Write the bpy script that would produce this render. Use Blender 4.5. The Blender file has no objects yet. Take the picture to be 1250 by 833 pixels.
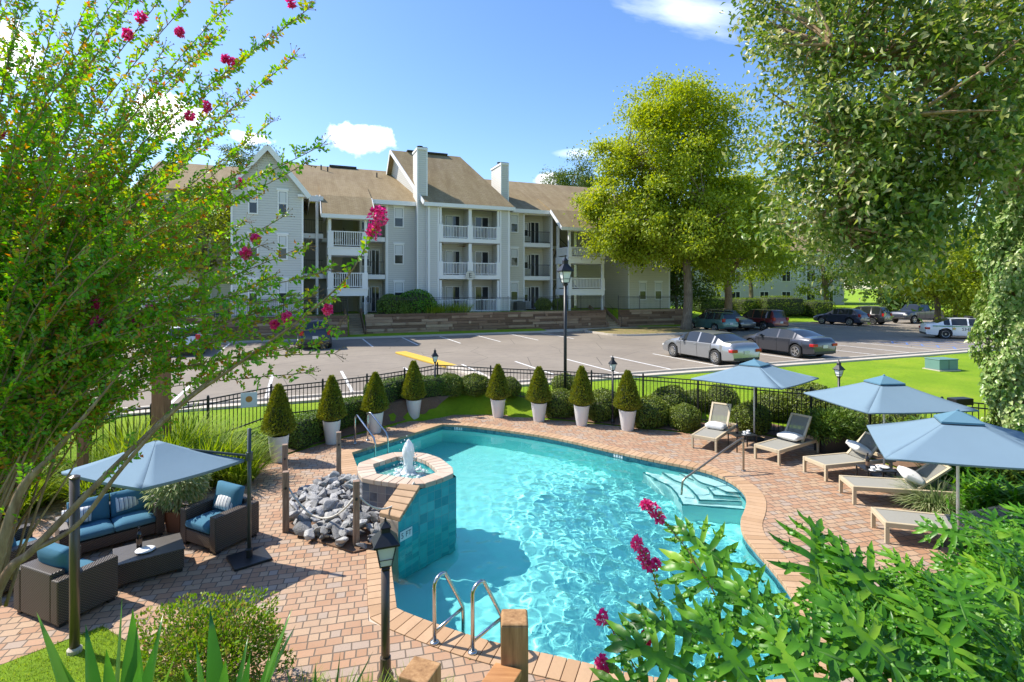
import bpy, bmesh, math, random
import numpy as np
from mathutils import Vector, Matrix
from mathutils.geometry import delaunay_2d_cdt
random.seed(7); RNG = np.random.default_rng(7)
SC = bpy.context.scene
COL = SC.collection
R = math.radians
# ------------------------------------------------------------------ camera
CAMZ, FPX, HOR = 4.25, 650.0, 352.0
cam_d = bpy.data.cameras.new('camera'); cam = bpy.data.objects.new('camera', cam_d); COL.objects.link(cam)
cam.location = (0, 0, CAMZ); cam.rotation_euler = (R(90), 0, 0)
cam_d.sensor_width = 36; cam_d.lens = 36*FPX/1250
cam_d.shift_y = -(416.5-HOR)/1250
cam_d.clip_start = 0.05; cam_d.clip_end = 4000
SC.camera = cam
# ------------------------------------------------------------------ sun and sky
SUN_EL = R(50); SUN_DIR = Vector((-0.958*math.cos(SUN_EL), 0.287*math.cos(SUN_EL), math.sin(SUN_EL)))
sun_d = bpy.data.lights.new('sun', 'SUN'); sun_d.energy = 3.1; sun_d.angle = R(0.53); sun_d.color = (1, 0.94, 0.84)
sun = bpy.data.objects.new('sun', sun_d); COL.objects.link(sun)
sun.rotation_euler = SUN_DIR.to_track_quat('Z', 'Y').to_euler(); sun.location = (-40, 12, 60)
W = bpy.data.worlds.new('World'); SC.world = W; W.use_nodes = True
nt = W.node_tree; nt.nodes.clear()
def wn(t, **k):
    n = nt.nodes.new(t)
    for a, b in k.items(): setattr(n, a, b)
    return n
sky = wn('ShaderNodeTexSky', sky_type='NISHITA', sun_disc=False)
sky.sun_elevation = SUN_EL; sky.sun_rotation = math.atan2(-0.958, 0.287); sky.altitude = 50
sky.air_density = 1.0; sky.dust_density = 0.6; sky.ozone_density = 2.2
geo = wn('ShaderNodeNewGeometry')   # Incoming = -view direction, in the world
def vmath(op, a, b=None, c=None):
    n = wn('ShaderNodeVectorMath', operation=op)
    for i, x in enumerate((a, b, c)):
        if x is None: continue
        if hasattr(x, 'is_linked'): nt.links.new(x, n.inputs[i])
        elif op == 'SCALE' and i == 1: n.inputs['Scale'].default_value = x
        else: n.inputs[i].default_value = x
    return n
def wmath(op, a, b=None, c=None, clamp=False):
    n = wn('ShaderNodeMath', operation=op); n.use_clamp = clamp
    for i, x in enumerate((a, b, c)):
        if x is None: continue
        if hasattr(x, 'is_linked'): nt.links.new(x, n.inputs[i])
        else: n.inputs[i].default_value = x
    return n.outputs[0]
tc = wn('ShaderNodeTexCoord')
DIRV = tc.outputs['Generated']
def cloud_mask(px, py, w, h, scale, thresh, soft, tilt=0.0, stretch=1.0, seed=0.0):
    """an elliptic patch of cloud in the sky around one compass direction and height"""
    d = Vector(((px-625)/FPX, 1, (HOR-py)/FPX)); L = d.length; d.normalize()
    right = Vector((d.y, -d.x, 0)).normalized(); up = right.cross(d)
    r2 = right*math.cos(tilt)+up*math.sin(tilt); u2 = up*math.cos(tilt)-right*math.sin(tilt)
    a = wmath('MULTIPLY', vmath('DOT_PRODUCT', DIRV, r2).outputs['Value'], FPX*L/w)
    b = wmath('MULTIPLY', vmath('DOT_PRODUCT', DIRV, u2).outputs['Value'], FPX*L/h)
    fwd = wmath('GREATER_THAN', vmath('DOT_PRODUCT', DIRV, d).outputs['Value'], 0.3)
    comb = wn('ShaderNodeCombineXYZ'); nt.links.new(wmath('MULTIPLY', a, w/100/stretch), comb.inputs[0]); nt.links.new(wmath('MULTIPLY', b, h/100), comb.inputs[1]); comb.inputs[2].default_value = seed
    nz = wn('ShaderNodeTexNoise'); nz.inputs['Scale'].default_value = scale; nz.inputs['Detail'].default_value = 8; nz.inputs['Roughness'].default_value = 0.58
    nt.links.new(comb.outputs[0], nz.inputs['Vector'])
    r = wmath('SQRT', wmath('ADD', wmath('MULTIPLY', a, a), wmath('MULTIPLY', b, b)))
    m = wmath('SUBTRACT', wmath('ADD', wmath('SUBTRACT', 1.0, r), wmath('MULTIPLY', wmath('SUBTRACT', nz.outputs['Fac'], 0.5), 2.2)), thresh)
    mm = wmath('DIVIDE', m, soft, clamp=True)
    return wmath('MULTIPLY', mm, fwd), b
cl = [cloud_mask(438, 170, 47, 22, 3.4, 0.02, 0.55, seed=3.1), cloud_mask(306, 168, 24, 9, 4.0, 0.0, 0.5, seed=1.3),
      cloud_mask(850, 20, 125, 36, 2.6, 0.12, 2.6, tilt=-0.3, stretch=4.0, seed=5.0), cloud_mask(664, 221, 22, 9, 4.0, 0.0, 0.4, seed=8.2),
      cloud_mask(703, 188, 40, 9, 3.0, 0.2, 1.9, stretch=3.0, seed=9.1), cloud_mask(205, 140, 45, 30, 3.0, 0.0, 0.35, seed=2.2), cloud_mask(5, 60, 40, 35, 3.0, 0.0, 0.4, seed=6.2)]
tot = None
for m, b in cl:
    tot = m if tot is None else wmath('MAXIMUM', tot, m)
bmain = wmath('MULTIPLY_ADD', cl[0][1], 0.22, 0.80, clamp=True)
ccol = wn('ShaderNodeCombineColor'); 
nt.links.new(wmath('MULTIPLY', bmain, 8.6), ccol.inputs[0]); nt.links.new(wmath('MULTIPLY', bmain, 8.7), ccol.inputs[1]); nt.links.new(wmath('MULTIPLY', bmain, 9.0), ccol.inputs[2])
hsv = wn('ShaderNodeHueSaturation'); hsv.inputs['Saturation'].default_value = 1.2; hsv.inputs['Value'].default_value = 0.71; hsv.inputs['Hue'].default_value = 0.506; nt.links.new(sky.outputs[0], hsv.inputs['Color'])
mixc = wn('ShaderNodeMix', data_type='RGBA'); nt.links.new(tot, [i for i in mixc.inputs if i.name == 'Factor' and i.type == 'VALUE'][0]); nt.links.new(hsv.outputs[0], [i for i in mixc.inputs if i.name == 'A' and i.type == 'RGBA'][0]); nt.links.new(ccol.outputs[0], [i for i in mixc.inputs if i.name == 'B' and i.type == 'RGBA'][0])
bg = wn('ShaderNodeBackground'); bg.inputs['Strength'].default_value = 0.15
nt.links.new([o for o in mixc.outputs if o.type == 'RGBA'][0], bg.inputs['Color'])
nt.links.new(bg.outputs[0], wn('ShaderNodeOutputWorld').inputs['Surface'])
SC.view_settings.view_transform = 'Standard'; SC.view_settings.look = 'None'
SC.view_settings.exposure = 1.27; SC.view_settings.gamma = 1
SC.render.engine = 'CYCLES'
cy = SC.cycles
cy.use_denoising = True; cy.max_bounces = 8; cy.diffuse_bounces = 4; cy.glossy_bounces = 3; cy.transmission_bounces = 5; cy.transparent_max_bounces = 8
cy.sample_clamp_indirect = 6; cy.sample_clamp_direct = 0
try: cy.denoiser = 'OPENIMAGEDENOISE'; cy.denoising_input_passes = 'RGB_ALBEDO_NORMAL'; cy.denoising_prefilter = 'ACCURATE'
except Exception: pass
cy.use_adaptive_sampling = False
# ------------------------------------------------------------------ ground points from the photograph
def P(px, py, z=0.0):
    y = FPX*(CAMZ-z)/(py-HOR); return Vector(((px-625)/FPX*y, y, z))
def PY(px, py, y):
    return Vector(((px-625)/FPX*y, y, CAMZ-(py-HOR)/FPX*y))
TH = R(22); CT, ST = math.cos(TH), math.sin(TH)
def site(u, v, z=0.0): return Vector((u*CT-v*ST, u*ST+v*CT, z))
def to_site(p): return (p.x*CT+p.y*ST, -p.x*ST+p.y*CT)
def UV(px, v):
    """(u, distance) where the column px meets the plane v"""
    dx = (px-625)/FPX; t = v/(CT-ST*dx); return t*(CT*dx+ST), t
def ZV(px, py, v): return CAMZ-(py-HOR)/FPX*UV(px, v)[1]
ZP = 0.65; ZT = 2.25      # parking level, building terrace level
# ------------------------------------------------------------------ mesh helper
class MB:
    def __init__(s, M=None): s.v = []; s.f = []; s.M = M or Matrix(); s.mi = []; s.m = 0
    def add(s, vs, fs):
        o = len(s.v); M = s.M
        s.v += [tuple(M @ Vector(p)) for p in vs]; s.f += [tuple(i+o for i in f) for f in fs]; s.mi += [s.m]*len(fs); return s
    def box(s, x0, y0, z0, x1, y1, z1):
        if x0 > x1: x0, x1 = x1, x0
        if y0 > y1: y0, y1 = y1, y0
        if z0 > z1: z0, z1 = z1, z0
        return s.add([(x0,y0,z0),(x1,y0,z0),(x1,y1,z0),(x0,y1,z0),(x0,y0,z1),(x1,y0,z1),(x1,y1,z1),(x0,y1,z1)],
              [(0,3,2,1),(4,5,6,7),(0,1,5,4),(1,2,6,5),(2,3,7,6),(3,0,4,7)])
    def cbox(s, c, d, rot=None):
        M = Matrix.Translation(c) @ (rot.to_4x4() if rot is not None else Matrix())
        h = [x/2 for x in d]; old = s.M; s.M = old @ M; s.box(-h[0],-h[1],-h[2],h[0],h[1],h[2]); s.M = old; return s
    def beam(s, a, b, w, h, up=(0,0,1)):
        """a bar with a rectangular section from a to b"""
        a = Vector(a); b = Vector(b); d = (b-a).normalized(); up = Vector(up)
        if abs(d.dot(up)) > 0.98: up = Vector((1,0,0))
        r = d.cross(up).normalized(); u = r.cross(d)
        vs = [p+r*i*w/2+u*j*h/2 for p in (a, b) for i, j in ((-1,-1),(1,-1),(1,1),(-1,1))]
        return s.add(vs, [(0,1,2,3),(7,6,5,4),(0,4,5,1),(1,5,6,2),(2,6,7,3),(3,7,4,0)])
    def tube(s, pts, r, n=8, cap=True):
        pts = [Vector(p) for p in pts]; k = len(pts); rr = r if isinstance(r, (list, tuple)) else [r]*k
        d0 = (pts[1]-pts[0]).normalized(); ref = Vector((0,0,1)) if abs(d0.z) < 0.9 else Vector((1,0,0))
        x = d0.cross(ref).normalized(); vs = []
        for i, p in enumerate(pts):
            d = ((pts[min(i+1,k-1)]-p).normalized()+(p-pts[max(i-1,0)]).normalized())
            if d.length < 1e-6: d = d0
            d.normalize(); x = (x-d*x.dot(d)).normalized(); y = d.cross(x)
            vs += [p+(x*math.cos(2*math.pi*j/n)+y*math.sin(2*math.pi*j/n))*rr[i] for j in range(n)]
        fs = [(i*n+j, i*n+(j+1)%n, (i+1)*n+(j+1)%n, (i+1)*n+j) for i in range(k-1) for j in range(n)]
        if cap: fs += [tuple(range(n-1,-1,-1)), tuple(range((k-1)*n, k*n))]
        return s.add(vs, fs)
    def lathe(s, prof, n=16, c=(0,0,0), sq=False, a0=0.0):
        c = Vector(c); vs = []; k = len(prof)
        for r, z in prof: vs += [c+Vector((r*math.cos(a0+2*math.pi*j/n), r*math.sin(a0+2*math.pi*j/n), z)) for j in range(n)]
        fs = [(i*n+j, i*n+(j+1)%n, (i+1)*n+(j+1)%n, (i+1)*n+j) for i in range(k-1) for j in range(n)]
        fs += [tuple(range(n-1,-1,-1)), tuple(range((k-1)*n, k*n))]
        return s.add(vs, fs)
    def prism(s, poly, z0, z1, top=True, bottom=True):
        n = len(poly)
        ar = sum(poly[i][0]*poly[(i+1)%n][1]-poly[(i+1)%n][0]*poly[i][1] for i in range(n))
        if ar < 0: poly = poly[::-1]
        vs = [(p[0],p[1],z0) for p in poly]+[(p[0],p[1],z1) for p in poly]
        fs = [(i,(i+1)%n,n+(i+1)%n,n+i) for i in range(n)]
        if top: fs.append(tuple(range(n,2*n)))
        if bottom: fs.append(tuple(range(n-1,-1,-1)))
        return s.add(vs, fs)
    def quad(s, *p): return s.add(p, [tuple(range(len(p)))])
    def build(s, name, mat, parent=None, smooth=False, bevel=0, auto=None):
        me = bpy.data.meshes.new(name); me.from_pydata(s.v, [], s.f); 
        for m in (mat if isinstance(mat, (list, tuple)) else [mat]): me.materials.append(m)
        if isinstance(mat, (list, tuple)): me.polygons.foreach_set('material_index', s.mi)
        return link(name, me, parent, smooth, bevel, auto)
def link(name, me, parent=None, smooth=False, bevel=0, auto=None):
    if smooth: me.polygons.foreach_set('use_smooth', [True]*len(me.polygons))
    me.update()
    if auto: 
        try: me.set_sharp_from_angle(angle=R(auto))
        except Exception: pass
    o = bpy.data.objects.new(name, me); COL.objects.link(o)
    if parent: o.parent = parent
    if bevel:
        b = o.modifiers.new('bevel', 'BEVEL'); b.width = bevel; b.segments = 2; b.limit_method = 'ANGLE'; b.angle_limit = R(40)
    return o
def tag(o, label, cat, group=None, kind=None):
    o['label'] = label; o['category'] = cat
    if group: o['group'] = group
    if kind: o['kind'] = kind
    return o
def struct(o): o['kind'] = 'structure'; return o
def empty(name, loc=(0,0,0), rz=0.0):
    o = bpy.data.objects.new(name, None); COL.objects.link(o); o.location = loc; o.rotation_euler = (0,0,rz); o.empty_display_size = 0.2; return o
def thing(name, label, cat, loc=(0,0,0), rz=0.0, group=None): return tag(empty(name, loc, rz), label, cat, group)
def copy_tree(o, parent=None):
    c = o.copy(); COL.objects.link(c); c.parent = parent
    for ch in list(o.children): copy_tree(ch, c)
    return c
def put(o, loc, rz=None, label=None, group=None, scale=None):
    o.location = loc
    if rz is not None: o.rotation_euler = (0,0,rz)
    if label: o['label'] = label
    if group: o['group'] = group
    if scale: o.scale = (scale,)*3 if isinstance(scale, (int, float)) else scale
    return o
def smooth_poly(pts, it=2):
    for _ in range(it):
        q = []
        for i in range(len(pts)):
            a, b = pts[i], pts[(i+1)%len(pts)]
            q += [a*0.75+b*0.25, a*0.25+b*0.75]
        pts = q
    return pts
def spline(pts, n=6):
    pts = [Vector(p) for p in pts]; out = []
    for i in range(len(pts)-1):
        p0, p1, p2, p3 = pts[max(i-1,0)], pts[i], pts[i+1], pts[min(i+2,len(pts)-1)]
        for k in range(n):
            t = k/n; out.append(0.5*((2*p1)+(p2-p0)*t+(2*p0-5*p1+4*p2-p3)*t*t+(3*p1-p0-3*p2+p3)*t**3))
    return out+[pts[-1]]
def offset_poly(pts, d):
    """moves a closed 2D outline outwards by d (counter-clockwise input)"""
    n = len(pts); out = []
    for i in range(n):
        a, b, c = pts[i-1], pts[i], pts[(i+1)%n]
        e1 = (b-a); e2 = (c-b); n1 = Vector((e1.y,-e1.x)).normalized(); n2 = Vector((e2.y,-e2.x)).normalized()
        m = (n1+n2); m = m.normalized() if m.length > 1e-6 else n1
        out.append(b+m*d/max(0.5, m.dot(n1)))
    return out
def in_poly(X, Y, poly):
    r = np.zeros(X.shape, bool); n = len(poly)
    for i in range(n):
        x0, y0 = poly[i][0], poly[i][1]; x1, y1 = poly[(i+1)%n][0], poly[(i+1)%n][1]
        if y0 == y1: continue
        c = ((y0 > Y) != (y1 > Y)) & (X < (x1-x0)*(Y-y0)/(y1-y0)+x0); r ^= c
    return r
def dist_poly(X, Y, poly, closed=True):
    d = np.full(X.shape, 1e9); n = len(poly)
    for i in range(n if closed else n-1):
        x0, y0 = poly[i][0], poly[i][1]; x1, y1 = poly[(i+1)%n][0], poly[(i+1)%n][1]
        dx, dy = x1-x0, y1-y0; t = np.clip(((X-x0)*dx+(Y-y0)*dy)/(dx*dx+dy*dy+1e-12), 0, 1)
        d = np.minimum(d, np.hypot(X-x0-t*dx, Y-y0-t*dy))
    return d
def text_mesh(txt, size, extrude=0.002, spacing=1.0):
    c = bpy.data.curves.new('lettering', 'FONT'); c.body = txt; c.size = size; c.extrude = extrude; c.align_x = 'CENTER'; c.align_y = 'CENTER'; c.space_character = spacing; c.resolution_u = 2
    t = bpy.data.objects.new('lettering', c); COL.objects.link(t); bpy.context.view_layer.update()
    me = bpy.data.meshes.new_from_object(t.evaluated_get(bpy.context.evaluated_depsgraph_get())); bpy.data.objects.remove(t); bpy.data.curves.remove(c); return me
# ------------------------------------------------------------------ materials
class NT:
    def __init__(s, name):
        s.mat = bpy.data.materials.new(name); s.mat.use_nodes = True; s.nt = s.mat.node_tree; s.nt.nodes.clear()
        s.out = s.n('ShaderNodeOutputMaterial')
    def n(s, t, **k):
        x = s.nt.nodes.new(t)
        for a, b in k.items(): setattr(x, a, b)
        return x
    def l(s, a, b): s.nt.links.new(a, b)
    def set(s, node, **k):
        for a, b in k.items():
            i = node.inputs[a.replace('_', ' ')]
            if hasattr(b, 'is_linked'): s.l(b, i)
            else: i.default_value = b
        return node
    def coord(s, kind='Object', scale=None, rot=None):
        c = s.n('ShaderNodeTexCoord').outputs[kind]
        if scale or rot:
            m = s.n('ShaderNodeMapping'); s.l(c, m.inputs[0])
            if scale: m.inputs['Scale'].default_value = scale
            if rot: m.inputs['Rotation'].default_value = rot
            c = m.outputs[0]
        return c
    def noise(s, scale, detail=4, rough=0.55, vec=None):
        x = s.n('ShaderNodeTexNoise'); x.inputs['Scale'].default_value = scale; x.inputs['Detail'].default_value = detail; x.inputs['Roughness'].default_value = rough
        if vec is not None: s.l(vec, x.inputs['Vector'])
        return x.outputs['Fac']
    def ramp(s, fac, stops, interp='LINEAR'):
        x = s.n('ShaderNodeValToRGB'); x.color_ramp.interpolation = interp; e = x.color_ramp.elements
        while len(e) < len(stops): e.new(0.5)
        for i, (p, c) in enumerate(stops): e[i].position = p; e[i].color = (*c, 1) if len(c) == 3 else c
        s.l(fac, x.inputs[0]); return x.outputs[0]
    def mix(s, a, b, fac, mode='MIX'):
        x = s.n('ShaderNodeMix', data_type='RGBA', blend_type=mode)
        for v, nm in ((a,'A'),(b,'B')):
            i = [q for q in x.inputs if q.name == nm and q.type == 'RGBA'][0]
            if hasattr(v, 'is_linked'): s.l(v, i)
            else: i.default_value = (*v, 1) if len(v) == 3 else v
        i = [q for q in x.inputs if q.name == 'Factor' and q.type == 'VALUE'][0]
        if hasattr(fac, 'is_linked'): s.l(fac, i)
        else: i.default_value = fac
        return [o for o in x.outputs if o.type == 'RGBA'][0]
    def math(s, op, a, b=None, c=None, clamp=False):
        x = s.n('ShaderNodeMath', operation=op); x.use_clamp = clamp
        for i, v in enumerate((a, b, c)):
            if v is None: continue
            if hasattr(v, 'is_linked'): s.l(v, x.inputs[i])
            else: x.inputs[i].default_value = v
        return x.outputs[0]
    def bump(s, h, strength=0.3, dist=0.01, normal=None):
        x = s.n('ShaderNodeBump'); x.inputs['Strength'].default_value = strength; x.inputs['Distance'].default_value = dist; s.l(h, x.inputs['Height'])
        if normal is not None: s.l(normal, x.inputs['Normal'])
        return x.outputs[0]
    def bsdf(s, color, rough=0.6, metal=0.0, spec=0.5, normal=None, coat=0.0, **k):
        b = s.n('ShaderNodeBsdfPrincipled')
        for nm, v in (('Base Color', color), ('Roughness', rough), ('Metallic', metal), ('Specular IOR Level', spec), ('Coat Weight', coat)):
            if hasattr(v, 'is_linked'): s.l(v, b.inputs[nm])
            else: b.inputs[nm].default_value = (*v, 1) if nm == 'Base Color' and len(v) == 3 else v
        if normal is not None: s.l(normal, b.inputs['Normal'])
        for a, v in k.items(): b.inputs[a.replace('_', ' ')].default_value = v
        return b
    def done(s, shader): s.l(shader.outputs[0], s.out.inputs[0]); return s.mat
def plain(name, col, rough=0.6, metal=0.0, spec=0.5, var=0.12, scale=6.0, bump=0.0, bscale=40, coat=0.0):
    """one colour with soft wear and an uneven surface"""
    t = NT(name); co = t.coord(); nz = t.noise(scale, 5, 0.6, co)
    c = t.mix([x*(1-var) for x in col], [min(1, x*(1+var)) for x in col], nz)
    nm = t.bump(t.noise(bscale, 4, 0.6, co), bump, 0.01) if bump else None
    rg = t.math('MULTIPLY_ADD', t.noise(scale*3, 3, 0.5, co), 0.2, rough-0.1, clamp=True)
    return t.done(t.bsdf(c, rg, metal, spec, nm, coat))
def leafmat(name, cols, trans=0.35, rough=0.45, spec=0.35, clump=0.35, tcol=None, isl=0.6):
    """leaf: each leaf its own tint, a patchy tint over the crown, light shining through"""
    t = NT(name); g = t.n('ShaderNodeNewGeometry'); 
    nz = t.noise(clump, 3, 0.6, t.coord('Object'))
    f = t.math('ADD', t.math('MULTIPLY', g.outputs['Random Per Island'], isl), t.math('MULTIPLY', nz, 1.15-isl))
    k = len(cols); c = t.ramp(f, [(0.12+0.8*i/(k-1), cols[i]) for i in range(k)])
    b = t.bsdf(c, rough, 0, spec)
    tr = t.n('ShaderNodeBsdfTranslucent')
    hs = t.n('ShaderNodeHueSaturation'); hs.inputs['Hue'].default_value = 0.485; hs.inputs['Saturation'].default_value = 1.1; hs.inputs['Value'].default_value = 1.5 if tcol is None else tcol; t.l(c, hs.inputs['Color'])
    t.l(hs.outputs[0], tr.inputs[0])
    m = t.n('ShaderNodeMixShader'); m.inputs[0].default_value = trans; t.l(b.outputs[0], m.inputs[1]); t.l(tr.outputs[0], m.inputs[2])
    return t.done(m)
M = {}
def mk_grass():
    t = NT('lawn grass'); co = t.coord('Object')
    a = t.noise(0.35, 4, 0.6, co); b = t.noise(9, 5, 0.7, co); f = t.noise(60, 3, 0.8, co)
    c = t.ramp(a, [(0.3,(0.16,0.29,0.008)),(0.5,(0.22,0.36,0.010)),(0.7,(0.31,0.41,0.02))])
    c = t.mix(c, (0.07,0.16,0.008), t.math('MULTIPLY', t.ramp(b, [(0.45,(0,0,0)),(0.75,(1,1,1))]), 0.45))
    c = t.mix(c, (0.30,0.33,0.06), t.math('MULTIPLY', t.ramp(f, [(0.5,(0,0,0)),(0.8,(1,1,1))]), 0.5))
    return t.done(t.bsdf(c, 0.85, 0, 0.2, t.bump(f, 0.9, 0.04)))
M['grass'] = mk_grass()
def mk_paver():
    t = NT('clay pavers'); co = t.coord('Object', rot=(0,0,R(-14)))
    wob = t.n('ShaderNodeVectorMath', operation='ADD'); 
    nzv = t.n('ShaderNodeTexNoise'); nzv.inputs['Scale'].default_value = 3.0; t.l(co, nzv.inputs['Vector'])
    sc = t.n('ShaderNodeVectorMath', operation='SCALE'); t.l(nzv.outputs['Color'], sc.inputs[0]); sc.inputs['Scale'].default_value = 0.022
    t.l(co, wob.inputs[0]); t.l(sc.outputs[0], wob.inputs[1])
    br = t.n('ShaderNodeTexBrick'); br.offset = 0.5; br.squash = 0.62; br.squash_frequency = 3
    t.set(br, Vector=wob.outputs[0], Color1=(0,0,0,1), Color2=(1,1,1,1), Mortar=(0.5,0.5,0.5,1), Scale=1.0)
    br.inputs['Mortar Size'].default_value = 0.009; br.inputs['Mortar Smooth'].default_value = 0.35; br.inputs['Brick Width'].default_value = 0.205; br.inputs['Row Height'].default_value = 0.142
    g = t.n('ShaderNodeSeparateColor'); t.l(br.outputs['Color'], g.inputs[0])
    c = t.ramp(g.outputs[0], [(0.0,(0.37,0.205,0.118)),(0.2,(0.42,0.245,0.148)),(0.38,(0.40,0.26,0.165)),(0.55,(0.43,0.29,0.185)),(0.72,(0.385,0.22,0.13)),(0.85,(0.36,0.275,0.215)),(1.0,(0.31,0.25,0.205))], 'CONSTANT')
    big = t.noise(0.5, 4, 0.6, co); fine = t.noise(38, 5, 0.7, co)
    c = t.mix(c, (0.48,0.36,0.26), t.math('MULTIPLY', t.ramp(big, [(0.42,(0,0,0)),(0.7,(1,1,1))]), 0.4))
    c = t.mix(c, (0.25,0.19,0.15), t.math('MULTIPLY', t.ramp(fine, [(0.48,(0,0,0)),(0.75,(1,1,1))]), 0.38))
    stain = t.ramp(t.noise(1.7, 6, 0.7, co), [(0.55,(0,0,0)),(0.78,(1,1,1))])
    c = t.mix(c, (0.22,0.17,0.13), t.math('MULTIPLY', stain, 0.35))
    c = t.mix(c, (0.15,0.115,0.085), br.outputs['Fac'])
    h = t.math('ADD', t.math('MULTIPLY', br.outputs['Fac'], -1.0), t.math('MULTIPLY', fine, 0.35))
    return t.done(t.bsdf(c, 0.8, 0, 0.3, t.bump(h, 0.8, 0.008)))
M['paver'] = mk_paver()
def mk_coping(name, cols, width=0.3):
    t = NT(name); co = t.coord('Object'); fine = t.noise(30, 5, 0.65, co); g = t.n('ShaderNodeNewGeometry')
    c = t.ramp(t.math('ADD', t.math('MULTIPLY', g.outputs['Random Per Island'], 0.7), t.math('MULTIPLY', fine, 0.3)), [(0.1,cols[0]),(0.5,cols[1]),(0.9,cols[2])])
    st = t.ramp(t.noise(2.5, 5, 0.7, co), [(0.5,(0,0,0)),(0.8,(1,1,1))])
    c = t.mix(c, [x*0.6 for x in cols[0]], t.math('MULTIPLY', st, 0.4))
    return t.done(t.bsdf(c, 0.7, 0, 0.35, t.bump(fine, 0.35, 0.006)))
M['coping'] = mk_coping('tan coping brick', [(0.40,0.245,0.135),(0.46,0.295,0.17),(0.50,0.33,0.20)])
M['spa_cope'] = mk_coping('pale spa coping brick', [(0.46,0.33,0.24),(0.53,0.41,0.31),(0.58,0.47,0.37)])
def mk_asphalt():
    t = NT('asphalt'); co = t.coord('Object'); f = t.noise(70, 4, 0.8, co); b = t.noise(0.22, 5, 0.6, co); p = t.noise(2.3, 5, 0.7, co)
    c = t.ramp(b, [(0.3,(0.215,0.182,0.145)),(0.7,(0.28,0.24,0.192))])
    c = t.mix(c, (0.19,0.165,0.14), t.math('MULTIPLY', t.ramp(p, [(0.46,(0,0,0)),(0.72,(1,1,1))]), 0.65))
    c = t.mix(c, (0.40,0.36,0.31), t.math('MULTIPLY', t.ramp(f, [(0.55,(0,0,0)),(0.8,(1,1,1))]), 0.35))
    cr = t.n('ShaderNodeTexVoronoi', feature='DISTANCE_TO_EDGE'); t.set(cr, Scale=0.28, Vector=t.coord('Object'))
    c = t.mix(c, (0.05,0.045,0.04), t.math('MULTIPLY', t.math('LESS_THAN', cr.outputs['Distance'], 0.004), 0.6))
    return t.done(t.bsdf(c, 0.85, 0, 0.25, t.bump(f, 0.35, 0.01)))
M['asphalt'] = mk_asphalt()
def mk_paint(name, col, wear=0.5):
    t = NT(name); co = t.coord('Object'); f = t.noise(7, 6, 0.75, co)
    c = t.mix(col, (0.22,0.2,0.18), t.math('MULTIPLY', t.ramp(f, [(0.5,(0,0,0)),(0.68,(1,1,1))]), wear))
    return t.done(t.bsdf(c, 0.7, 0, 0.3))
M['line'] = mk_paint('white road paint', (0.72,0.71,0.68)); M['yellow'] = mk_paint('yellow kerb paint', (0.62,0.40,0.05), 0.4)
M['concrete'] = plain('concrete', (0.50,0.44,0.36), 0.8, var=0.18, scale=2.5, bump=0.3)
M['mulch'] = plain('bark mulch', (0.17,0.10,0.06), 0.9, var=0.6, scale=30, bump=1.0, bscale=45)
M['plaster'] = plain('aqua pool plaster', (0.26,0.74,0.71), 0.6, var=0.05, scale=1.2)
M['step'] = plain('pale pool step plaster', (0.62,0.80,0.78), 0.6, var=0.05, scale=3)
M['step_edge'] = plain('teal step tile', (0.03,0.19,0.22), 0.3)
def mk_tile(name, cols, size, grout, axis='Object'):
    t = NT(name); co = t.coord('UV')
    br = t.n('ShaderNodeTexBrick'); br.offset = 0; br.squash = 1
    t.set(br, Vector=co, Color1=(0,0,0,1), Color2=(1,1,1,1), Mortar=(0.5,0.5,0.5,1), Scale=1.0)
    br.inputs['Mortar Size'].default_value = size*0.03; br.inputs['Brick Width'].default_value = size; br.inputs['Row Height'].default_value = size
    g = t.n('ShaderNodeSeparateColor'); t.l(br.outputs['Color'], g.inputs[0]); nz = t.noise(9, 5, 0.65, co)
    c = t.ramp(t.math('ADD', t.math('MULTIPLY', g.outputs[0], 0.6), t.math('MULTIPLY', nz, 0.5)), [(0.15,cols[0]),(0.5,cols[1]),(0.85,cols[2])])
    c = t.mix(c, grout, br.outputs['Fac'])
    return t.done(t.bsdf(c, 0.18, 0, 0.5, t.bump(t.math('MULTIPLY', br.outputs['Fac'], -1.0), 0.5, 0.004)))
M['tile'] = mk_tile('teal glazed tile', [(0.015,0.22,0.26),(0.025,0.33,0.36),(0.07,0.45,0.46)], 0.17, (0.12,0.34,0.35))
M['tile_dry'] = mk_tile('slate blue glazed tile', [(0.10,0.09,0.10),(0.15,0.16,0.19),(0.24,0.20,0.19)], 0.17, (0.30,0.27,0.25))
M['tile_band'] = mk_tile('waterline tile', [(0.02,0.13,0.16),(0.05,0.20,0.24),(0.12,0.26,0.28)], 0.1, (0.16,0.26,0.27))
def mk_water():
    t = NT('pool water'); g = t.n('ShaderNodeBsdfGlass'); g.inputs['IOR'].default_value = 1.33; g.inputs['Roughness'].default_value = 0.0; g.inputs['Color'].default_value = (0.86,0.98,0.985,1)
    return t.done(g)
M['water'] = mk_water()
M['steel'] = plain('stainless steel', (0.62,0.60,0.57), 0.22, 1.0, var=0.05)
M['black_metal'] = plain('black powder coated metal', (0.018,0.018,0.019), 0.4, 0.0, var=0.25, scale=20)
M['iron'] = plain('dark iron', (0.028,0.027,0.026), 0.45, 0.3, var=0.2)
M['white'] = plain('white trim paint', (0.78,0.77,0.75), 0.55, var=0.05, scale=3)
M['pot'] = plain('white glazed pot', (0.74,0.72,0.69), 0.45, var=0.06, scale=5)
M['soil'] = M['mulch']
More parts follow.
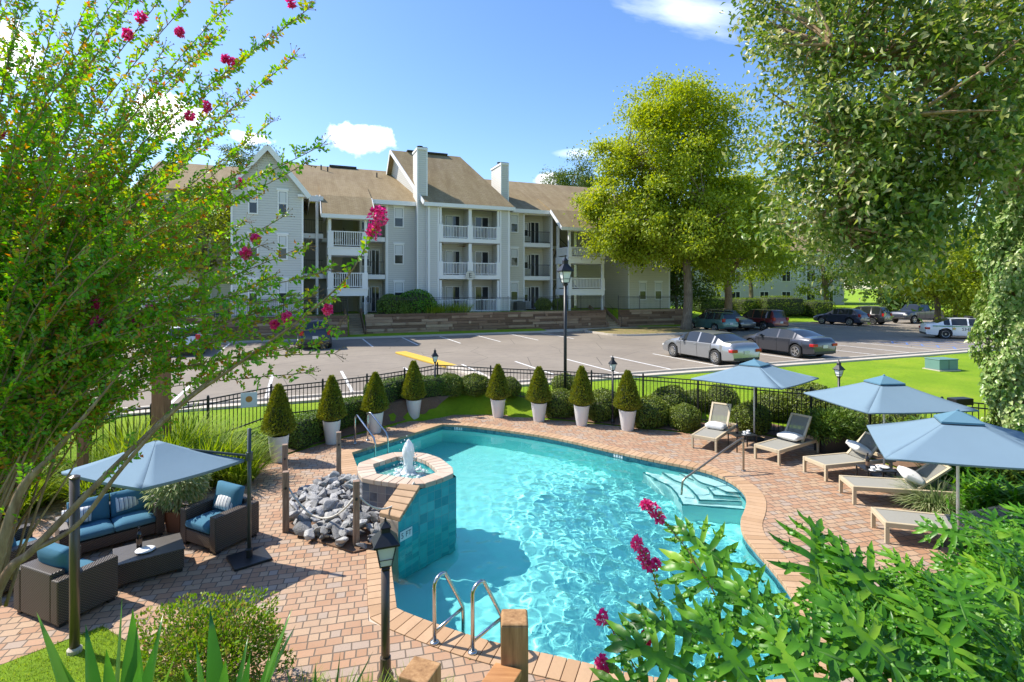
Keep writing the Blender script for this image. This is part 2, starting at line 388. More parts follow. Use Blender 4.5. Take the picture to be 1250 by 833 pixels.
def mk_wood(name, cols, scale=(2,2,22), grain=1.0, rough=0.7):
    t = NT(name); co = t.coord('Object', scale=scale); nz = t.noise(2.2, 6, 0.65, co); n2 = t.noise(0.8, 3, 0.5, t.coord('Object'))
    c = t.ramp(nz, [(0.3,cols[0]),(0.55,cols[1]),(0.75,cols[2])]); c = t.mix(c, [x*0.55 for x in cols[0]], t.math('MULTIPLY', t.ramp(n2, [(0.5,(0,0,0)),(0.8,(1,1,1))]), 0.5))
    return t.done(t.bsdf(c, rough, 0, 0.3, t.bump(nz, 0.4, 0.004)))
M['wood_z'] = mk_wood('weathered timber post', [(0.20,0.10,0.04),(0.36,0.20,0.085),(0.48,0.29,0.14)], (14,14,1.2))
M['wood_grey'] = mk_wood('grey brown timber post', [(0.17,0.11,0.075),(0.30,0.205,0.145),(0.42,0.31,0.23)], (16,16,1.4))
M['wood_x'] = mk_wood('timber rail', [(0.32,0.14,0.05),(0.47,0.23,0.09),(0.58,0.34,0.16)], (1.2,14,14))
# ------------------------------------------------------------------ setting: deck outline, pool outline, terrain
def P2(px, py, z=0.0): p = P(px, py, z); return Vector((p.x, p.y))
V_NEAR, V_FAR = 18.8, 39.1        # kerb lines of the parking lot, in site coordinates
DECK = [P2(*q) for q in [(125,764),(0,812)]]+[Vector((-7.6,5.6)),Vector((-15,7.2)),Vector((-15,10.2))]+[P2(*q) for q in
        [(0,632),(90,596),(190,606),(262,592),(318,574),(330,562),(396,541),(450,527),(500,514),(560,505),(610,506),(660,511),(710,516),(770,522),(840,529),(930,531),(1010,546),(1075,564),(1120,582)]]
DECK += [Vector((11.2,10.0)),Vector((9.8,7.6)),Vector((6.9,6.3)),Vector((5.6,5.0)),Vector((3.0,4.6)),Vector((0.6,4.75)),Vector((-1.0,5.35)),Vector((-2.6,5.75)),Vector((-3.8,5.95))]
DECK = DECK[::-1]
ar = sum(DECK[i].x*DECK[(i+1)%len(DECK)].y-DECK[(i+1)%len(DECK)].x*DECK[i].y for i in range(len(DECK)))
if ar < 0: DECK = DECK[::-1]
# pool: inner edge of the coping
def far_edge(): return [P2(*q) for q in [(428,553),(540,518),(575,520),(610,524.5),(650,530),(690,537),(750,551),(800,562),(850,571),(880,580),(902,592),(914,606),(912,622),(905,636)]]
near = [P2(*q) for q in [(908,652),(925,672),(950,700),(975,735),(985,780),(968,828)]]+[Vector((3.0,5.75)),Vector((2.2,5.7))]+[P2(*q) for q in [(780,829),(700,808),(600,787),(530,764),(482,745),(476,700),(472,655),(448,606)]]
POOL = far_edge()+near
POOL = [p for i, p in enumerate(POOL)]
ar = sum(POOL[i].x*POOL[(i+1)%len(POOL)].y-POOL[(i+1)%len(POOL)].x*POOL[i].y for i in range(len(POOL)))
if ar < 0: POOL = POOL[::-1]
# soften the curved right-hand side only
def soften(poly, keep):
    out = []
    n = len(poly)
    for i in range(n):
        a, b, c = poly[i-1], poly[i], poly[(i+1)%n]
        if any((b-k).length < 0.02 for k in keep): out.append(b)
        else: out += [b*0.75+a*0.25, b*0.75+c*0.25]
    return out
corners = [P2(428,553),P2(540,518),P2(482,745)]
POOL = soften(soften(POOL, corners), corners)
WZ = -0.13
DP = [(p.x, p.y) for p in DECK]; PP = [(p.x, p.y) for p in POOL]
def ground_z(X, Y):
    X = np.asarray(X, float); Y = np.asarray(Y, float)
    v = -X*ST+Y*CT; u = X*CT+Y*ST
    ins = in_poly(X, Y, DP); d = dist_poly(X, Y, DP)
    dk = np.clip(V_NEAR-1.5-v, 0.0, None)
    t = np.clip(d/(d+dk+1e-6), 0, 1); t = t*t*(3-2*t)*0.6+t*0.4
    z = (ZP-0.06)*t
    z = np.where(v > V_NEAR-1.5, ZP-0.06, z)
    z = np.where((Y < 6.4), np.minimum(z, 0.03+0.1*np.clip(d, 0, 3)), z)
    back = np.clip((v-40)/10, 0, 1)*np.clip((u-36)/5, 0, 1)      # the ground climbs gently beyond the lot
    z = z+back*1.2
    z = z+np.clip((5.0-Y)*0.62, 0, 1.9)                             # planted bank in the foreground
    z = z+0.03*np.sin(X*1.3+Y*0.7)*np.clip(d-0.6, 0, 1)*(v < V_NEAR-1)
    z = np.where(ins, np.where(d > 0.55, -3.2, -0.03), z)
    return z
def gz(x, y): return float(ground_z(np.array([x]), np.array([y]))[0])
xs = np.unique(np.concatenate([np.arange(-24, 30, 0.45), np.array([-1500,-800,-400,-200,-120,-80,-60,-50,-42,-36,-30,-27,33,37,42,48,56,66,80,100,130,180,260,420,800,1500])]))
ys = np.unique(np.concatenate([np.arange(-6, 27, 0.45), np.arange(28, 110, 2.5), np.array([-700,-300,-120,-60,-30,-18,-12,-9,120,140,170,220,300,450,800,1600])]))
GX, GY = np.meshgrid(xs, ys); GZ = ground_z(GX, GY)
nx, ny = len(xs), len(ys)
me = bpy.data.meshes.new('ground')
vv = np.stack([GX, GY, GZ], -1).reshape(-1, 3)
i = np.arange(nx*ny).reshape(ny, nx)
ff = np.stack([i[:-1,:-1], i[:-1,1:], i[1:,1:], i[1:,:-1]], -1).reshape(-1, 4)
me.from_pydata(vv.tolist(), [], ff.tolist()); me.materials.append(M['grass'])
struct(link('ground', me, smooth=True))
# ---- deck sheet with a hole for the pool
COPE = offset_poly(POOL, 0.34)
def flat_with_hole(outer, hole, z):
    pts = [Vector(p) for p in outer]+[Vector(p) for p in hole]; no, nh = len(outer), len(hole)
    ed = [(a, (a+1)%no) for a in range(no)]+[(no+a, no+(a+1)%nh) for a in range(nh)]
    vs, es, fs, *_ = delaunay_2d_cdt(pts, ed, [], 0, 1e-5)
    tri = []
    for f in fs:
        c = sum((vs[k] for k in f), Vector((0,0)))/len(f); cx, cy = np.array([c.x]), np.array([c.y])
        if in_poly(cx, cy, outer)[0] and not in_poly(cx, cy, hole)[0]: tri.append(tuple(f))
    return [(p.x, p.y, z) for p in vs], tri
vs, tri = flat_with_hole(DECK, COPE, 0.0)
mb = MB(); mb.add(vs, tri)
for k in range(len(DECK)):
    a, b = DECK[k], DECK[(k+1)%len(DECK)]; mb.quad((a.x,a.y,-0.1),(b.x,b.y,-0.1),(b.x,b.y,0),(a.x,a.y,0))
deck = struct(mb.build('pool_deck', M['paver']))
# ---- coping bricks round the pool edge, each a slightly rounded block
def resample(poly, step, closed=True):
    out = []; n = len(poly)
    for i in range(n if closed else n-1):
        a, b = poly[i], poly[(i+1)%n]; out.append((a, b, (b-a).length))
    tot = sum(s[2] for s in out); k = max(3, round(tot/step)); res = []; acc = 0; j = 0
    for q in range(k if closed else k+1):
        t = tot*q/k
        while j < len(out)-1 and acc+out[j][2] < t: acc += out[j][2]; j += 1
        a, b, L = out[j]; res.append(a+(b-a)*min(1, (t-acc)/max(L,1e-9)))
    return res
def coping_ring(inner, outer_off, z0, z1, step, gap=0.008, ov=0.03):
    mb = MB(); rs = resample(inner, step); n = len(rs)
    for k in range(n):
        a, b = rs[k], rs[(k+1)%n]; t = (b-a).normalized(); nrm = Vector((t.y, -t.x))
        a2, b2 = a+t*gap/2, b-t*gap/2; pn, nn = rs[k-1], rs[(k+2)%n]
        na = Vector(((b-pn).y, -(b-pn).x)).normalized(); nb = Vector(((nn-a).y, -(nn-a).x)).normalized()
        q = [a2-na*ov, b2-nb*ov, b2+nb*outer_off, a2+na*outer_off]
        mb.add([(p.x,p.y,z0) for p in q]+[(p.x,p.y,z1) for p in q], [(3,2,1,0),(4,5,6,7),(0,1,5,4),(1,2,6,5),(2,3,7,6),(3,0,4,7)])
    return mb
cop = coping_ring(POOL, 0.335, -0.06, 0.012, 0.16).build('pool_coping', M['coping'], bevel=0.006)
gap = MB(); vs, tri = flat_with_hole(offset_poly(POOL, 0.36), POOL, -0.012); gap.add(vs, tri); 
struct(cop); struct(gap.build('coping_bed', M['concrete']))
# ---- pool shell
def strip(name, pts, z0, z1, mat, parent=None, closed=True, flip=False, off=0.0):
    n = len(pts); vs = []; fs = []; uv = []; acc = off
    for k in range(n if closed else n-1):
        a, b = pts[k], pts[(k+1)%n]; L = (Vector((b[0],b[1]))-Vector((a[0],a[1]))).length; o = len(vs)
        vs += [(a[0],a[1],z0),(b[0],b[1],z0),(b[0],b[1],z1),(a[0],a[1],z1)]
        u = [(acc,0),(acc+L,0),(acc+L,z1-z0),(acc,z1-z0)]; acc += L
        if flip: fs.append((o+3,o+2,o+1,o)); uv += u[::-1]
        else: fs.append((o,o+1,o+2,o+3)); uv += u
    me = bpy.data.meshes.new(name); me.from_pydata(vs, [], fs); me.materials.append(mat)
    l = me.uv_layers.new(name='UVMap'); l.data.foreach_set('uv', np.array(uv, 'f').ravel())
    return link(name, me, parent)
PB = -1.55
band = strip('waterline_tile', POOL, -0.30, -0.055, M['tile_band'], flip=True)
wallp = strip('pool_wall', POOL, PB, -0.30, M['plaster'], flip=True)
fl = MB(); fl.add([(p.x,p.y,PB) for p in POOL], [tuple(range(len(POOL)))]); floor = fl.build('pool_floor', M['plaster'])
for o in (band, wallp, floor): struct(o)
# ---- entry steps at the right end (curved ledges)
cc = P2(903, 605)
levels = [(-0.20,[(838,575),(852,588),(870,594),(886,601)],(930,604)), (-0.36,[(812,571),(838,587),(858,595),(871,609)],(928,613)),
          (-0.54,[(786,566),(815,590),(838,602),(853,619)],(924,622)), (-0.74,[(758,560),(793,594),(818,607),(833,629)],(915,636))]
for k, (z, curve, end) in enumerate(levels):
    pts = spline([P2(a, b, z*0.8).to_3d() for a, b in curve], 5); pts = [Vector((p.x, p.y)) for p in pts]
    poly = pts+[P2(*end, z*0.8), P2(945,600), P2(915,566), P2(840,556)]
    mb = MB(); mb.prism(poly, PB-0.02*k, z); s = mb.build('pool_step', M['step']); struct(s)
    eg = pts+[P2(*end, z*0.8)]
    mb = MB()
    for a, b in zip(eg[:-1], eg[1:]):
        t = (b-a).normalized(); nn = Vector((t.y,-t.x))
        mb.add([(p.x,p.y,q) for q in (z-0.05, z+0.004) for p in (a-nn*0.035, b-nn*0.035, b+nn*0.004, a+nn*0.004)], [(3,2,1,0),(4,5,6,7),(0,1,5,4),(1,2,6,5),(2,3,7,6),(3,0,4,7)])
    struct(mb.build('step_edge', M['step_edge']))
# ---- water: a real rippled surface
def wave(X, Y):
    rg = np.random.default_rng(3); z = np.zeros_like(X)
    fl = np.clip((X+1.6)/2.2, 0.12, 1)*np.clip((15.2-Y+0.25*X)/2.5, 0.25, 1)
    for _ in range(60):
        L = 0.13*math.exp(rg.uniform(0, 1.6)); k = 2*math.pi/L; th = rg.normal(0.35, 0.9); ph = rg.uniform(0, 6.28)
        cxx = k*math.cos(th); cyy = k*math.sin(th)
        arg = cxx*X+cyy*Y+ph+0.9*np.sin(0.9*X+1.3*Y+ph)
        z += 0.0021*L**1.15/0.45*np.sin(arg)
    fl = fl*np.clip((np.hypot(X-5.2, Y-11.6)-1.2)/1.8, 0.25, 1)
    return z*fl*0.8
px_, py_ = [p.x for p in POOL], [p.y for p in POOL]
st = 0.03; wx = np.arange(min(px_)-0.1, max(px_)+0.15, st); wy = np.arange(min(py_)-0.1, max(py_)+0.15, st)
WX, WY = np.meshgrid(wx, wy); WZZ = WZ+wave(WX, WY)
mask = in_poly(WX, WY, PP) | (dist_poly(WX, WY, PP) < 0.06)
idx = np.arange(WX.size).reshape(WX.shape); fm = mask[:-1,:-1]&mask[:-1,1:]&mask[1:,1:]&mask[1:,:-1]
ff = np.stack([idx[:-1,:-1], idx[:-1,1:], idx[1:,1:], idx[1:,:-1]], -1)[fm]
used = np.unique(ff); rem = np.full(WX.size, -1); rem[used] = np.arange(len(used))
me = bpy.data.meshes.new('pool_water'); me.from_pydata(np.stack([WX.ravel(), WY.ravel(), WZZ.ravel()], -1)[used].tolist(), [], rem[ff].tolist()); me.materials.append(M['water'])
water = struct(link('pool_water', me, smooth=True))
water.cycles.is_caustics_caster = True
for o in bpy.data.objects:
    if o.name.startswith(('pool_floor','pool_wall','pool_step','step_edge')): o.cycles.is_caustics_receiver = True
sun_d.cycles.is_caustics_light = True
# ------------------------------------------------------------------ parking lot, kerbs, walls, stairs, fences
SM = Matrix.Rotation(TH, 4, 'Z')
M['roof'] = None
lot = MB(SM); lot.box(-52, V_NEAR, ZP-0.4, 90, V_FAR, ZP); struct(lot.build('parking_lot', M['asphalt']))
kb = MB(SM); k2 = MB(SM)
kb.box(-52, V_FAR, ZP-0.3, 21.2, V_FAR+0.16, ZP+0.13); kb.box(32.0, V_FAR, ZP-0.3, 90, V_FAR+0.16, ZP+0.13)
kb.box(-52, V_NEAR-0.16, ZP-0.3, 90, V_NEAR, ZP+0.10)
struct(kb.build('kerb', M['concrete'], bevel=0.02))
sw = MB(SM); sw.box(-52, V_NEAR-0.6, ZP-0.5, 90, V_NEAR-0.165, ZP+0.02); sw.box(19.0, V_FAR+0.17, ZP-0.3, 28.5, V_FAR+1.3, ZP+0.125)
sw.box(0.2, V_FAR+0.17, ZP-0.3, 2.4, V_FAR+1.4, ZP+0.125)
struct(sw.build('sidewalk', M['concrete']))
# dirt island under the big tree
def blob(u0, u1, v0, v1, n=36, jit=0.05, seed=0):
    rg = random.Random(seed); out = []
    for k in range(n):
        a = 2*math.pi*k/n; c, s_ = math.cos(a), math.sin(a); e = 0.45
        out.append(((u0+u1)/2+(u1-u0)/2*math.copysign(abs(c)**e, c)*(1+rg.uniform(-jit,jit)), (v0+v1)/2+(v1-v0)/2*math.copysign(abs(s_)**e, s_)*(1+rg.uniform(-jit,jit))))
    return out
def mk_dirt():
    t = NT('leaf strewn grass'); co = t.coord(); a = t.noise(1.2, 5, 0.7, co); f = t.noise(35, 4, 0.8, co)
    c = t.ramp(a, [(0.35,(0.17,0.15,0.05)),(0.5,(0.26,0.20,0.10)),(0.65,(0.14,0.17,0.03))]); c = t.mix(c, (0.35,0.24,0.12), t.math('MULTIPLY', t.ramp(f, [(0.55,(0,0,0)),(0.7,(1,1,1))]), 0.6))
    return t.done(t.bsdf(c, 0.9, 0, 0.2, t.bump(f, 0.7, 0.03)))
M['dirt'] = mk_dirt()
isl = MB(SM); isl.prism(blob(22.2, 31.4, 33.8, 39.6, 40, 0.0), ZP-0.2, ZP+0.14); struct(isl.build('tree_island', M['dirt'], bevel=0.03))
ikb = MB(SM); bb = blob(22.0, 31.6, 33.6, 39.8, 40, 0.0)
for a, b in zip(bb, bb[1:]+bb[:1]): ikb.beam((a[0],a[1],ZP+0.03), (b[0],b[1],ZP+0.03), 0.16, 0.22)
struct(ikb.build('island_kerb', M['concrete']))
# grass verge in front of the retaining wall
vg = MB(SM); vg.quad((-52,V_FAR+0.16,ZP+0.11),(0.2,V_FAR+0.16,ZP+0.11),(0.2,40.2,ZP+0.25),(-52,40.2,ZP+0.25)); vg.quad((2.4,V_FAR+0.16,ZP+0.11),(19,V_FAR+0.16,ZP+0.11),(19,41.0,ZP+0.25),(2.4,41.0,ZP+0.25))
vg.quad((28.5,V_FAR+0.16,ZP+0.11),(60,V_FAR+0.16,ZP+0.11),(60,41.0,ZP+0.2),(28.5,41.0,ZP+0.2))
struct(vg.build('grass_verge', M['grass']))
# painted lines
ln = MB(SM)
def stripe(mb, u0, v0, u1, v1, w=0.11, z=ZP+0.004):
    a = Vector((u0,v0)); b = Vector((u1,v1)); n = Vector((-(b-a).y,(b-a).x)).normalized()*w/2
    mb.quad(*[(p.x,p.y,z) for p in (a-n,b-n,b+n,a+n)])
uf = [to_site(P(400+x/2.84, 360+y/2.84, ZP))[0] for x, y in ((140,168),(292,160),(440,155),(567,150),(688,147),(812,145))]
for u in [uf[0]+(uf[-1]-uf[0])/5*k for k in range(-9, 6)]: stripe(ln, u, V_FAR-0.1, u, V_FAR-5.6)
for u in [34.0+2.75*k for k in range(0, 12)]: stripe(ln, u, V_FAR-0.1, u, V_FAR-5.4)
un = [to_site(P(560+x/4.167, 300+y/4.167, ZP))[0] for x, y in ((840,655),(1065,635),)]
for k in range(-7, 9): stripe(ln, un[0]+2.72*k, V_NEAR+0.1, un[0]+2.72*k, V_NEAR+5.4)
struct(ln.build('parking_lines', M['line']))
yl = MB(SM); pa = to_site(P(489,431.5,ZP)); pb = to_site(P(551,449,ZP)); pc = to_site(P(598,466,ZP))
yl.beam((pa[0],pa[1],ZP+0.05),(pb[0],pb[1],ZP+0.05),0.62,0.11); yl.build('yellow_kerb', M['yellow'], bevel=0.03)
kk = MB(SM); kk.beam((pb[0],pb[1]-0.02,ZP+0.04),(pc[0],pc[1],ZP+0.04),0.5,0.14); kk.build('island_edge', M['concrete'], bevel=0.03)
for n in ('yellow_kerb','island_edge'): struct(bpy.data.objects[n])
# blue accessible-bay lines far right
bl = MB(SM); M['blue_line'] = mk_paint('blue road paint', (0.12,0.22,0.5), 0.7)
pu = to_site(P(1150, 420, ZP))
for k in range(4): stripe(bl, pu[0]-2.6+k*1.3, pu[1]-2.2, pu[0]-2.6+k*1.3, pu[1]+2.4, 0.12)
for k in range(5): stripe(bl, pu[0]-2.6, pu[1]-2.2+k*0.9, pu[0]-1.3, pu[1]-1.3+k*0.9, 0.1)
struct(bl.build('blue_bay_lines', M['blue_line']))
# terrace and timber retaining walls
U_R = UV(836, 40.6)[0]
uS0, uS1 = UV(425, 40.6)[0], UV(446, 40.6)[0]       # left stairs
uT0, uT1 = UV(741, 40.6)[0], UV(757, 40.6)[0]       # right stairs
ter = MB(SM)
for a, b, c in ((-9.5, uS0, 40.0), (uS1, uT0, 40.95), (uT1, U_R, 40.95)): ter.box(a, c, ZP-0.3, b, 46.0, ZT)
ter.box(-9.5, 46.0, ZP-0.3, U_R, 62, ZT)
for a, b in ((uS0, uS1), (uT0, uT1)): ter.box(a, 43.6, ZP-0.3, b, 45.99, ZT)
struct(ter.build('terrace_ground', M['grass']))
bank = MB(SM); bank.quad((-60,39.6,ZP+0.1),(-9.5,39.6,ZP+0.1),(-9.5,44.5,ZT),(-60,44.5,ZT)); bank.quad((-60,44.5,ZT),(-9.5,44.5,ZT),(-9.5,90,ZT+0.4),(-60,90,ZT+0.4)); bank.quad((-9.5,39.6,ZP+0.1),(-9.5,39.6,ZP),(-9.5,44.5,ZP),(-9.5,44.5,ZT))
struct(bank.build('grass_bank', M['grass']))
M['sleeper'] = mk_wood('weathered dark sleepers', [(0.085,0.05,0.032),(0.16,0.10,0.065),(0.30,0.205,0.135)], (0.6,6,9), rough=0.85)
def mk_sleeper():
    t = NT('old timber sleepers'); g = t.n('ShaderNodeNewGeometry'); co = t.coord('Object', scale=(0.8,3,9)); nz = t.noise(2.0, 6, 0.7, co)
    c = t.ramp(t.math('ADD', t.math('MULTIPLY', g.outputs['Random Per Island'], 0.5), t.math('MULTIPLY', nz, 0.6)), [(0.2,(0.10,0.06,0.036)),(0.45,(0.21,0.13,0.08)),(0.65,(0.32,0.21,0.13)),(0.85,(0.46,0.34,0.22))])
    return t.done(t.bsdf(c, 0.85, 0, 0.2, t.bump(nz, 0.7, 0.02)))
M['sleeper'] = mk_sleeper()
def retaining(u0, u1, label, dv=0.0):
    uc = (u0+u1)/2; p = site(uc, 40.8+dv, ZP+0.12); t = thing('retaining_wall', label, 'retaining wall', p, TH)
    rg = random.Random(int(u0*10)); rows = 7; h = (ZT+0.06-ZP-0.12)/rows; mb = MB(Matrix.Translation((-uc, -40.8, -ZP-0.12)))
    for r in range(rows):
        u = u0-rg.uniform(0, 2.0); z0 = ZP+0.12+h*r
        while u < u1:
            L = rg.uniform(2.1, 2.7); a, b = max(u, u0)+0.008, min(u+L, u1)-0.008
            if b-a > 0.1: j = rg.uniform(-0.03, 0.02); mb.box(a, 40.62+r*0.022+j, z0+0.006, b, 40.93, z0+h-0.006)
            u += L
    mb.build('sleepers', M['sleeper'], t, bevel=0.015)
    de = MB(Matrix.Translation((-uc, -40.8, -ZP-0.12))); u = u0+0.6
    while u < u1-0.3:
        r = rg.randrange(1, rows-1)
        for q in (1, 3, 5): de.cbox((u+(q%3)*0.9, 40.60+q*0.02, ZP+0.12+h*(q+0.5)), (0.2, 0.12, h*0.94))
        u += 2.5
    de.build('sleeper_ends', M['sleeper'], t, bevel=0.01)
    bk = MB(Matrix.Translation((-uc, -40.8, -ZP-0.12))); bk.box(u0+0.02, 40.90, ZP-0.1, u1-0.02, 40.95, ZT+0.02); bk.build('backing', M['mulch'], t)
    return t
retaining(-9.5, uS0-0.1, 'dark timber retaining wall left of the narrow stairs, behind the dark parked car', -0.95)
retaining(uS1, uT0, 'long dark timber sleeper retaining wall in front of the apartment building')
retaining(uT1, U_R, 'shaded timber sleeper retaining wall right of the lamp post, behind the big tree')
M['step_wood'] = mk_wood('worn tan timber steps', [(0.30,0.22,0.13),(0.42,0.32,0.2),(0.52,0.41,0.27)], (1.5,8,8), rough=0.85)
def stairs(u0, u1, label, name='garden_stairs'):
    uc = (u0+u1)/2; t = thing(name, label, 'stairs', site(uc, 40.6, ZP), TH); LM = Matrix.Translation((-uc, -40.6, -ZP)); n = 9; dv = 0.36; dz = (ZT-ZP-0.1)/n
    mb = MB(LM); rs = MB(LM)
    for k in range(n):
        mb.box(u0+0.1, 40.45+dv*k, ZP+0.1+dz*k-(0.0 if k else 0.0), u1-0.1, 43.7, ZP+0.1+dz*(k+1)) if k == n-1 else mb.box(u0+0.1, 40.45+dv*k, ZP+0.1+dz*k, u1-0.1, 40.45+dv*(k+1)+0.02, ZP+0.1+dz*(k+1))
        rs.box(u0+0.1, 40.45+dv*k+0.03, ZP-0.2, u1-0.1, 40.45+dv*(k+1), ZP+0.1+dz*k-0.003)
    mb.build('treads', M['step_wood'], t, bevel=0.02); rs.build('risers', M['sleeper'], t)
    for uu in (u0, u1):
        ck = MB(LM); ck.beam((uu, 40.4, ZP+0.32), (uu, 43.7, ZT+0.25), 0.16, 0.34); ck.box(uu-0.07, 40.96, ZP-0.2, uu+0.07, 43.58, ZP+0.4); 
        for q in range(1, 8): ck.box(uu-0.07, 40.6+0.36*q, ZP, uu+0.07, 43.6, ZP+0.1+0.19*q)
        ck.build('side_wall', M['sleeper'], t)
    for uu in (u1,):
        h = MB(LM); pts = [(uu, 40.35, ZP), (uu, 40.35, ZP+1.0), (uu, 43.5, ZT+1.05), (uu, 43.5, ZT)]; h.tube(pts, 0.025); h.tube([(uu,41.9,ZP+0.8),(uu,41.9,ZP+1.78)],0.02); h.build('handrail', M['iron'], t)
    return t
stairs(uS0, uS1, 'narrow timber stairs with dark handrail rising beside the dark parked car'); stairs(uT0, uT1, 'narrow timber stairs through the retaining wall near the big tree')
# ---- iron fences
def iron_fence(pts, tops, label, gap=0.11, pick=0.016, rails=(0.0, -0.12, 'b'), post=0.05, name='iron_fence', drop=True, base=None, finial=False):
    o = Vector(pts[0]); t = thing(name, label, 'fence', o)
    bz = [gz(p[0], p[1]) if base is None else base for p in pts]
    for k, p in enumerate(pts):
        mb = MB(Matrix.Translation(-o)); mb.box(p[0]-post/2, p[1]-post/2, bz[k]-0.15, p[0]+post/2, p[1]+post/2, tops[k]+0.06)
        mb.lathe([(post*0.62,0),(post*0.62,0.02),(post*0.3,0.045)], 4, (p[0],p[1],tops[k]+0.06), a0=math.pi/4); mb.build('post', M['black_metal'], t)
    for k in range(len(pts)-1):
        a, b = pts[k], pts[k+1]; A = Vector((a[0],a[1],0)); B = Vector((b[0],b[1],0)); L = (B-A).length; n = max(2, int(L/gap)); mb = MB(Matrix.Translation(-o))
        for r in rails:
            za = tops[k]+r if r != 'b' else bz[k]+0.12; zb = tops[k+1]+r if r != 'b' else bz[k+1]+0.12
            mb.beam(A+Vector((0,0,za)), B+Vector((0,0,zb)), 0.03, 0.032)
        for q in range(1, n):
            f = q/n; x, y = A.x+(B.x-A.x)*f, A.y+(B.y-A.y)*f; zt = tops[k]+(tops[k+1]-tops[k])*f; zb = bz[k]+(bz[k+1]-bz[k])*f
            mb.box(x-pick/2, y-pick/2, zb+0.06, x+pick/2, y+pick/2, zt+0.005)
        mb.build('panel', M['black_metal'], t)
    return t
FENCE = [(-40,11.0,1.42),(110,11.8,1.42),(185,12.6,1.42),(254,13.6,1.41),(331,15.2,1.42),(394,16.0,1.43),(448,16.9,1.44),(494,17.7,1.50),(534,18.35,1.60),(599,18.5,1.47),(660,18.2,1.44),(722,17.75,1.42),(785,17.2,1.40),(852,16.5,1.395),(923,15.6,1.39),(990,15.0,1.37),(1062,14.4,1.35),(1150,13.7,1.36),(1242,12.9,1.39),(1340,12.3,1.39)]
fp = [((px-625)/FPX*y, y) for px, y, z in FENCE]
iron_fence([(x, y, gz(x, y)) for x, y in fp], [z for *_, z in FENCE], 'black iron picket fence curving round the pool deck behind the shrubs')
def terrace_fence(u0, u1, label, v=41.05):
    n = max(1, round((u1-u0)/2.3)); pts = [site(u0+(u1-u0)*k/n, v, ZT) for k in range(n+1)]
    return iron_fence(pts, [ZT+1.25]*(n+1), label, gap=0.13, pick=0.014, base=ZT)
terrace_fence(-9.3, uS0-0.1, 'dark iron fence along the terrace edge left of the narrow stairs', 40.05)
terrace_fence(uS1+0.1, uT0-0.1, 'long dark iron fence standing on top of the timber retaining wall')
terrace_fence(uT1+0.1, U_R-0.2, 'dark iron fence on the shaded retaining wall behind the big tree')
# ------------------------------------------------------------------ apartment building
def mk_siding(name, col):
    t = NT(name); co = t.coord('Object'); sp = t.n('ShaderNodeSeparateXYZ'); t.l(co, sp.inputs[0])
    fr = t.math('FRACT', t.math('DIVIDE', sp.outputs['Z'], 0.17)); nz = t.noise(0.5, 4, 0.6, co)
    c = t.mix([x*0.93 for x in col], [x*1.06 for x in col], nz)
    gap = t.math('LESS_THAN', fr, 0.09); c = t.mix(c, [x*0.72 for x in col], gap)  # dark lap line: shade under each board put into the colour
    return t.done(t.bsdf(c, 0.65, 0, 0.3, t.bump(t.math('SUBTRACT', 1.0, fr), 1.0, 0.02)))
M['siding'] = mk_siding('grey lap siding', (0.60,0.585,0.535)); M['siding_b'] = mk_siding('warm grey lap siding', (0.62,0.585,0.49))
def mk_roof():
    t = NT('brown asphalt shingles'); co = t.coord('Object'); a = t.noise(0.25, 5, 0.65, co)
    st = t.noise(1.0, 5, 0.7, t.coord('Object', scale=(1.6, 0.35, 0.35))); f = t.noise(9, 3, 0.7, co)
    br = t.n('ShaderNodeTexBrick'); t.set(br, Vector=t.coord('Object', scale=(1,1.25,0)), Color1=(0,0,0,1), Color2=(1,1,1,1), Mortar=(0.3,0.3,0.3,1), Scale=1.0); br.inputs['Mortar Size'].default_value = 0.012; br.inputs['Brick Width'].default_value = 0.33; br.inputs['Row Height'].default_value = 0.16
    c = t.ramp(st, [(0.3,(0.25,0.185,0.10)),(0.5,(0.31,0.24,0.135)),(0.7,(0.36,0.285,0.175))])
    sep = t.n('ShaderNodeSeparateColor'); t.l(br.outputs['Color'], sep.inputs[0])
    c = t.mix(c, (0.20,0.135,0.08), t.math('MULTIPLY', sep.outputs[0], 0.35)); c = t.mix(c, (0.12,0.085,0.06), t.math('MULTIPLY', br.outputs['Fac'], 0.5))
    c = t.mix(c, (0.16,0.11,0.075), t.math('MULTIPLY', t.ramp(a, [(0.5,(0,0,0)),(0.75,(1,1,1))]), 0.3))
    return t.done(t.bsdf(c, 0.9, 0, 0.15, t.bump(f, 0.4, 0.02)))
M['roof'] = mk_roof()
M['glass'] = plain('dark window glass', (0.03,0.036,0.042), 0.06, 0.0, 0.6, var=0.2, scale=0.8)
M['blind'] = plain('pale window blind', (0.60,0.61,0.60), 0.5, var=0.06); M['shutter'] = plain('black shutter paint', (0.02,0.022,0.024), 0.5)
M['door'] = plain('grey painted door', (0.35,0.36,0.36), 0.5); M['cap'] = plain('chimney cap metal', (0.05,0.045,0.04), 0.5, 0.5)
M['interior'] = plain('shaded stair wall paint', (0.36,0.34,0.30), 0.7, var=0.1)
BU, BV = UV(570, 43)[0], 43.0
bld = thing('apartment_building', 'three storey grey sided apartment building with brown roofs and white balconies', 'building', site(BU, BV, ZT), TH)
BM = Matrix.Translation((-BU, -BV, -ZT))
def B(): return MB(BM)
F1, F2, F3, EV = ZT, 5.35, 8.42, 11.35
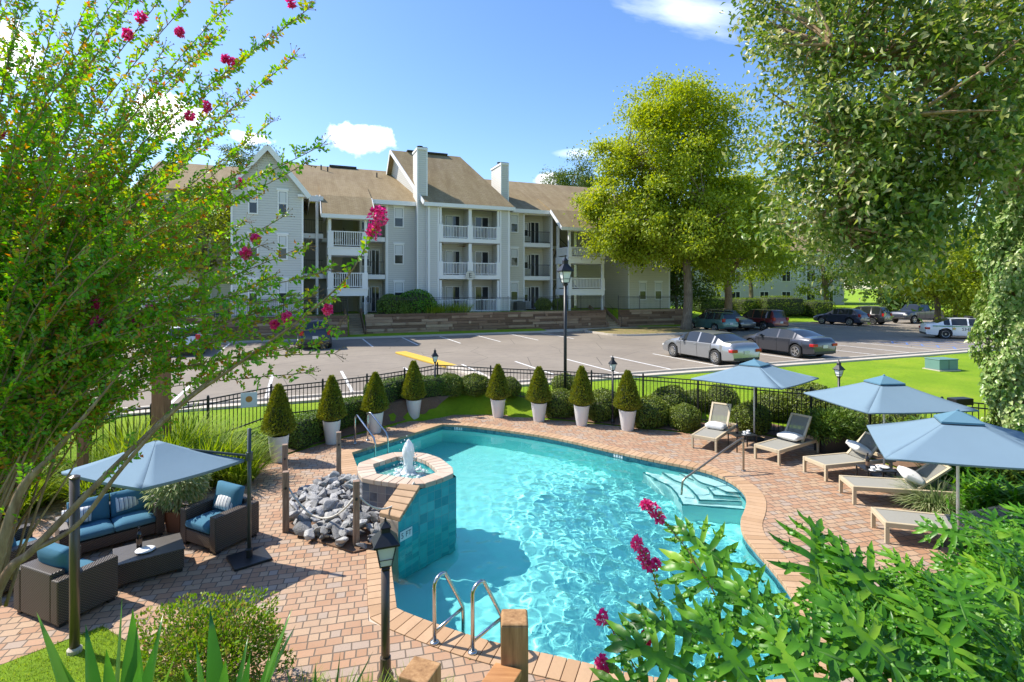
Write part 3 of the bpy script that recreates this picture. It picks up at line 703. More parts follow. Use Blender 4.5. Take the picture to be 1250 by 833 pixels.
def win(par, u0, u1, z0, z1, v, blind=0.5, tr=0.09, head=True):
    f = B(); f.box(u0-tr, v-0.05, z0-tr, u0, v+0.02, z1+tr); f.box(u1, v-0.05, z0-tr, u1+tr, v+0.02, z1+tr); f.box(u0, v-0.05, z1, u1, v+0.02, z1+tr); f.box(u0, v-0.06, z0-tr, u1, v+0.02, z0)
    if head: f.box(u0-tr-0.06, v-0.08, z1+tr+0.002, u1+tr+0.06, v+0.02, z1+tr+0.14)
    f.box(u0, v-0.035, (z0+z1)/2-0.025, u1, v+0.02, (z0+z1)/2+0.025)
    w = f.build('window', M['white'], par)
    g = B(); g.box(u0, v-0.015, z0, u1, v+0.01, z1); g.build('pane', M['glass'], w)
    if blind: b = B(); b.box(u0+0.03, v-0.02, z1-(z1-z0)*blind, u1-0.03, v-0.016, z1-0.02); b.build('blind', M['blind'], w)
    return w
def rail(par, a, b, z0, h=1.0, mat='white', gap=0.13, pw=0.035, name='railing'):
    """railing between two points (u,v) at floor height z0"""
    r = B(); A = Vector((a[0],a[1],0)); Bv = Vector((b[0],b[1],0)); L = (Bv-A).length; n = max(2, int(L/gap))
    r.beam(A+Vector((0,0,z0+h)), Bv+Vector((0,0,z0+h)), 0.07 if mat == 'white' else 0.04, 0.07 if mat == 'white' else 0.04); r.beam(A+Vector((0,0,z0+0.1)), Bv+Vector((0,0,z0+0.1)), 0.05, 0.05)
    for k in range(1, n):
        p = A+(Bv-A)*k/n; r.box(p.x-pw/2, p.y-pw/2, z0+0.1, p.x+pw/2, p.y+pw/2, z0+h)
    return r.build(name, M[mat if mat == 'white' else 'iron'], par)
def slider(par, u0, u1, z0, z1, v, left=True):
    d = B(); d.box(u0-0.08, v-0.06, z0, u0, v+0.02, z1+0.08); d.box(u1, v-0.06, z0, u1+0.08, v+0.02, z1+0.08); d.box(u0, v-0.06, z1, u1, v+0.02, z1+0.08); d.box((u0+u1)/2-0.03, v-0.05, z0, (u0+u1)/2+0.03, v+0.02, z1)
    x = d.build('balcony_door', M['white'], par); g = B(); g.box(u0, v-0.02, z0+0.05, u1, v+0.01, z1); g.build('pane', M['glass'], x)
    bl = B(); bl.box(u0+0.05, v-0.026, z0+0.1, (u0+u1)/2-0.06, v-0.021, z1-0.03); bl.build('blind', M['blind'], x) if left else None
# --- tower
tl, tr_ = UV(522.7, 43)[0], UV(622, 43)[0]; ol, orr = UV(536, 43)[0], UV(610, 43)[0]; oc = UV(574, 43)[0]
w = B(); w.box(tl, 43, F1-0.3, ol, 43.25, EV); w.box(orr, 43, F1-0.3, tr_, 43.25, EV); w.box(ol, 43, EV-0.45, orr, 43.25, EV)
w.box(tl, 43.25, F1-0.3, tl+0.2, 55, EV); w.box(tr_-0.2, 43.25, F1-0.3, tr_, 55, EV); w.box(ol, 45.0, F1-0.3, orr, 45.2, EV); w.box(ol-0.2, 43.25, F1-0.3, ol-0.02, 45.0, EV); w.box(orr+0.02, 43.25, F1-0.3, orr+0.2, 45.0, EV)
w.box(tl+0.2, 54.8, F1-0.3, tr_-0.2, 55, EV)
# gable end (left) up to the ridge
RV, RZ = 49.0, 16.7
gx = tl-1.7; w.add([(tl,43,EV),(gx,RV,RZ-0.12),(gx,2*RV-43,EV),(tl+0.2,43,EV),(gx+0.2,RV,RZ-0.12),(gx+0.2,2*RV-43,EV)], [(0,2,1),(3,4,5),(0,1,4,3),(1,2,5,4),(2,0,3,5)])
w.build('wall', M['siding'], bld)
for F, nm in ((F1, 1), (F2, 2), (F3, 3)):
    s = B()
    if nm > 1: s.box(ol, 42.9, F-0.34, orr, 45.0, F)
    else: s.box(ol, 42.9, F-0.2, orr, 45.0, F+0.04)
    b = s.build('balcony', M['white'], bld)
    for x, wd in ((ol+0.13, 0.26), (oc, 0.34), (orr-0.13, 0.26)):
        c = B(); c.box(x-wd/2+0.04, 42.98, F, x+wd/2-0.04, 43.14, F+2.66); c.box(x-wd/2-0.06, 42.9, F, x+wd/2+0.06, 43.2, F+1.12); c.build('column', M['white'], b)
    rail(b, (ol+0.3, 43.05), (oc-0.25, 43.05), F, 1.02); rail(b, (oc+0.25, 43.05), (orr-0.3, 43.05), F, 1.02)
    dv = B(); dv.box(oc-0.06, 43.2, F, oc+0.06, 45.0, F+2.7); dv.build('divider', M['siding'], b)
    for base, wdt in ((ol, oc-ol), (oc, orr-oc)):
        slider(bld, base+wdt*0.42, base+wdt*0.86, F+0.02, F+2.1, 45.0, left=(base == ol)); win(bld, base+0.25, base+wdt*0.28, F+0.9, F+2.0, 45.0, 0.3, head=False)
hd = B(); hd.box(ol, 42.95, F3+2.62, orr, 43.2, EV-0.45); hd.build('beam', M['white'], bld)
lt = B(); cpx = UV(571, 44.2)[0]-0.4; lt.lathe([(0.06,0),(0.11,0.03),(0.02,0.06)], 10, (cpx, 44.1, F2+2.45)); lt.tube([(cpx,44.1,F2+2.5),(cpx,44.1,F2+2.72)], 0.015)
for k in range(5): a = k*1.257; lt.beam((cpx,44.1,F2+2.52),(cpx+0.55*math.cos(a),44.1+0.55*math.sin(a),F2+2.52),0.13,0.015)
lt.build('ceiling_fan', mk_wood('fan blade wood', [(0.2,0.1,0.05),(0.3,0.15,0.07),(0.4,0.22,0.1)]), bld)
tm = B()
for x in (tl+0.06, tr_-0.06): tm.box(x-0.09, 42.96, F1-0.3, x+0.09, 43.02, EV)
for x in (ol-0.07, orr+0.07): tm.box(x-0.07, 42.95, F1, x+0.07, 43.02, EV-0.4)
tm.build('corner_trim', M['white'], bld)
# tower roof: ridge along the facade, hipped at the right end, gable at the left
def slab(mb, pts, th=0.14):
    """a sloping roof plate of given thickness (points counter-clockwise seen from above)"""
    n = len(pts); vs = list(pts)+[(p[0],p[1],p[2]-th) for p in pts]
    mb.add(vs, [tuple(range(n)), tuple(range(2*n-1,n-1,-1))]+[(i, n+i, n+(i+1)%n, (i+1)%n) for i in range(n)])
ov = 0.35; k_ = (RZ-EV)/(RV-43); ez = EV-0.02-ov*k_*0.6+0.12
rl, rr = tl-2.1, tr_-2.7
rf = B(); slab(rf, [(tl-0.4,43-ov,ez),(tr_+ov,43-ov,ez),(rr,RV,RZ+0.1),(rl,RV,RZ+0.1)]); slab(rf, [(rl,RV,RZ+0.098),(rr,RV,RZ+0.098),(tr_+ov,2*RV-43+ov,ez),(tl-2.1,2*RV-43+ov,ez)]); slab(rf, [(tr_+ov,43-ov,ez-0.003),(tr_+ov,2*RV-43+ov,ez-0.003),(rr,RV,RZ+0.095)])
rf.build('roof', M['roof'], bld)
fa = B(); fa.box(tl-0.42, 43-ov-0.05, ez-0.32, tr_+ov, 43-ov+0.0, ez-0.02); fa.box(tr_+ov, 43-ov-0.05, ez-0.32, tr_+ov+0.05, 2*RV-43+ov, ez-0.02); fa.beam((tl-0.43, 43-ov, ez-0.1), (tl-2.13, RV, RZ), 0.05, 0.32); fa.beam((tl-2.13, 2*RV-43+ov, ez-0.1), (tl-2.13, RV, RZ), 0.05, 0.32)
fa.box(tl-0.1, 43-ov, ez-0.2, tr_+ov, 43.0, ez-0.15)
fa.build('fascia', M['white'], bld)
vt = B(); vt.box(tl-0.6, RV-0.25, RZ+0.09, tl+3.2, RV+0.25, RZ+0.22); vt.build('ridge_vent', M['cap'], bld)
# chimneys
def chimney(u0, u1, v0, v1, z0, z1):
    c = B(); c.box(u0, v0, z0, u1, v1, z1); o = c.build('chimney', M['siding'], bld)
    t = B(); t.box(u0-0.06, v0-0.06, z1-0.12, u1+0.06, v1+0.06, z1+0.05)
    for x in (u0, u1):
        t.box(x-0.05, v0-0.03, z0, x+0.05, v0+0.02, z1-0.12)
    t.build('chimney_trim', M['white'], o); q = B(); q.box(u0-0.03, v0-0.03, z1+0.052, u1+0.03, v1+0.03, z1+0.10); q.lathe([(0.2,0),(0.2,0.2),(0.26,0.22),(0.26,0.28)], 10, ((u0+u1)/2, (v0+v1)/2, z1+0.1)); q.build('chimney_cap', M['cap'], o)
c1u = tl-0.02; chimney(c1u-0.78, c1u, 43.35, 45.2, F1-0.2, 15.75)
c2a, c2b = UV(612, 45.2)[0], UV(620.5, 45.2)[0]; chimney(c2a, c2b, 45.2, 47.9, 11.2, 15.6)
# --- left recess wall with windows
VL = 44.5
xa, xb, xc = UV(441, VL)[0], UV(473, VL)[0], tl-0.8
w = B(); w.box(xb, VL, F1-0.3, xc+0.85, VL+0.2, EV+0.1)
w.build('wall', M['siding'], bld)
for F in (F1, F2, F3): win(bld, UV(482, VL)[0], UV(491.5, VL)[0], F+0.95, F+2.45, VL, 0.55)
dsp = B(); dsp.tube([(xc+0.3,VL-0.06,F1),(xc+0.3,VL-0.06,EV-0.2)],0.05); dsp.box(xb-0.09, VL-0.04, F1-0.3, xb+0.05, VL+0.0, EV-0.1); dsp.build('downspout', M['white'], bld)
# recessed balconies of the left part
def recess(u0, u1, v, back, dark=True):
    w = B(); w.box(u0-0.1, back, F1-0.3, u1, back+0.2, EV+0.1); w.box(u1-0.18, v+0.2, F1-0.3, u1-0.02, back, EV+0.1); w.box(u0-0.1, v+0.3, F1-0.3, u0+0.06, back, EV+0.1); w.build('wall', M['siding_b'], bld)
    for F in (F1, F2, F3):
        s = B(); s.box(u0, v-0.02, F-0.36, u1-0.2, back, F); b = s.build('balcony', M['white'], bld)
        rail(b, (u0+0.05, v+0.06), (u1-0.22, v+0.06), F, 1.05, 'iron', 0.12, 0.018) if F > F1 else None
        slider(bld, u0+(u1-u0)*0.5, u0+(u1-u0)*0.78, F+0.02, F+2.1, back, False); win(bld, u0+(u1-u0)*0.12, u0+(u1-u0)*0.38, F+0.8, F+2.0, back, 0.5, head=False)
        sh = B(); sh.box(u0+(u1-u0)*0.39+0.08, back-0.05, F+0.75, u0+(u1-u0)*0.39+0.34, back-0.002, F+2.05); sh.build('shutter', M['shutter'], bld)
    h = B(); h.box(u0, v-0.03, EV-0.35, u1, v+0.2, EV+0.05); h.box(u1-0.16, v-0.05, F1-0.3, u1+0.04, v+0.02, EV-0.36); h.build('column', M['white'], bld)
recess(xa, xb, VL, VL+1.7)
# --- main roof, left run
MV, MZ = 52.0, 15.5
lL, lR = UV(282, 40.2)[0], UV(370, 40.2)[0]; lm = (lL+lR)/2
def gable_run(u0, u1, v_eave, z_eave, vb, zb):
    rf = B(); slab(rf, [(u0,v_eave,z_eave),(u1,v_eave,z_eave),(u1,MV,MZ),(u0,MV,MZ)]); slab(rf, [(u0,MV,MZ-0.002),(u1,MV,MZ-0.002),(u1,vb,zb),(u0,vb,zb)]); rf.build('roof', M['roof'], bld)
    f = B(); f.box(u0, v_eave-0.05, z_eave-0.34, u1, v_eave-0.002, z_eave-0.0); f.box(u0, v_eave, z_eave-0.3, u1, v_eave+0.75, z_eave-0.25); f.build('fascia', M['white'], bld)
gable_run(lm, tl-0.45, VL-0.55, EV+0.05, 60, EV)
vt = B(); ru = UV(402, MV)[0]; vt.box(ru, MV-0.3, MZ-0.04, ru+2.4, MV+0.3, MZ+0.12); vt.build('ridge_vent', M['cap'], bld)
for px, dv in ((392, 1.2), (400, 1.6), (460, 2.2)):
    q = B(); uu = UV(px, MV-dv)[0]; zz = MZ-dv*(MZ-EV)/(MV-VL+0.55); q.tube([(uu, MV-dv, zz-0.1), (uu, MV-dv, zz+0.45)], 0.06); q.build('vent_pipe', M['cap'], bld)
# --- left stair bay (open half landings in white), roof running down over it
def stair_bay(px0, px1, v, side_px, rails_, bands, eave_y, right=False):
    u0, u1 = UV(px0, v)[0], UV(px1, v)[0]; Z = lambda y: CAMZ-(y-HOR)/FPX*UV((px0+px1)/2, v)[1]
    ze = Z(eave_y); dep = 2.6
    for (ra, rb), (ba, bb_) in zip(rails_, bands):
        s = B(); s.box(u0, v, Z(bb_), u1, v+dep, Z(ba)); s.box(u0-0.05, v-0.06, Z(ba)-0.1, u1+0.05, v-0.002, Z(ba)); b = s.build('landing', M['white'], bld)
        pw = 0.42 if not right else 0.34
        for x0 in (u0, u1-pw): q = B(); q.box(x0, v-0.03, Z(ba)+0.002, x0+pw, v+0.25, Z(ra)+0.03); q.build('rail_post', M['white'], b)
        rail(b, (u0+pw, v+0.08), (u1-pw, v+0.08), Z(rb), Z(ra)-Z(rb), 'white', 0.15, 0.05); rail(b, (u0+0.08, v+0.3), (u0+0.08, v+dep-0.1), Z(rb), Z(ra)-Z(rb), 'white', 0.15, 0.05)
    for x0 in (u0+0.05, u1-0.25):
        for (za, zb) in ((F1-0.2, Z(bands[1][1])), (Z(rails_[1][0])+0.03, Z(bands[0][1])), (Z(rails_[0][0])+0.03, ze-0.3)):
            q = B(); q.box(x0, v+0.02, za, x0+0.2, v+0.22, zb); q.build('column', M['white'], bld)
    for x0 in (u0+0.05,):
        q = B(); q.box(x0, v+dep-0.3, F1-0.2, x0+0.22, v+dep-0.1, ze+0.4); q.build('column', M['white'], bld)
    h = B(); h.box(u0, v-0.02, ze-0.32, u1, v+0.26, ze-0.02); h.build('beam', M['white'], bld)
    # flights of stairs inside
    lv = [F1, Z(bands[1][0]), F2, Z(bands[0][0]), F3]
    for k in range(4):
        q = B(); x = u0+(0.3 if k%2 == 0 else 1.5); a, b_ = (v+dep+2.4, v+dep) if k%2 == 0 else (v+dep, v+dep+2.4)
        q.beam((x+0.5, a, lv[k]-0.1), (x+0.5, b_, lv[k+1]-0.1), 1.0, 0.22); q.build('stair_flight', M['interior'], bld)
        r_ = B(); r_.tube([(x+0.02, a, lv[k]+0.9), (x+0.02, b_, lv[k+1]+0.9)], 0.03)
        for f in np.linspace(0.05, 0.95, 8): yy = a+(b_-a)*f; zz = lv[k]+(lv[k+1]-lv[k])*f; r_.tube([(x+0.02, yy, zz), (x+0.02, yy, zz+0.9)], 0.012)
        r_.build('stair_rail', M['iron'], bld)
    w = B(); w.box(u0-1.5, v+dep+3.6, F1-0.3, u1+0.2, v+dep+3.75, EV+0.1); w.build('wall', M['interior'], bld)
    for F in (F2, F3):
        q = B(); q.box(u0-1.6, v+dep+2.4, F-0.3, u1, v+dep+3.6, F); q.build('landing', M['white'], bld)
    for F in (F1, F2, F3):
        d = B(); d.box(u1-1.4, v+dep+3.54, F, u1-0.5, v+dep+3.598, F+2.05); d.build('door', M['door'], bld)
        d = B(); d.box(u0-0.9, v+dep+3.54, F, u0, v+dep+3.598, F+2.05); d.build('door', M['door'], bld)
    return u0, u1, ze
VB = 41.9
b0, b1, bz_ = stair_bay(400, 449, VB, 394, [(283,301),(333.6,351.6)], [(301.5,312),(352,361.5)], 263)
b00 = UV(388, VB)[0]
rf = B(); slab(rf, [(b0-0.45,VB-0.4,bz_),(b1+0.5,VB-0.4,bz_),(b1+0.5,43.85,11.5),(b0-0.45,43.85,11.5)]); slab(rf, [(b0-0.45,43.85,11.5),(b1+0.5,43.85,11.5),(b1+0.5,46.5,12.78),(b0-0.45,46.5,12.78)]); rf.build('roof', M['roof'], bld)
f = B(); f.box(b0-0.47, VB-0.46, bz_-0.3, b1+0.52, VB-0.402, bz_-0.01); f.beam((b0-0.48, VB-0.42, bz_-0.13), (b0-0.48, 43.8, 11.35), 0.05, 0.28); f.beam((b1+0.53, VB-0.42, bz_-0.13), (b1+0.53, 43.8, 11.35), 0.05, 0.28); f.build('fascia', M['white'], bld)
sg = B(); sg.add([(b0-0.2,VB+0.3,bz_-0.25),(b0-0.2,VL+0.8,EV+0.55),(b0-0.2,VL+0.8,bz_-0.25),(b0-0.1,VB+0.3,bz_-0.25),(b0-0.1,VL+0.8,EV+0.55),(b0-0.1,VL+0.8,bz_-0.25)], [(0,2,1),(3,4,5),(0,1,4,3),(1,2,5,4),(2,0,3,5)]); sg.build('wall', M['siding'], bld)
# breezeway landings between wing and bay
g0, g1 = lR+0.02, b0-0.25
for F in (F2, F3):
    s = B(); s.box(g0, 43.4, F-0.36, g1, 48, F); b = s.build('landing', M['white'], bld); rail(b, (g0, 43.5), (g1, 43.5), F, 1.05, 'iron', 0.12, 0.018)
q = B(); q.box(g1-0.55, 43.2, F1-0.2, g1-0.35, 43.42, EV); q.box(g0, 43.1, EV-0.5, g1, 43.4, EV-0.1); q.build('column', M['white'], bld)
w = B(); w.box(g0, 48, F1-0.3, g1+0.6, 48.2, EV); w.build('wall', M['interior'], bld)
# --- left wing with gable front
LZ = 14.05; VF = 40.2; le = 11.25
w = B(); w.box(lL, VF, F1-0.3, lR, VF+0.2, le); w.box(lR-0.2, VF+0.2, F1-0.3, lR, 54, le); w.box(lL, VF+0.2, F1-0.3, lL+0.2, 54, le); w.box(lL+0.2, 53.8, F1-0.3, lR-0.2, 54, le)
w.add([(lL,VF,le),(lR,VF,le),(lm,VF,LZ-0.1),(lL,VF+0.2,le),(lR,VF+0.2,le),(lm,VF+0.2,LZ-0.1)], [(0,1,2),(5,4,3),(0,2,5,3),(2,1,4,5)])
w.build('wall', M['siding'], bld)
for F in (F1, F2, F3):
    win(bld, UV(340.5, VF)[0], UV(349.5, VF)[0], F+0.95, F+2.5, VF, 0.55); win(bld, UV(304.5, VF)[0], UV(313.5, VF)[0], F+0.95, F+2.5, VF, 0.55)
sl = (LZ-le)/(lR-lm)
rf = B(); slab(rf, [(lm,VF-0.4,LZ),(lR+0.4,VF-0.4,le-0.4*sl),(lR+0.4,54.4,le-0.4*sl),(lm,54.4,LZ)][::-1][::-1]); slab(rf, [(lL-0.4,VF-0.4,le-0.4*sl),(lm,VF-0.4,LZ-0.002),(lm,54.4,LZ-0.002),(lL-0.4,54.4,le-0.4*sl)]); rf.build('roof', M['roof'], bld)
f = B(); f.beam((lm, VF-0.43, LZ-0.16), (lR+0.42, VF-0.43, le-0.4*sl-0.16), 0.05, 0.32); f.beam((lm, VF-0.431, LZ-0.16), (lL-0.42, VF-0.431, le-0.4*sl-0.16), 0.05, 0.32); f.box(lR+0.38, VF-0.4, le-0.4*sl-0.34, lR+0.44, 54, le-0.4*sl-0.04); f.box(lR-0.35, VF-0.3, le-0.62, lR+0.38, VF+0.6, le-0.46); f.build('fascia', M['white'], bld)
tm = B(); tm.box(lR-0.1, VF-0.03, F1-0.3, lR+0.02, VF+0.02, le); tm.box(lL-0.02, VF-0.03, F1-0.3, lL+0.1, VF+0.02, le); tm.build('corner_trim', M['white'], bld)
# a lower piece further left
w = B(); q0, q1 = UV(205, 45)[0], lL+0.4; w.box(q0-1.6, 45, F1-0.3, q1, 45.2, EV); w.build('wall', M['siding_b'], bld)
tm = B(); x = UV(256, 45)[0]; tm.box(x-0.12, 44.95, F1-0.3, x+0.12, 45.0, EV-0.1); tm.build('corner_trim', M['white'], bld)
s = B(); s.box(q0-1.5, 43.6, F1, q0+2.2, 45, F1+0.1); b = s.build('balcony', M['white'], bld); rail(b, (q0-1.5, 43.65), (q0+2.2, 43.65), F1+0.1, 1.0)
for F in (F1, F2, F3): win(bld, UV(232, 45)[0], UV(241, 45)[0], F+0.9, F+2.4, 45, 0.5)
rf = B(); slab(rf, [(q0-2.0,44.5,EV+0.05),(lm,44.5,EV+0.05),(lm,MV,MZ-0.7),(q0-2.0,MV,MZ-0.7)]); rf.build('roof', M['roof'], bld)
# --- right recess
VR = 44.8
ra, rb_, rc = UV(622, VR)[0], UV(640, VR)[0], UV(674, VR)[0]
w = B(); w.box(tr_, VR, F1-0.3, rb_, VR+0.2, EV+0.1); w.build('wall', M['siding_b'], bld)
for F in (F1, F2, F3): win(bld, UV(624, VR)[0], UV(631.5, VR)[0], F+0.95, F+2.45, VR, 0.5)
q = B(); q.box(rb_-0.1, VR-0.04, F1-0.3, rb_+0.02, VR, EV-0.3); q.build('corner_trim', M['white'], bld)
recess(rb_, rc, VR, VR+1.7)
VRB = 42.3
b0, b1, bz_ = stair_bay(694, 738, VRB, 690, [(302.5,313),(340,352.6)], [(313.5,322),(353,360.5)], 279, right=True)
rw0, rw1 = UV(767, 43.3)[0], UV(817.5, 43.3)[0]
gable_run(tr_+0.3, rw0+2.0, VR-0.55, EV+0.05, 60, EV)
rf = B(); slab(rf, [(b0-0.9,VRB-0.4,bz_),(b1+0.6,VRB-0.4,bz_),(b1+0.6,44.15,11.5),(b0-0.9,44.15,11.5)]); slab(rf, [(b0-0.9,44.15,11.5),(b1+0.6,44.15,11.5),(b1+0.6,47.0,12.95),(b0-0.9,47.0,12.95)]); rf.build('roof', M['roof'], bld)
f = B(); f.box(b0-0.92, VRB-0.46, bz_-0.3, b1+0.62, VRB-0.402, bz_-0.01); f.beam((b0-0.93, VRB-0.42, bz_-0.13), (b0-0.93, 44.1, 11.35), 0.05, 0.28); f.build('fascia', M['white'], bld)
w = B(); w.box(b1+0.05, 47.5, F1-0.3, rw0, 47.7, EV); w.box(rc+0.05, 50, F1-0.3, b1, 50.2, EV); w.build('wall', M['siding'], bld)
# --- right wing
rm = (rw0+rw1)/2; VW = 43.3; rz_ = 14.3
w = B(); w.box(rw0, VW, F1-0.3, rw1, VW+0.2, le); w.box(rw0, VW+0.2, F1-0.3, rw0+0.2, 56, le); w.box(rw1-0.2, VW+0.2, F1-0.3, rw1, 56, le); w.box(rw0+0.2, 55.8, F1-0.3, rw1-0.2, 56, le)
w.add([(rw0,VW,le),(rw1,VW,le),(rm,VW,rz_-0.1),(rw0,VW+0.2,le),(rw1,VW+0.2,le),(rm,VW+0.2,rz_-0.1)], [(0,1,2),(5,4,3),(0,2,5,3),(2,1,4,5)])
w.build('wall', M['siding_b'], bld)
for F in (F1, F2, F3):
    win(bld, UV(781, VW)[0], UV(788, VW)[0], F+0.95, F+2.5, VW, 0.5); win(bld, UV(800, VW)[0], UV(807, VW)[0], F+0.95, F+2.5, VW, 0.5)
sl = (rz_-le)/(rw1-rm)
rf = B(); slab(rf, [(rm,VW-0.4,rz_),(rw1+0.4,VW-0.4,le-0.4*sl),(rw1+0.4,56.4,le-0.4*sl),(rm,56.4,rz_)]); slab(rf, [(rw0-0.4,VW-0.4,le-0.4*sl),(rm,VW-0.4,rz_-0.002),(rm,56.4,rz_-0.002),(rw0-0.4,56.4,le-0.4*sl)]); rf.build('roof', M['roof'], bld)
f = B(); f.beam((rm, VW-0.43, rz_-0.16), (rw1+0.42, VW-0.43, le-0.4*sl-0.16), 0.05, 0.32); f.beam((rm, VW-0.431, rz_-0.16), (rw0-0.42, VW-0.431, le-0.4*sl-0.16), 0.05, 0.32); f.build('fascia', M['white'], bld)
tm = B(); tm.box(rw0-0.02, VW-0.03, F1-0.3, rw0+0.12, VW+0.02, le); tm.box(rw1-0.12, VW-0.03, F1-0.3, rw1+0.02, VW+0.02, le); tm.build('corner_trim', M['white'], bld)
# air conditioners on the terrace
def ac(loc, rz, label):
    t = thing('air_conditioner', label, 'air conditioner', loc, rz); m = MB(); m.box(-0.42,-0.42,0.05,0.42,0.42,0.8); m.build('casing', M['ac'], t, bevel=0.02)
    g = MB()
    for k in range(9): g.box(-0.43,-0.425,0.12+k*0.07,0.43,-0.421,0.15+k*0.07); g.box(-0.425,-0.43,0.12+k*0.07,-0.421,0.43,0.15+k*0.07)
    g.build('louvre', M['iron'], t); f = MB(); f.lathe([(0.3,0.801),(0.3,0.83),(0.02,0.85)], 14); f.build('fan_guard', M['iron'], t); b = MB(); b.box(-0.5,-0.5,0,0.5,0.5,0.05); b.build('pad', M['concrete'], t)
M['ac'] = plain('dark grey sheet metal', (0.10,0.105,0.10), 0.5)
ac(site(UV(272, 43.5)[0], 43.5, ZT), TH, 'dark air conditioner by the left corner of the apartment building')
ac(site(UV(634, 44)[0], 44, ZT), TH, 'dark air conditioner unit in front of the wall right of the tower')
# number plaque on the ground-floor balcony
def plaque():
    u = UV(574, 42.7)[0]; z = ZV(574, 336.5, 42.7); t = thing('number_plaque', 'round number plaque on a white post in front of the tower balcony', 'plaque', site(u, 42.7, ZT), TH)
    p = MB(); p.tube([(0,0.03,0),(0,0.03,z-ZT+0.3)], 0.04); p.build('post', M['white'], t); d = MB(); d.tube([(0,-0.02,z-ZT),(0,0.0,z-ZT)], 0.42, 20); d.build('disc', M['siding_b'], t)
    me = text_mesh('E', 0.55); me.materials.append(M['shutter']); o = link('lettering', me, t); o.rotation_euler = (R(90),0,0); o.location = (0,-0.03,z-ZT)
plaque()
# ------------------------------------------------------------------ spa, rocks, ropes, ladders
SPA = [Vector((p.x,p.y)) for p in (P(433.4,565.8,.75),P(482,550.8,.75),P(519,552.6,.75),P(538,559,.75),P(560,576.4,.75),P(511,593.5,.75),P(440,584,.75))]
if sum(SPA[i].x*SPA[(i+1)%7].y-SPA[(i+1)%7].x*SPA[i].y for i in range(7)) < 0: SPA = SPA[::-1]
sc_ = sum(SPA, Vector((0,0)))/7
spa = thing('raised_spa', 'raised tiled spa with tan coping and a bubbling fountain at the pool edge', 'spa', (sc_.x, sc_.y, 0))
def loc2(p): return (p[0]-sc_.x, p[1]-sc_.y)
O = [loc2(p) for p in SPA]; body = offset_poly([Vector(p) for p in O], -0.04); inn = offset_poly([Vector(p) for p in O], -0.30)
strip('tiled_wall', [tuple(p) for p in body], PB+0.05, 0.66, M['tile'], spa)
# the dry side facing the rocks is darker tile
dry = [tuple(p) for p in offset_poly([Vector(p) for p in O], -0.034)]
kE = min(range(7), key=lambda k: (SPA[k]-Vector((P(511,593.5,.75).x, P(511,593.5,.75).y))).length); order = [(kE-2)%7, (kE-1)%7, kE]
if (SPA[(kE+1)%7]-Vector((P(560,576.4,.75).x,P(560,576.4,.75).y))).length > 0.1: order = [(kE+2)%7, (kE+1)%7, kE]
dl = [dry[k] for k in order]
strip('dry_tile', dl, 0.0, 0.655, M['tile_dry'], spa, closed=False)
strip('inner_wall', [tuple(p) for p in inn], 0.05, 0.68, M['tile'], spa, flip=True)
fl = MB(); fl.add([(p[0],p[1],0.1) for p in inn], [tuple(range(7))]); fl.build('basin_floor', M['step'], spa)
ck = coping_ring([Vector(p) for p in inn], 0.30, 0.66, 0.75, 0.155, ov=0.02); ck.build('coping', M['spa_cope'], spa, bevel=0.012)
# water of the spa with rising bubbles
rg = np.random.default_rng(5); N = 44; g = np.linspace(-1.2, 1.2, N); XX, YY = np.meshgrid(g, g); rr_ = np.hypot(XX, YY)
ZZ = 0.575+0.012*np.sin(rr_*26)*np.exp(-rr_*2)+0.006*rg.normal(size=XX.shape); mk = in_poly(XX, YY, [tuple(p) for p in offset_poly([Vector(p) for p in O], -0.27)])
ix = np.arange(N*N).reshape(N, N); fmk = mk[:-1,:-1]|mk[1:,:-1]|mk[1:,1:]|mk[:-1,1:]; ff = np.stack([ix[:-1,:-1], ix[:-1,1:], ix[1:,1:], ix[1:,:-1]], -1)[fmk]
def mk_spawater():
    t = NT('bubbly spa water'); nz = t.noise(9, 5, 0.75, t.coord()); c = t.ramp(nz, [(0.4,(0.05,0.22,0.20)),(0.55,(0.16,0.36,0.33)),(0.7,(0.55,0.68,0.66))])
    return t.done(t.bsdf(c, 0.08, 0, 0.5))
M['spa_water'] = mk_spawater()
used = np.unique(ff); rem = np.full(N*N, -1); rem[used] = np.arange(len(used)); me = bpy.data.meshes.new('spa_water'); me.from_pydata(np.stack([XX.ravel(),YY.ravel(),ZZ.ravel()],-1)[used].tolist(), [], rem[ff].tolist()); me.materials.append(M['spa_water'])
link('water', me, spa, smooth=True)
def mk_foam():
    t = NT('white water foam'); nz = t.noise(30, 4, 0.7, t.coord()); b = t.bsdf((0.86,0.90,0.91), 0.3, 0, 0.5, t.bump(nz, 0.6, 0.01)); tr = t.n('ShaderNodeBsdfTranslucent'); tr.inputs[0].default_value = (0.9,0.93,0.94,1)
    m = t.n('ShaderNodeMixShader'); m.inputs[0].default_value = 0.4; t.l(b.outputs[0], m.inputs[1]); t.l(tr.outputs[0], m.inputs[2]); return t.done(m)
M['foam'] = mk_foam()
fx, fy = loc2(P2(498.5, 577, 0.58)); jet = MB(); rgj = random.Random(4)
prof = [(0.17,0.56),(0.12,0.60),(0.09,0.68),(0.085,0.8),(0.10,0.92),(0.105,1.03),(0.085,1.12),(0.05,1.19),(0.015,1.23)]
vs = []; n = 18
for r, z in prof:
    for j in range(n): a = 2*math.pi*j/n; q = r*(1+rgj.uniform(-0.22,0.22)); vs.append((fx+q*math.cos(a), fy+q*math.sin(a), z+rgj.uniform(-0.02,0.02)))
jet.add(vs, [(i*n+j, i*n+(j+1)%n, (i+1)*n+(j+1)%n, (i+1)*n+j) for i in range(len(prof)-1) for j in range(n)]+[tuple(range((len(prof)-1)*n, len(prof)*n))])
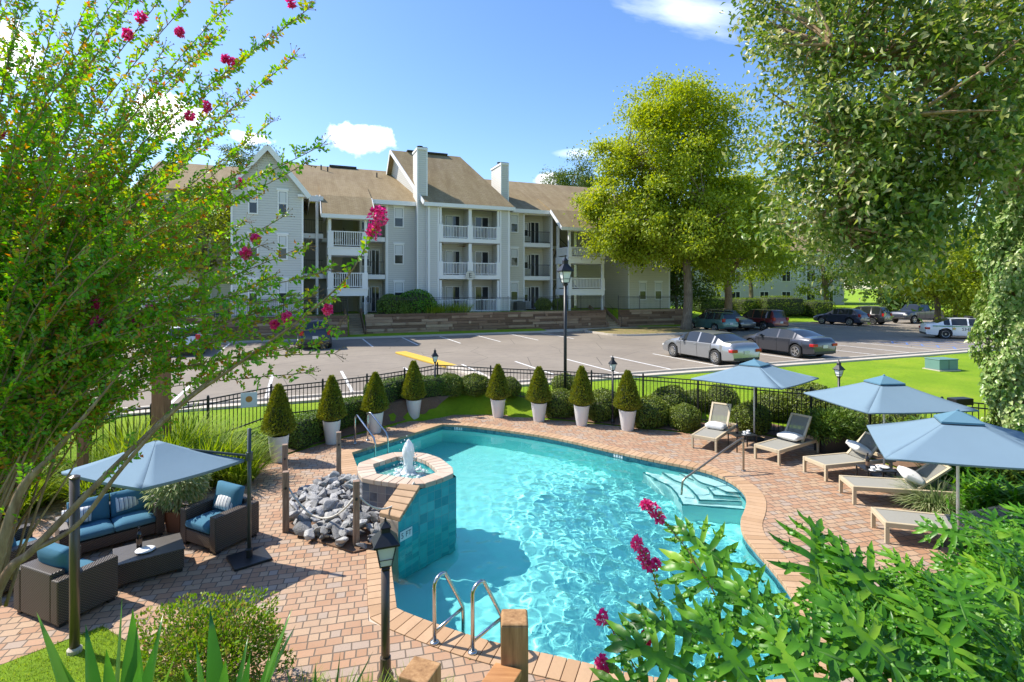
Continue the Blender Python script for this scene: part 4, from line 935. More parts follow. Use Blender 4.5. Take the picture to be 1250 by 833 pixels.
for _ in range(170):
    a = rgj.uniform(0, 6.28); d = abs(rgj.gauss(0, 0.13))+0.03; z = 0.6+max(0, rgj.gauss(0.35, 0.22))*max(0.1, 1-d*2.2); s_ = rgj.uniform(0.004, 0.016); jet.lathe([(s_*0.3,-s_),(s_,0),(s_*0.3,s_)], 5, (fx+d*math.cos(a), fy+d*math.sin(a), z))
for _ in range(60):
    a = rgj.uniform(0, 6.28); d = rgj.uniform(0.1, 0.4); s_ = rgj.uniform(0.015, 0.05)*(1.3-d); jet.lathe([(s_,0),(s_*0.9,s_*0.35),(s_*0.3,s_*0.6)], 7, (fx+d*math.cos(a), fy+d*math.sin(a), 0.575))
jet.build('fountain_jet', M['foam'], spa, smooth=True)
# sloping buttress running down to the pool edge
E = SPA[kE]; e1 = P2(464,628,.36); e2 = P2(486,633,.36); F_ = P2(490,592,.75)
q = [loc2(p) for p in (F_, E, e2, e1)]
bt = MB(); zt = [0.70,0.70,0.30,0.30]
bt.add([(p[0],p[1],-1.4) for p in q]+[(p[0],p[1],z) for p, z in zip(q, zt)], [(0,1,2,3),(7,6,5,4),(0,4,5,1),(2,6,7,3),(3,7,4,0),(1,5,6,2)])
bt.build('buttress_core', M['spa_cope'], spa)
a, b = Vector(q[1]), Vector(q[2]); nb_ = Vector(((b-a).y, -(b-a).x)).normalized(); nb_ = nb_ if nb_.x > 0 else -nb_; a2, b2 = a+nb_*0.004, b+nb_*0.004
me = bpy.data.meshes.new('buttress_tile'); L = (b-a).length; me.from_pydata([(a2.x,a2.y,-1.4),(b2.x,b2.y,-1.4),(b2.x,b2.y,0.30),(a2.x,a2.y,0.70)], [], [(0,1,2,3)]); me.materials.append(M['tile']); uvl = me.uv_layers.new(name='UVMap'); uvl.data.foreach_set('uv', np.array([0,0,L,0,L,1.7,0,2.1],'f')); link('buttress_tile', me, spa)
cpg = MB(); nb = 5
for k in range(nb):
    f0, f1 = k/nb+0.01, (k+1)/nb-0.01
    def mixp(i, j, f, dz, out): 
        p = Vector(q[i])*(1-f)+Vector(q[j])*f; z = zt[i]*(1-f)+zt[j]*f; return (p.x+out*nb_.x, p.y+out*nb_.y, z+dz)
    vs = [mixp(0,3,f0,0.003,-0.03),mixp(1,2,f0,0.003,0.04),mixp(1,2,f1,0.003,0.04),mixp(0,3,f1,0.003,-0.03)]; vs += [(x,y,z+0.075) for x,y,z in vs]
    cpg.add(vs, [(3,2,1,0),(4,5,6,7),(0,1,5,4),(1,2,6,5),(2,3,7,6),(3,0,4,7)])
cpg.build('buttress_coping', M['coping'], spa, bevel=0.01)
def depth_mark(txt, loc, rot, size, name='depth_marking', label=None, flat=False):
    """white depth tile with dark letters (a thing of its own, fixed to the pool wall)"""
    t = thing(name, label, 'depth marker', loc); t.rotation_euler = rot
    w = size*0.62*len(txt)*0.9; b = MB(); b.box(-w/2,-size*0.62,0,w/2,size*0.62,0.006); b.build('tile', M['white'], t)
    me = text_mesh(txt, size, 0.001, 1.05); me.materials.append(M['shutter']); o = link('lettering', me, t); o.location = (0,0,0.0085); return t
# on the buttress tile, tilted with its face
ang = math.atan2(-(b-a).y, -(b-a).x); pm = (a*0.35+b*0.65)+sc_
depth_mark('5 FT', (pm.x+nb_.x*0.012, pm.y+nb_.y*0.012, 0.03), (R(90),0,math.atan2(-nb_.x, nb_.y)+math.pi if False else math.atan2(nb_.y, nb_.x)+R(90)), 0.13, label='white depth tile reading 5 FT on the teal spa wall')
def wall_mark(px, py, txt, label):
    p = P2(px, py); k = min(range(len(POOL)), key=lambda i: (POOL[i]-p).length); t_ = (POOL[(k+1)%len(POOL)]-POOL[k-1]).normalized(); inw = Vector((-t_.y, t_.x)); c = POOL[k]+inw*0.012
    depth_mark(txt, (c.x, c.y, -0.115), (R(90),0,math.atan2(inw.y, inw.x)+R(90)), 0.115, label=label)
wall_mark(550, 520, '5 FT', 'white depth tile reading 5 FT at the far corner of the pool'); wall_mark(748, 552, '3 FT', 'white depth tile reading 3 FT on the far curved pool wall')
# rope posts
def rope_post(px, py, h, label, w=0.105, z=0.0):
    p = P(px, py); t = thing('rope_post', label, 'post', p, R(18), 'timber posts round the rock bed')
    m = MB(); m.box(-w/2,-w/2,-0.05,w/2,w/2,h); m.build('post', M['wood_grey'], t, bevel=0.006); c = MB(); c.lathe([(0.02,0),(0.02,0.03)], 8, (0,-w/2-0.005,h*0.72)); c.build('rope_eye', M['iron'], t)
    return p
rp1 = rope_post(349, 649, 1.05, 'grey timber rope post at the left front corner of the rock bed'); rp2 = rope_post(435, 667, 1.08, 'timber rope post in front of the rock bed beside the spa buttress')
rp3 = rope_post(413.5, 583, 1.02, 'timber rope post at the back of the rock bed by the pool ladder'); rp4 = rope_post(348, 606, 1.06, 'timber rope post directly behind the left front one of the rock bed')
M['rope'] = plain('pale rope', (0.62,0.58,0.50), 0.8, bump=0.6, bscale=150)
def rope(a, b, sag, label, r=0.016):
    pts = [Vector(a)*(1-f)+Vector(b)*f-Vector((0,0,4*sag*f*(1-f))) for f in np.linspace(0, 1, 14)]; o = pts[0]; m = MB(Matrix.Translation(-o)); m.tube(pts, r, 6); x = m.build('rope', M['rope'], smooth=True); x.location = o; tag(x, label, 'rope')
rope(rp1+Vector((0.05,0,0.76)), rp2+Vector((-0.05,0,0.78)), 0.42, 'white rope sagging across the rocks between the two front posts')
rope(rp2+Vector((0.06,0,0.80)), (SPA[kE].x-0.1, SPA[kE].y+0.12, 0.78), 0.32, 'pale rope hanging from the front post to the spa coping')
# rocks: one irregular stone made in six shapes, copied over the bed
def mk_rock():
    t = NT('grey granite rubble'); co = t.coord(); a = t.noise(3.5, 6, 0.7, co); oi = t.n('ShaderNodeObjectInfo')
    c = t.ramp(t.math('ADD', t.math('MULTIPLY', oi.outputs['Random'], 0.45), t.math('MULTIPLY', a, 0.6)), [(0.2,(0.15,0.15,0.152)),(0.5,(0.33,0.325,0.315)),(0.8,(0.54,0.53,0.51))])
    return t.done(t.bsdf(c, 0.8, 0, 0.3, t.bump(t.noise(9, 6, 0.7, co), 0.6, 0.05)))
M['rock'] = mk_rock()
def rock_mesh(seed):
    rg = np.random.default_rng(seed); bm = bmesh.new(); pts = rg.normal(size=(13, 3)); pts /= np.linalg.norm(pts, axis=1)[:, None]; pts *= np.array([0.62, 0.46, 0.36])*rg.uniform(0.75, 1.1, (13, 1))
    for p in pts: bm.verts.new(p)
    r = bmesh.ops.convex_hull(bm, input=bm.verts); bmesh.ops.delete(bm, geom=[v for v in bm.verts if not v.link_faces], context='VERTS')
    bmesh.ops.bevel(bm, geom=list(bm.edges), offset=0.035, segments=1, affect='EDGES'); me = bpy.data.meshes.new('landscape_rock'); bm.to_mesh(me); bm.free(); me.materials.append(M['rock']); return me
RK = [rock_mesh(k) for k in range(8)]
bed = [P2(*q) for q in [(352,650),(356,612),(385,596),(412,588),(436,588),(462,612),(474,640),(464,668),(432,676),(392,664)]]
bedc = sum(bed, Vector((0,0)))/len(bed); rgk = random.Random(11); n_ = 0; placed = []
bl_ = MB(); bl_.prism([(p.x,p.y) for p in bed], 0.004, 0.03); struct(bl_.build('rock_bed_soil', M['mulch']))
bpl = [(p.x,p.y) for p in bed]
for tries in range(4000):
    if n_ >= 250: break
    x = rgk.uniform(min(p.x for p in bed), max(p.x for p in bed)); y = rgk.uniform(min(p.y for p in bed), max(p.y for p in bed))
    if not in_poly(np.array([x]), np.array([y]), bpl)[0]: continue
    if in_poly(np.array([x]), np.array([y]), [(p.x,p.y) for p in SPA])[0]: continue
    if any(math.hypot(x-r_.x, y-r_.y) < 0.17 for r_ in (rp1, rp2, rp3, rp4)): continue
    s_ = rgk.uniform(0.16, 0.34); dd = float(dist_poly(np.array([x]), np.array([y]), bpl)[0])
    lv = sum(1 for a_, b_, c_ in placed if math.hypot(a_-x, b_-y) < (c_+s_)*0.30)
    if lv > 2: continue
    top = min(0.36, dd*0.7); z = 0.02+s_*0.26+min(lv*0.09, top)
    o = bpy.data.objects.new('landscape_rock', RK[n_%8]); COL.objects.link(o); o.location = (x, y, z); o.scale = (s_, s_*rgk.uniform(0.8,1.1), s_*rgk.uniform(0.8,1.1)); o.rotation_euler = (rgk.uniform(-0.5,0.5), rgk.uniform(-0.5,0.5), rgk.uniform(0,6.28))
    tag(o, 'grey angular rock in the roped rock bed beside the spa', 'rock', 'rocks in the roped bed beside the spa'); placed.append((x, y, s_)); n_ += 1
# ladders and handrail
def ladder(A, Bp, Ae, Be, h, label, brace=False):
    t = thing('pool_ladder', label, 'pool ladder', (A+Bp)/2); o = (A+Bp)/2
    for a, e in ((A, Ae), (Bp, Be)):
        d = (e-a); d.z = 0; L = d.length; d.normalize(); L2 = Matrix.Translation(-o)
        pts = [a+Vector((0,0,-0.1)), a+Vector((0,0,h*0.85))]+[a+d*(0.11*(1-math.cos(q)))+Vector((0,0,h*0.85+0.11*math.sin(q))) for q in np.linspace(0.3, 2.1, 7)]
        pts += [a+d*(L-0.07)+Vector((0,0,0.36)), a+d*(L-0.01)+Vector((0,0,0.24)), a+d*L+Vector((0,0,0.1)), a+d*L+Vector((0,0,-0.9))]
        m = MB(L2); m.tube(pts, 0.024, 10); m.build('rail', M['steel'], t, smooth=True)
        fl_ = MB(L2); fl_.lathe([(0.06,0.012),(0.055,0.03),(0.03,0.04)], 14, a); fl_.build('flange', M['steel'], t, smooth=True)
        if brace: m = MB(L2); m.tube([a+Vector((0,0,0.14)), a+d*L+Vector((0,0,0.22))], 0.02, 8); m.build('brace', M['steel'], t, smooth=True)
    for z in (-0.3, -0.6): m = MB(Matrix.Translation(-o)); m.beam(Ae+Vector((0,0,z)), Be+Vector((0,0,z)), 0.09, 0.03); m.build('tread', M['white'], t)
ladder(P(433.4,542), P(448.7,538), P(458,557,-0.1), P(473.5,550,-0.1), 0.80, 'stainless pool ladder at the far left end of the pool')
la, lb = P(530.5,786), P(577,798); ladder(la, lb, P(565.5,768,-0.05), P(613,781,-0.05), 0.80, 'stainless pool ladder at the near edge, in front of the wooden post', True)
hb = P(907.5,575); he = P(832,601,-0.25); t = thing('pool_handrail', 'slanting bronze handrail running down into the pool entry steps', 'handrail', hb)
m = MB(Matrix.Translation(-hb)); dh = (he-hb); dh.z = 0
pts = [hb+Vector((0,0,-0.05)), hb+Vector((0,0,0.62)), hb+dh*0.02+Vector((0,0,0.70)), hb+dh*0.09+Vector((0,0,0.72)), hb+dh*0.85+Vector((0,0,0.12)), hb+dh*0.96+Vector((0,0,0.02)), hb+dh*0.99+Vector((0,0,-0.1)), hb+dh+Vector((0,0,-0.6))]
m.tube(spline(pts, 4), 0.024, 10); M['bronze'] = plain('dull bronze metal', (0.36,0.29,0.22), 0.32, 0.85); m.build('rail', M['bronze'], t, smooth=True); f = MB(); f.lathe([(0.06,0.0),(0.05,0.02),(0.03,0.03)], 14); f.build('flange', M['bronze'], t)
# ------------------------------------------------------------------ wicker seating
def mk_wicker():
    t = NT('brown resin wicker'); co = t.coord(); s1 = t.n('ShaderNodeSeparateXYZ'); t.l(co, s1.inputs[0])
    def w(x, k): return t.math('SINE', t.math('MULTIPLY', x, k))
    h = t.math('MULTIPLY', t.math('MULTIPLY', w(t.math('ADD', s1.outputs[0], s1.outputs[1]), 165), w(s1.outputs[2], 190)), 0.5)
    c = t.ramp(t.math('ADD', h, 0.5), [(0.2,(0.028,0.022,0.018)),(0.6,(0.085,0.066,0.052)),(0.9,(0.14,0.11,0.088))])
    return t.done(t.bsdf(c, 0.45, 0, 0.4, t.bump(h, 0.7, 0.01)))
M['wicker'] = mk_wicker()
def mk_cloth(name, col, bs=220, var=0.08, rough=0.9):
    t = NT(name); co = t.coord(); nz = t.noise(1.6, 5, 0.6, co); f = t.noise(bs, 2, 0.6, co); c = t.mix([x*(1-var) for x in col], [min(1,x*(1+var)) for x in col], nz); c = t.mix(c, [x*0.75 for x in col], t.math('MULTIPLY', f, 0.35))
    return t.done(t.bsdf(c, rough, 0, 0.2, t.bump(t.math('ADD', t.math('MULTIPLY', f, 0.3), nz), 0.35, 0.02)))
M['blue_cushion'] = mk_cloth('teal blue cushion fabric', (0.065,0.18,0.265))
M['canopy'] = mk_cloth('dusty blue canopy cloth', (0.18,0.265,0.335)); M['canopy_vent'] = mk_cloth('deeper blue canopy vent', (0.115,0.23,0.31))
M['white_cloth'] = mk_cloth('white cotton', (0.78,0.76,0.72)); 
def mk_stripe():
    t = NT('striped cushion fabric'); s = t.n('ShaderNodeSeparateXYZ'); t.l(t.coord(), s.inputs[0]); fr = t.math('FRACT', t.math('MULTIPLY', s.outputs[0], 14)); c = t.ramp(fr, [(0,(0.75,0.74,0.72)),(0.45,(0.06,0.08,0.16)),(0.62,(0.75,0.74,0.72)),(0.8,(0.25,0.33,0.45)),(0.9,(0.75,0.74,0.72))], 'CONSTANT'); return t.done(t.bsdf(c, 0.9, 0, 0.2))
M['stripe'] = mk_stripe()
def cushion(dx, dy, dz, puff=0.03, seg=6, M_=None):
    """soft pillow block centred at the origin"""
    bm = bmesh.new(); bmesh.ops.create_cube(bm, size=1); bmesh.ops.subdivide_edges(bm, edges=list(bm.edges), cuts=seg, use_grid_fill=True)
    for v in bm.verts:
        x, y, z = v.co*2; ex = 0.5*(1-abs(x)**6*0.10*(abs(y)**4+abs(z)**4)/2); 
        fx_, fy_, fz_ = [math.copysign(min(1, abs(c)), c) for c in (x, y, z)]
        bulge = (1-abs(fx_)**3)*(1-abs(fy_)**3); v.co = Vector((fx_*dx/2*(1-0.035*abs(fz_)**3), fy_*dy/2*(1-0.035*abs(fz_)**3), fz_*(dz/2*(0.62+0.38*(1-(abs(fx_)**5))*(1-(abs(fy_)**5)))+puff*bulge*0.6)))
    if M_ is not None: bmesh.ops.transform(bm, matrix=M_, verts=bm.verts)
    me = bpy.data.meshes.new('cushion'); bm.to_mesh(me); bm.free(); return me
def cush(name, dims, loc, rot, mat, parent, puff=0.03):
    me = cushion(*dims, puff); me.materials.append(mat); o = link(name, me, parent, smooth=True); o.location = loc; o.rotation_euler = rot; return o
def seat_unit(name, label, cat, w, d, nseat, loc, rz, scale=1.0, group=None):
    """wicker seat facing local -y"""
    t = thing(name, label, cat, loc, rz, group); t.scale = (scale,)*3; ah, bh, aw = 0.60, 0.66, 0.15
    for s_ in (-1, 1): m = MB(); m.box(s_*(w/2-aw),-d/2,0.05,s_*w/2,d/2,ah); m.build('armrest', M['wicker'], t, bevel=0.018)
    m = MB(); m.box(-w/2+aw+0.002,d/2-0.17,0.05,w/2-aw-0.002,d/2-0.002,bh); m.build('backrest', M['wicker'], t, bevel=0.018)
    m = MB(); m.box(-w/2+aw+0.002,-d/2+0.01,0.08,w/2-aw-0.002,d/2-0.172,0.28); m.build('seat_base', M['wicker'], t, bevel=0.01)
    for sx in (-1, 1):
        for sy in (-1, 1): m = MB(); m.box(sx*(w/2-0.11),sy*(d/2-0.11),0,sx*(w/2-0.03),sy*(d/2-0.03),0.052); m.build('foot', M['black_metal'], t)
    iw = (w-2*aw)/nseat
    for k in range(nseat):
        x = -w/2+aw+iw*(k+0.5); cush('seat_cushion', (iw-0.01, d-0.18, 0.17), (x, -0.095, 0.365), (0,0,0), M['blue_cushion'], t, 0.035)
        cush('back_cushion', (iw-0.02, 0.46, 0.17), (x, d/2-0.25, 0.66), (R(76),0,0), M['blue_cushion'], t, 0.04)
    return t
def throw_pillow(parent_t, x, y, z, label, rx=68, rz=0, mat='stripe', dims=(0.44,0.28,0.13), name='throw_pillow'):
    """a loose pillow lying on a seat: a thing of its own"""
    bpy.context.view_layer.update(); Mw = Matrix.LocRotScale(parent_t.location, parent_t.rotation_euler, parent_t.scale) @ Matrix.Translation((x,y,z)) @ Matrix.Rotation(R(rz),4,'Z') @ Matrix.Rotation(R(rx),4,'X')
    me = cushion(*dims, 0.05); me.materials.append(M[mat]); o = link(name, me, None, smooth=True); lo, ro, so = Mw.decompose(); o.location = lo; o.rotation_euler = ro.to_euler(); o.scale = so; tag(o, label, 'pillow'); return o
A1 = seat_unit('wicker_armchair', 'brown wicker armchair with blue cushions facing the camera beside the umbrella pole', 'armchair', 0.92, 0.80, 1, (-4.93,9.0,0), math.atan2(-0.85,-0.43)+R(90), group='wicker armchairs')
throw_pillow(A1, 0.02, 0.10, 0.62, 'striped pillow on the wicker armchair by the umbrella pole')
A2 = seat_unit('wicker_armchair', 'brown wicker armchair seen from behind, its back towards the camera', 'armchair', 0.95, 0.72, 1, (-5.95,7.12,0), math.atan2(0.9,0.36)+R(90), group='wicker armchairs')
A3 = copy_tree(A2); put(A3, (-7.3,7.75,0), math.atan2(0.85,0.5)+R(90), 'brown wicker armchair half hidden behind the near one at the left edge')
S1 = seat_unit('wicker_sofa', 'two seat brown wicker sofa with teal blue cushions behind the coffee table', 'sofa', 1.62, 0.82, 2, (-6.72,8.93,0), math.atan2(-0.72,0.72)+R(90), 0.86)
throw_pillow(S1, 0.30, 0.12, 0.66, 'striped pillow on the right seat of the wicker sofa', rz=8); throw_pillow(S1, -0.52, 0.06, 0.64, 'striped pillow on the left seat of the wicker sofa', rz=-12)
tb = thing('coffee_table', 'low brown wicker coffee table in front of the sofa', 'table', (-5.44,7.98,0), R(38)); m = MB(); m.box(-0.42,-0.31,0.05,0.42,0.31,0.33); m.build('body', M['wicker'], tb, bevel=0.015); m = MB(); m.box(-0.43,-0.32,0.332,0.43,0.32,0.352); M['table_top'] = plain('dark slate table top', (0.085,0.075,0.066), 0.45); m.build('top', M['table_top'], tb, bevel=0.006)
for sx in (-1,1):
    for sy in (-1,1): m = MB(); m.box(sx*0.4,sy*0.29,0,sx*0.33,sy*0.22,0.05); m.build('foot', M['black_metal'], tb)
M['bottle'] = plain('dark wine bottle glass', (0.012,0.010,0.012), 0.08, 0, 0.6); M['china'] = plain('white china', (0.80,0.79,0.77), 0.15)
def bottle(loc, label):
    t = thing('wine_bottle', label, 'bottle', loc); m = MB(); m.lathe([(0.036,0),(0.038,0.01),(0.038,0.19),(0.034,0.21),(0.016,0.245),(0.014,0.25),(0.014,0.30),(0.016,0.302),(0.016,0.315)], 16); m.build('glass_body', M['bottle'], t, smooth=True); f = MB(); f.lathe([(0.0385,0.06),(0.0387,0.14)], 16); f.build('label', M['soil'], t)
def plate(loc, label, r=0.13):
    m = MB(); m.lathe([(r*0.55,0.0),(r*0.6,0.006),(r,0.02),(r,0.024),(r*0.6,0.012)], 24); o = m.build('plate', M['china'], smooth=True); o.location = loc; tag(o, label, 'plate')
bottle((-5.60,8.0,0.352), 'dark wine bottle standing on the wicker coffee table'); plate((-5.44,7.9,0.352), 'white plate lying on the wicker coffee table')
def cup(loc, label):
    t = thing('coffee_cup', label, 'cup', loc, random.uniform(0,6)); m = MB(); m.lathe([(0.07,0),(0.075,0.008),(0.03,0.006)], 16); m.build('saucer', M['china'], t, smooth=True); m = MB(); m.lathe([(0.025,0.008),(0.04,0.04),(0.044,0.075),(0.040,0.075),(0.036,0.045),(0.01,0.02)], 14); m.tube([(0.042,0,0.065),(0.062,0,0.06),(0.062,0,0.035),(0.038,0,0.03)], 0.005, 6); m.build('bowl', M['china'], t, smooth=True)
# ------------------------------------------------------------------ umbrellas
def canopy_parts(t, corners, apex, vent=0.24, drop=0.0, hem=0.025):
    """corners and apex in local coordinates: a stretched square cloth with ribs and a small top vent"""
    n = 4; bm = MB(); K = 10; A = Vector(apex)
    for k in range(n):
        a, b = Vector(corners[k]), Vector(corners[(k+1)%n]); g = {}
        vs = []; fs = []
        for i in range(K+1):
            f = 0.03+0.97*i/K
            for j in range(K+1):
                s_ = j/K; p = A+((a*(1-s_)+b*s_)-A)*f; sag = 0.03*4*s_*(1-s_)*f
                ctr = A*(1-f)+((a+b)*0.5)*f; e = p+(ctr-p)*0.05*4*s_*(1-s_)*f; e.z -= sag*0.7+0.022*math.sin(math.pi*f); vs.append(e)
        fs = [(i*(K+1)+j, i*(K+1)+j+1, (i+1)*(K+1)+j+1, (i+1)*(K+1)+j) for i in range(K) for j in range(K)]
        o = len(vs); e0 = K*(K+1)
        vs += [vs[e0+j]-Vector((0,0,hem)) for j in range(K+1)]; fs += [(e0+j, e0+j+1, o+j+1, o+j) for j in range(K)]
        bm.add(vs, fs)
    c = bm.build('canopy', M['canopy'], t, smooth=True, auto=40); sm = c.modifiers.new('thickness', 'SOLIDIFY'); sm.thickness = 0.006
    if vent:
        v = MB(); top = A+Vector((0,0,0.06))
        for k in range(n):
            a, b = Vector(corners[k]), Vector(corners[(k+1)%n]); a2 = A+(a-A)*vent+Vector((0,0,0.035)); b2 = A+(b-A)*vent+Vector((0,0,0.035)); v.quad(a2, b2, top); v.quad(a2, b2, b2-Vector((0,0,0.04)), a2-Vector((0,0,0.04)))
        x = v.build('vent', M['canopy_vent'], t); sm = x.modifiers.new('thickness', 'SOLIDIFY'); sm.thickness = 0.004
        sem = MB()
        for k in range(n): 
            a, b = A+(Vector(corners[k])-A)*vent, A+(Vector(corners[(k+1)%n])-A)*vent; sem.tube([a+Vector((0,0,0.0)), b+Vector((0,0,0.0))], 0.008, 5)
        sem.build('vent_seam', M['shutter'], t)
        fn = MB(); fn.lathe([(0.022,0),(0.024,0.015),(0.012,0.025)], 10, top-Vector((0,0,0.01))); fn.build('pole_cap', M['canopy_vent'], t)
    for k in range(n):
        r = MB(); cc_ = Vector(corners[k]); md = A*0.5+cc_*0.5-Vector((0,0,0.07)); r.tube([A-Vector((0,0,0.05)), md-Vector((0,0,0.03)), cc_-Vector((0,0,0.03))], 0.012, 6); r.build('rib', M['black_metal'], t)
M['pole'] = plain('pale champagne metal pole', (0.80,0.76,0.68), 0.4, 0.0)
def umbrella(center, corners, zc, za, label):
    t = thing('pool_umbrella', label, 'umbrella', (center[0], center[1], 0), 0, 'square blue umbrellas over the loungers')
    cs = [(x-center[0], y-center[1], zc) for x, y in corners]; canopy_parts(t, cs, (0,0,za))
    m = MB(); m.tube([(0,0,0),(0,0,za-0.02)], 0.022, 12); m.build('pole', M['pole'], t, smooth=True); b = MB(); b.lathe([(0.26,0),(0.26,0.05),(0.05,0.08),(0.03,0.2)], 20); b.build('base', M['black_metal'], t)
    h = MB(); h.lathe([(0.05,za-0.5),(0.05,za-0.42)], 12); h.build('hub', M['pole'], t)
    for c in cs: s_ = MB(); s_.tube([(0,0,za-0.46), tuple(Vector((0,0,za))*0.5+Vector(c)*0.5-Vector((0,0,0.1)))], 0.009, 6); s_.build('strut', M['black_metal'], t)
    return t
umbrella((6.8,14.95), [(4.98,14.8),(6.73,13.3),(8.58,14.9),(6.87,16.5)], 1.74, 2.2, 'square blue umbrella farthest away, in front of the dark parked sedan')
umbrella((8.35,11.95), [(7.02,12.8),(7.17,10.72),(9.6,10.95),(9.5,13.1)], 1.74, 2.24, 'square blue umbrella in the middle of three, above the black planter')
umbrella((7.2,8.6), [(6.5,9.75),(5.52,7.87),(7.85,7.3),(8.9,9.3)], 1.74, 2.22, 'nearest square blue umbrella at the right edge above the loungers')
t = thing('side_post_umbrella', 'dusty blue square umbrella with its dark pole at one corner, over the wicker seats', 'umbrella', (-4.12,8.35,0))
cs = [(-6.57,7.77),(-4.96,7.13),(-4.19,8.33),(-5.8,8.97)]; canopy_parts(t, [(x+4.12, y-8.35, 1.57) for x, y in cs], (-5.38+4.12, 8.05-8.35, 1.95), 0, hem=0.04)
m = MB(); m.tube([(0,0,0.04),(0,0,2.05)], 0.03, 12); M['pole_dark'] = plain('dark green grey pole', (0.07,0.085,0.08), 0.35, 0.4); m.build('pole', M['pole_dark'], t, smooth=True); m = MB(); m.box(-0.27,-0.27,0,0.27,0.27,0.04); x = m.build('base_plate', M['black_metal'], t, bevel=0.008); x.rotation_euler = (0,0,R(40)); m = MB(); m.lathe([(0.05,0.04),(0.05,0.16),(0.035,0.18)], 14); m.build('sleeve', M['black_metal'], t)
m = MB(); m.tube([(0,0,1.62),(-1.26,-0.3,1.86)], 0.02, 8); m.build('arm', M['pole_dark'], t); m = MB(); m.lathe([(0.05,1.55),(0.05,1.68)], 12); m.build('clamp', M['pole_dark'], t)
# ------------------------------------------------------------------ loungers
M['tan'] = plain('tan powder coated frame', (0.52,0.43,0.29), 0.45, var=0.06); M['sling'] = mk_cloth('grey mesh sling', (0.31,0.30,0.265), 320)
def mk_mesh():
    t = NT('open mesh sling'); f = t.noise(320, 2, 0.6, t.coord()); b = t.bsdf(t.mix((0.24,0.23,0.20), (0.34,0.33,0.29), f), 0.85, 0, 0.2); tp = t.n('ShaderNodeBsdfTransparent'); m = t.n('ShaderNodeMixShader'); m.inputs[0].default_value = 0.42; t.l(b.outputs[0], m.inputs[1]); t.l(tp.outputs[0], m.inputs[2]); return t.done(m)
M['sling_back'] = mk_mesh()
def lounger(label, foot, ang, back=42, group='tan loungers along the pool deck'):
    t = thing('sun_lounger', label, 'sun lounger', foot, ang, group); Lf, w, h = 1.95, 0.66, 0.36
    m = MB()
    for s_ in (-1, 1): m.box(0, s_*w/2, h-0.085, Lf, s_*(w/2-0.055), h)
    m.box(0,-w/2+0.056,h-0.085,0.055,w/2-0.056,h-0.002); m.box(1.16,-w/2+0.056,h-0.09,1.2,w/2-0.056,h-0.03); m.box(Lf-0.05,-w/2+0.056,h-0.085,Lf,w/2-0.056,h-0.002); m.build('frame', M['tan'], t, bevel=0.008)
    for x in (0.0, Lf-0.065-0.1):
        for s_ in (-1, 1): q = MB(); q.box(x, s_*(w/2), 0, x+0.065, s_*(w/2-0.05), h-0.086); q.build('leg', M['tan'], t, bevel=0.005)
    q = MB(); q.box(0.057,-w/2+0.058,h-0.035,1.15,w/2-0.058,h-0.012); q.build('sling', M['sling'], t)
    br = empty('backrest', (1.19,0,h-0.03)); br.parent = t; br.rotation_euler = (0,-R(back),0)
    q = MB()
    for s_ in (-1, 1): q.box(0, s_*(w/2-0.06), 0, 0.74, s_*(w/2-0.115), 0.045)
    q.box(0.69,-w/2+0.116,0,0.74,w/2-0.116,0.045); q.build('back_frame', M['tan'], br, bevel=0.006); q = MB(); q.box(0.0,-w/2+0.117,0.012,0.688,w/2-0.117,0.03); q.build('back_sling', M['sling_back'], br)
    q = MB(); q.tube([(0.45,0.2,0.0),(0.72,0.2,-0.3)],0.012,6); q.build('back_prop', M['tan'], br)
    return t
def foot_at(l, r): a, b = P(*l), P(*r); c = (a+b)/2; return c
L1 = lounger('tan lounger with raised back and white pillow, farthest, left of the black side table', foot_at((843.4,547.3),(875,552.4)), R(52), 58)
L2 = lounger('tan lounger with raised mesh back in front of the round shrubs, left of the planter', foot_at((919.8,561),(951.4,567)), R(33), 55)
L3 = lounger('tan lounger in front of the black planter box', foot_at((981.7,577),(1005.8,587)), R(14), 40)
L4 = lounger('tan lounger with a white pillow, in front of the low table with bottle', foot_at((1027,602),(1038,615)), R(-10), 38)
L5 = lounger('nearest tan lounger, its head end hidden by green leaves', foot_at((1066,647),(1077,660)), R(-16), 20)
throw_pillow(L1, 1.02, 0, 0.44, 'white pillow on the farthest lounger', rx=0, rz=90, mat='white_cloth', dims=(0.5,0.32,0.14))
throw_pillow(L2, 1.06, 0, 0.47, 'white pillow on the lounger with the raised mesh back', rx=0, rz=90, mat='white_cloth', dims=(0.52,0.32,0.14))
throw_pillow(L3, 1.25, 0, 0.56, 'white pillow on the lounger under the middle umbrella', rx=25, rz=70, mat='white_cloth', dims=(0.52,0.34,0.15))
throw_pillow(L4, 1.18, 0, 0.53, 'white pillow on the lounger behind the nearest one', rx=22, rz=78, mat='white_cloth', dims=(0.52,0.34,0.15))
def side_table(loc, rz, label):
    t = thing('side_table', label, 'side table', loc, rz, 'dark side tables between the loungers'); m = MB(); m.box(-0.3,-0.22,0.40,0.3,0.22,0.42); m.build('top', M['black_metal'], t, bevel=0.004)
    for sx in (-1,1):
        for sy in (-1,1): q = MB(); q.box(sx*0.29,sy*0.21,0,sx*0.265,sy*0.185,0.40); q.build('leg', M['black_metal'], t)
    return Vector(loc)
q = side_table(P(906,549), R(10), 'dark side table with bottle between the two farthest loungers'); bottle(q+Vector((-0.13,0.02,0.42)), 'dark bottle on the side table between the farthest loungers'); cup(q+Vector((0.04,-0.05,0.42)), 'white cup left on the side table between the farthest loungers'); cup(q+Vector((0.18,0.05,0.42)), 'white cup right on the side table between the farthest loungers')
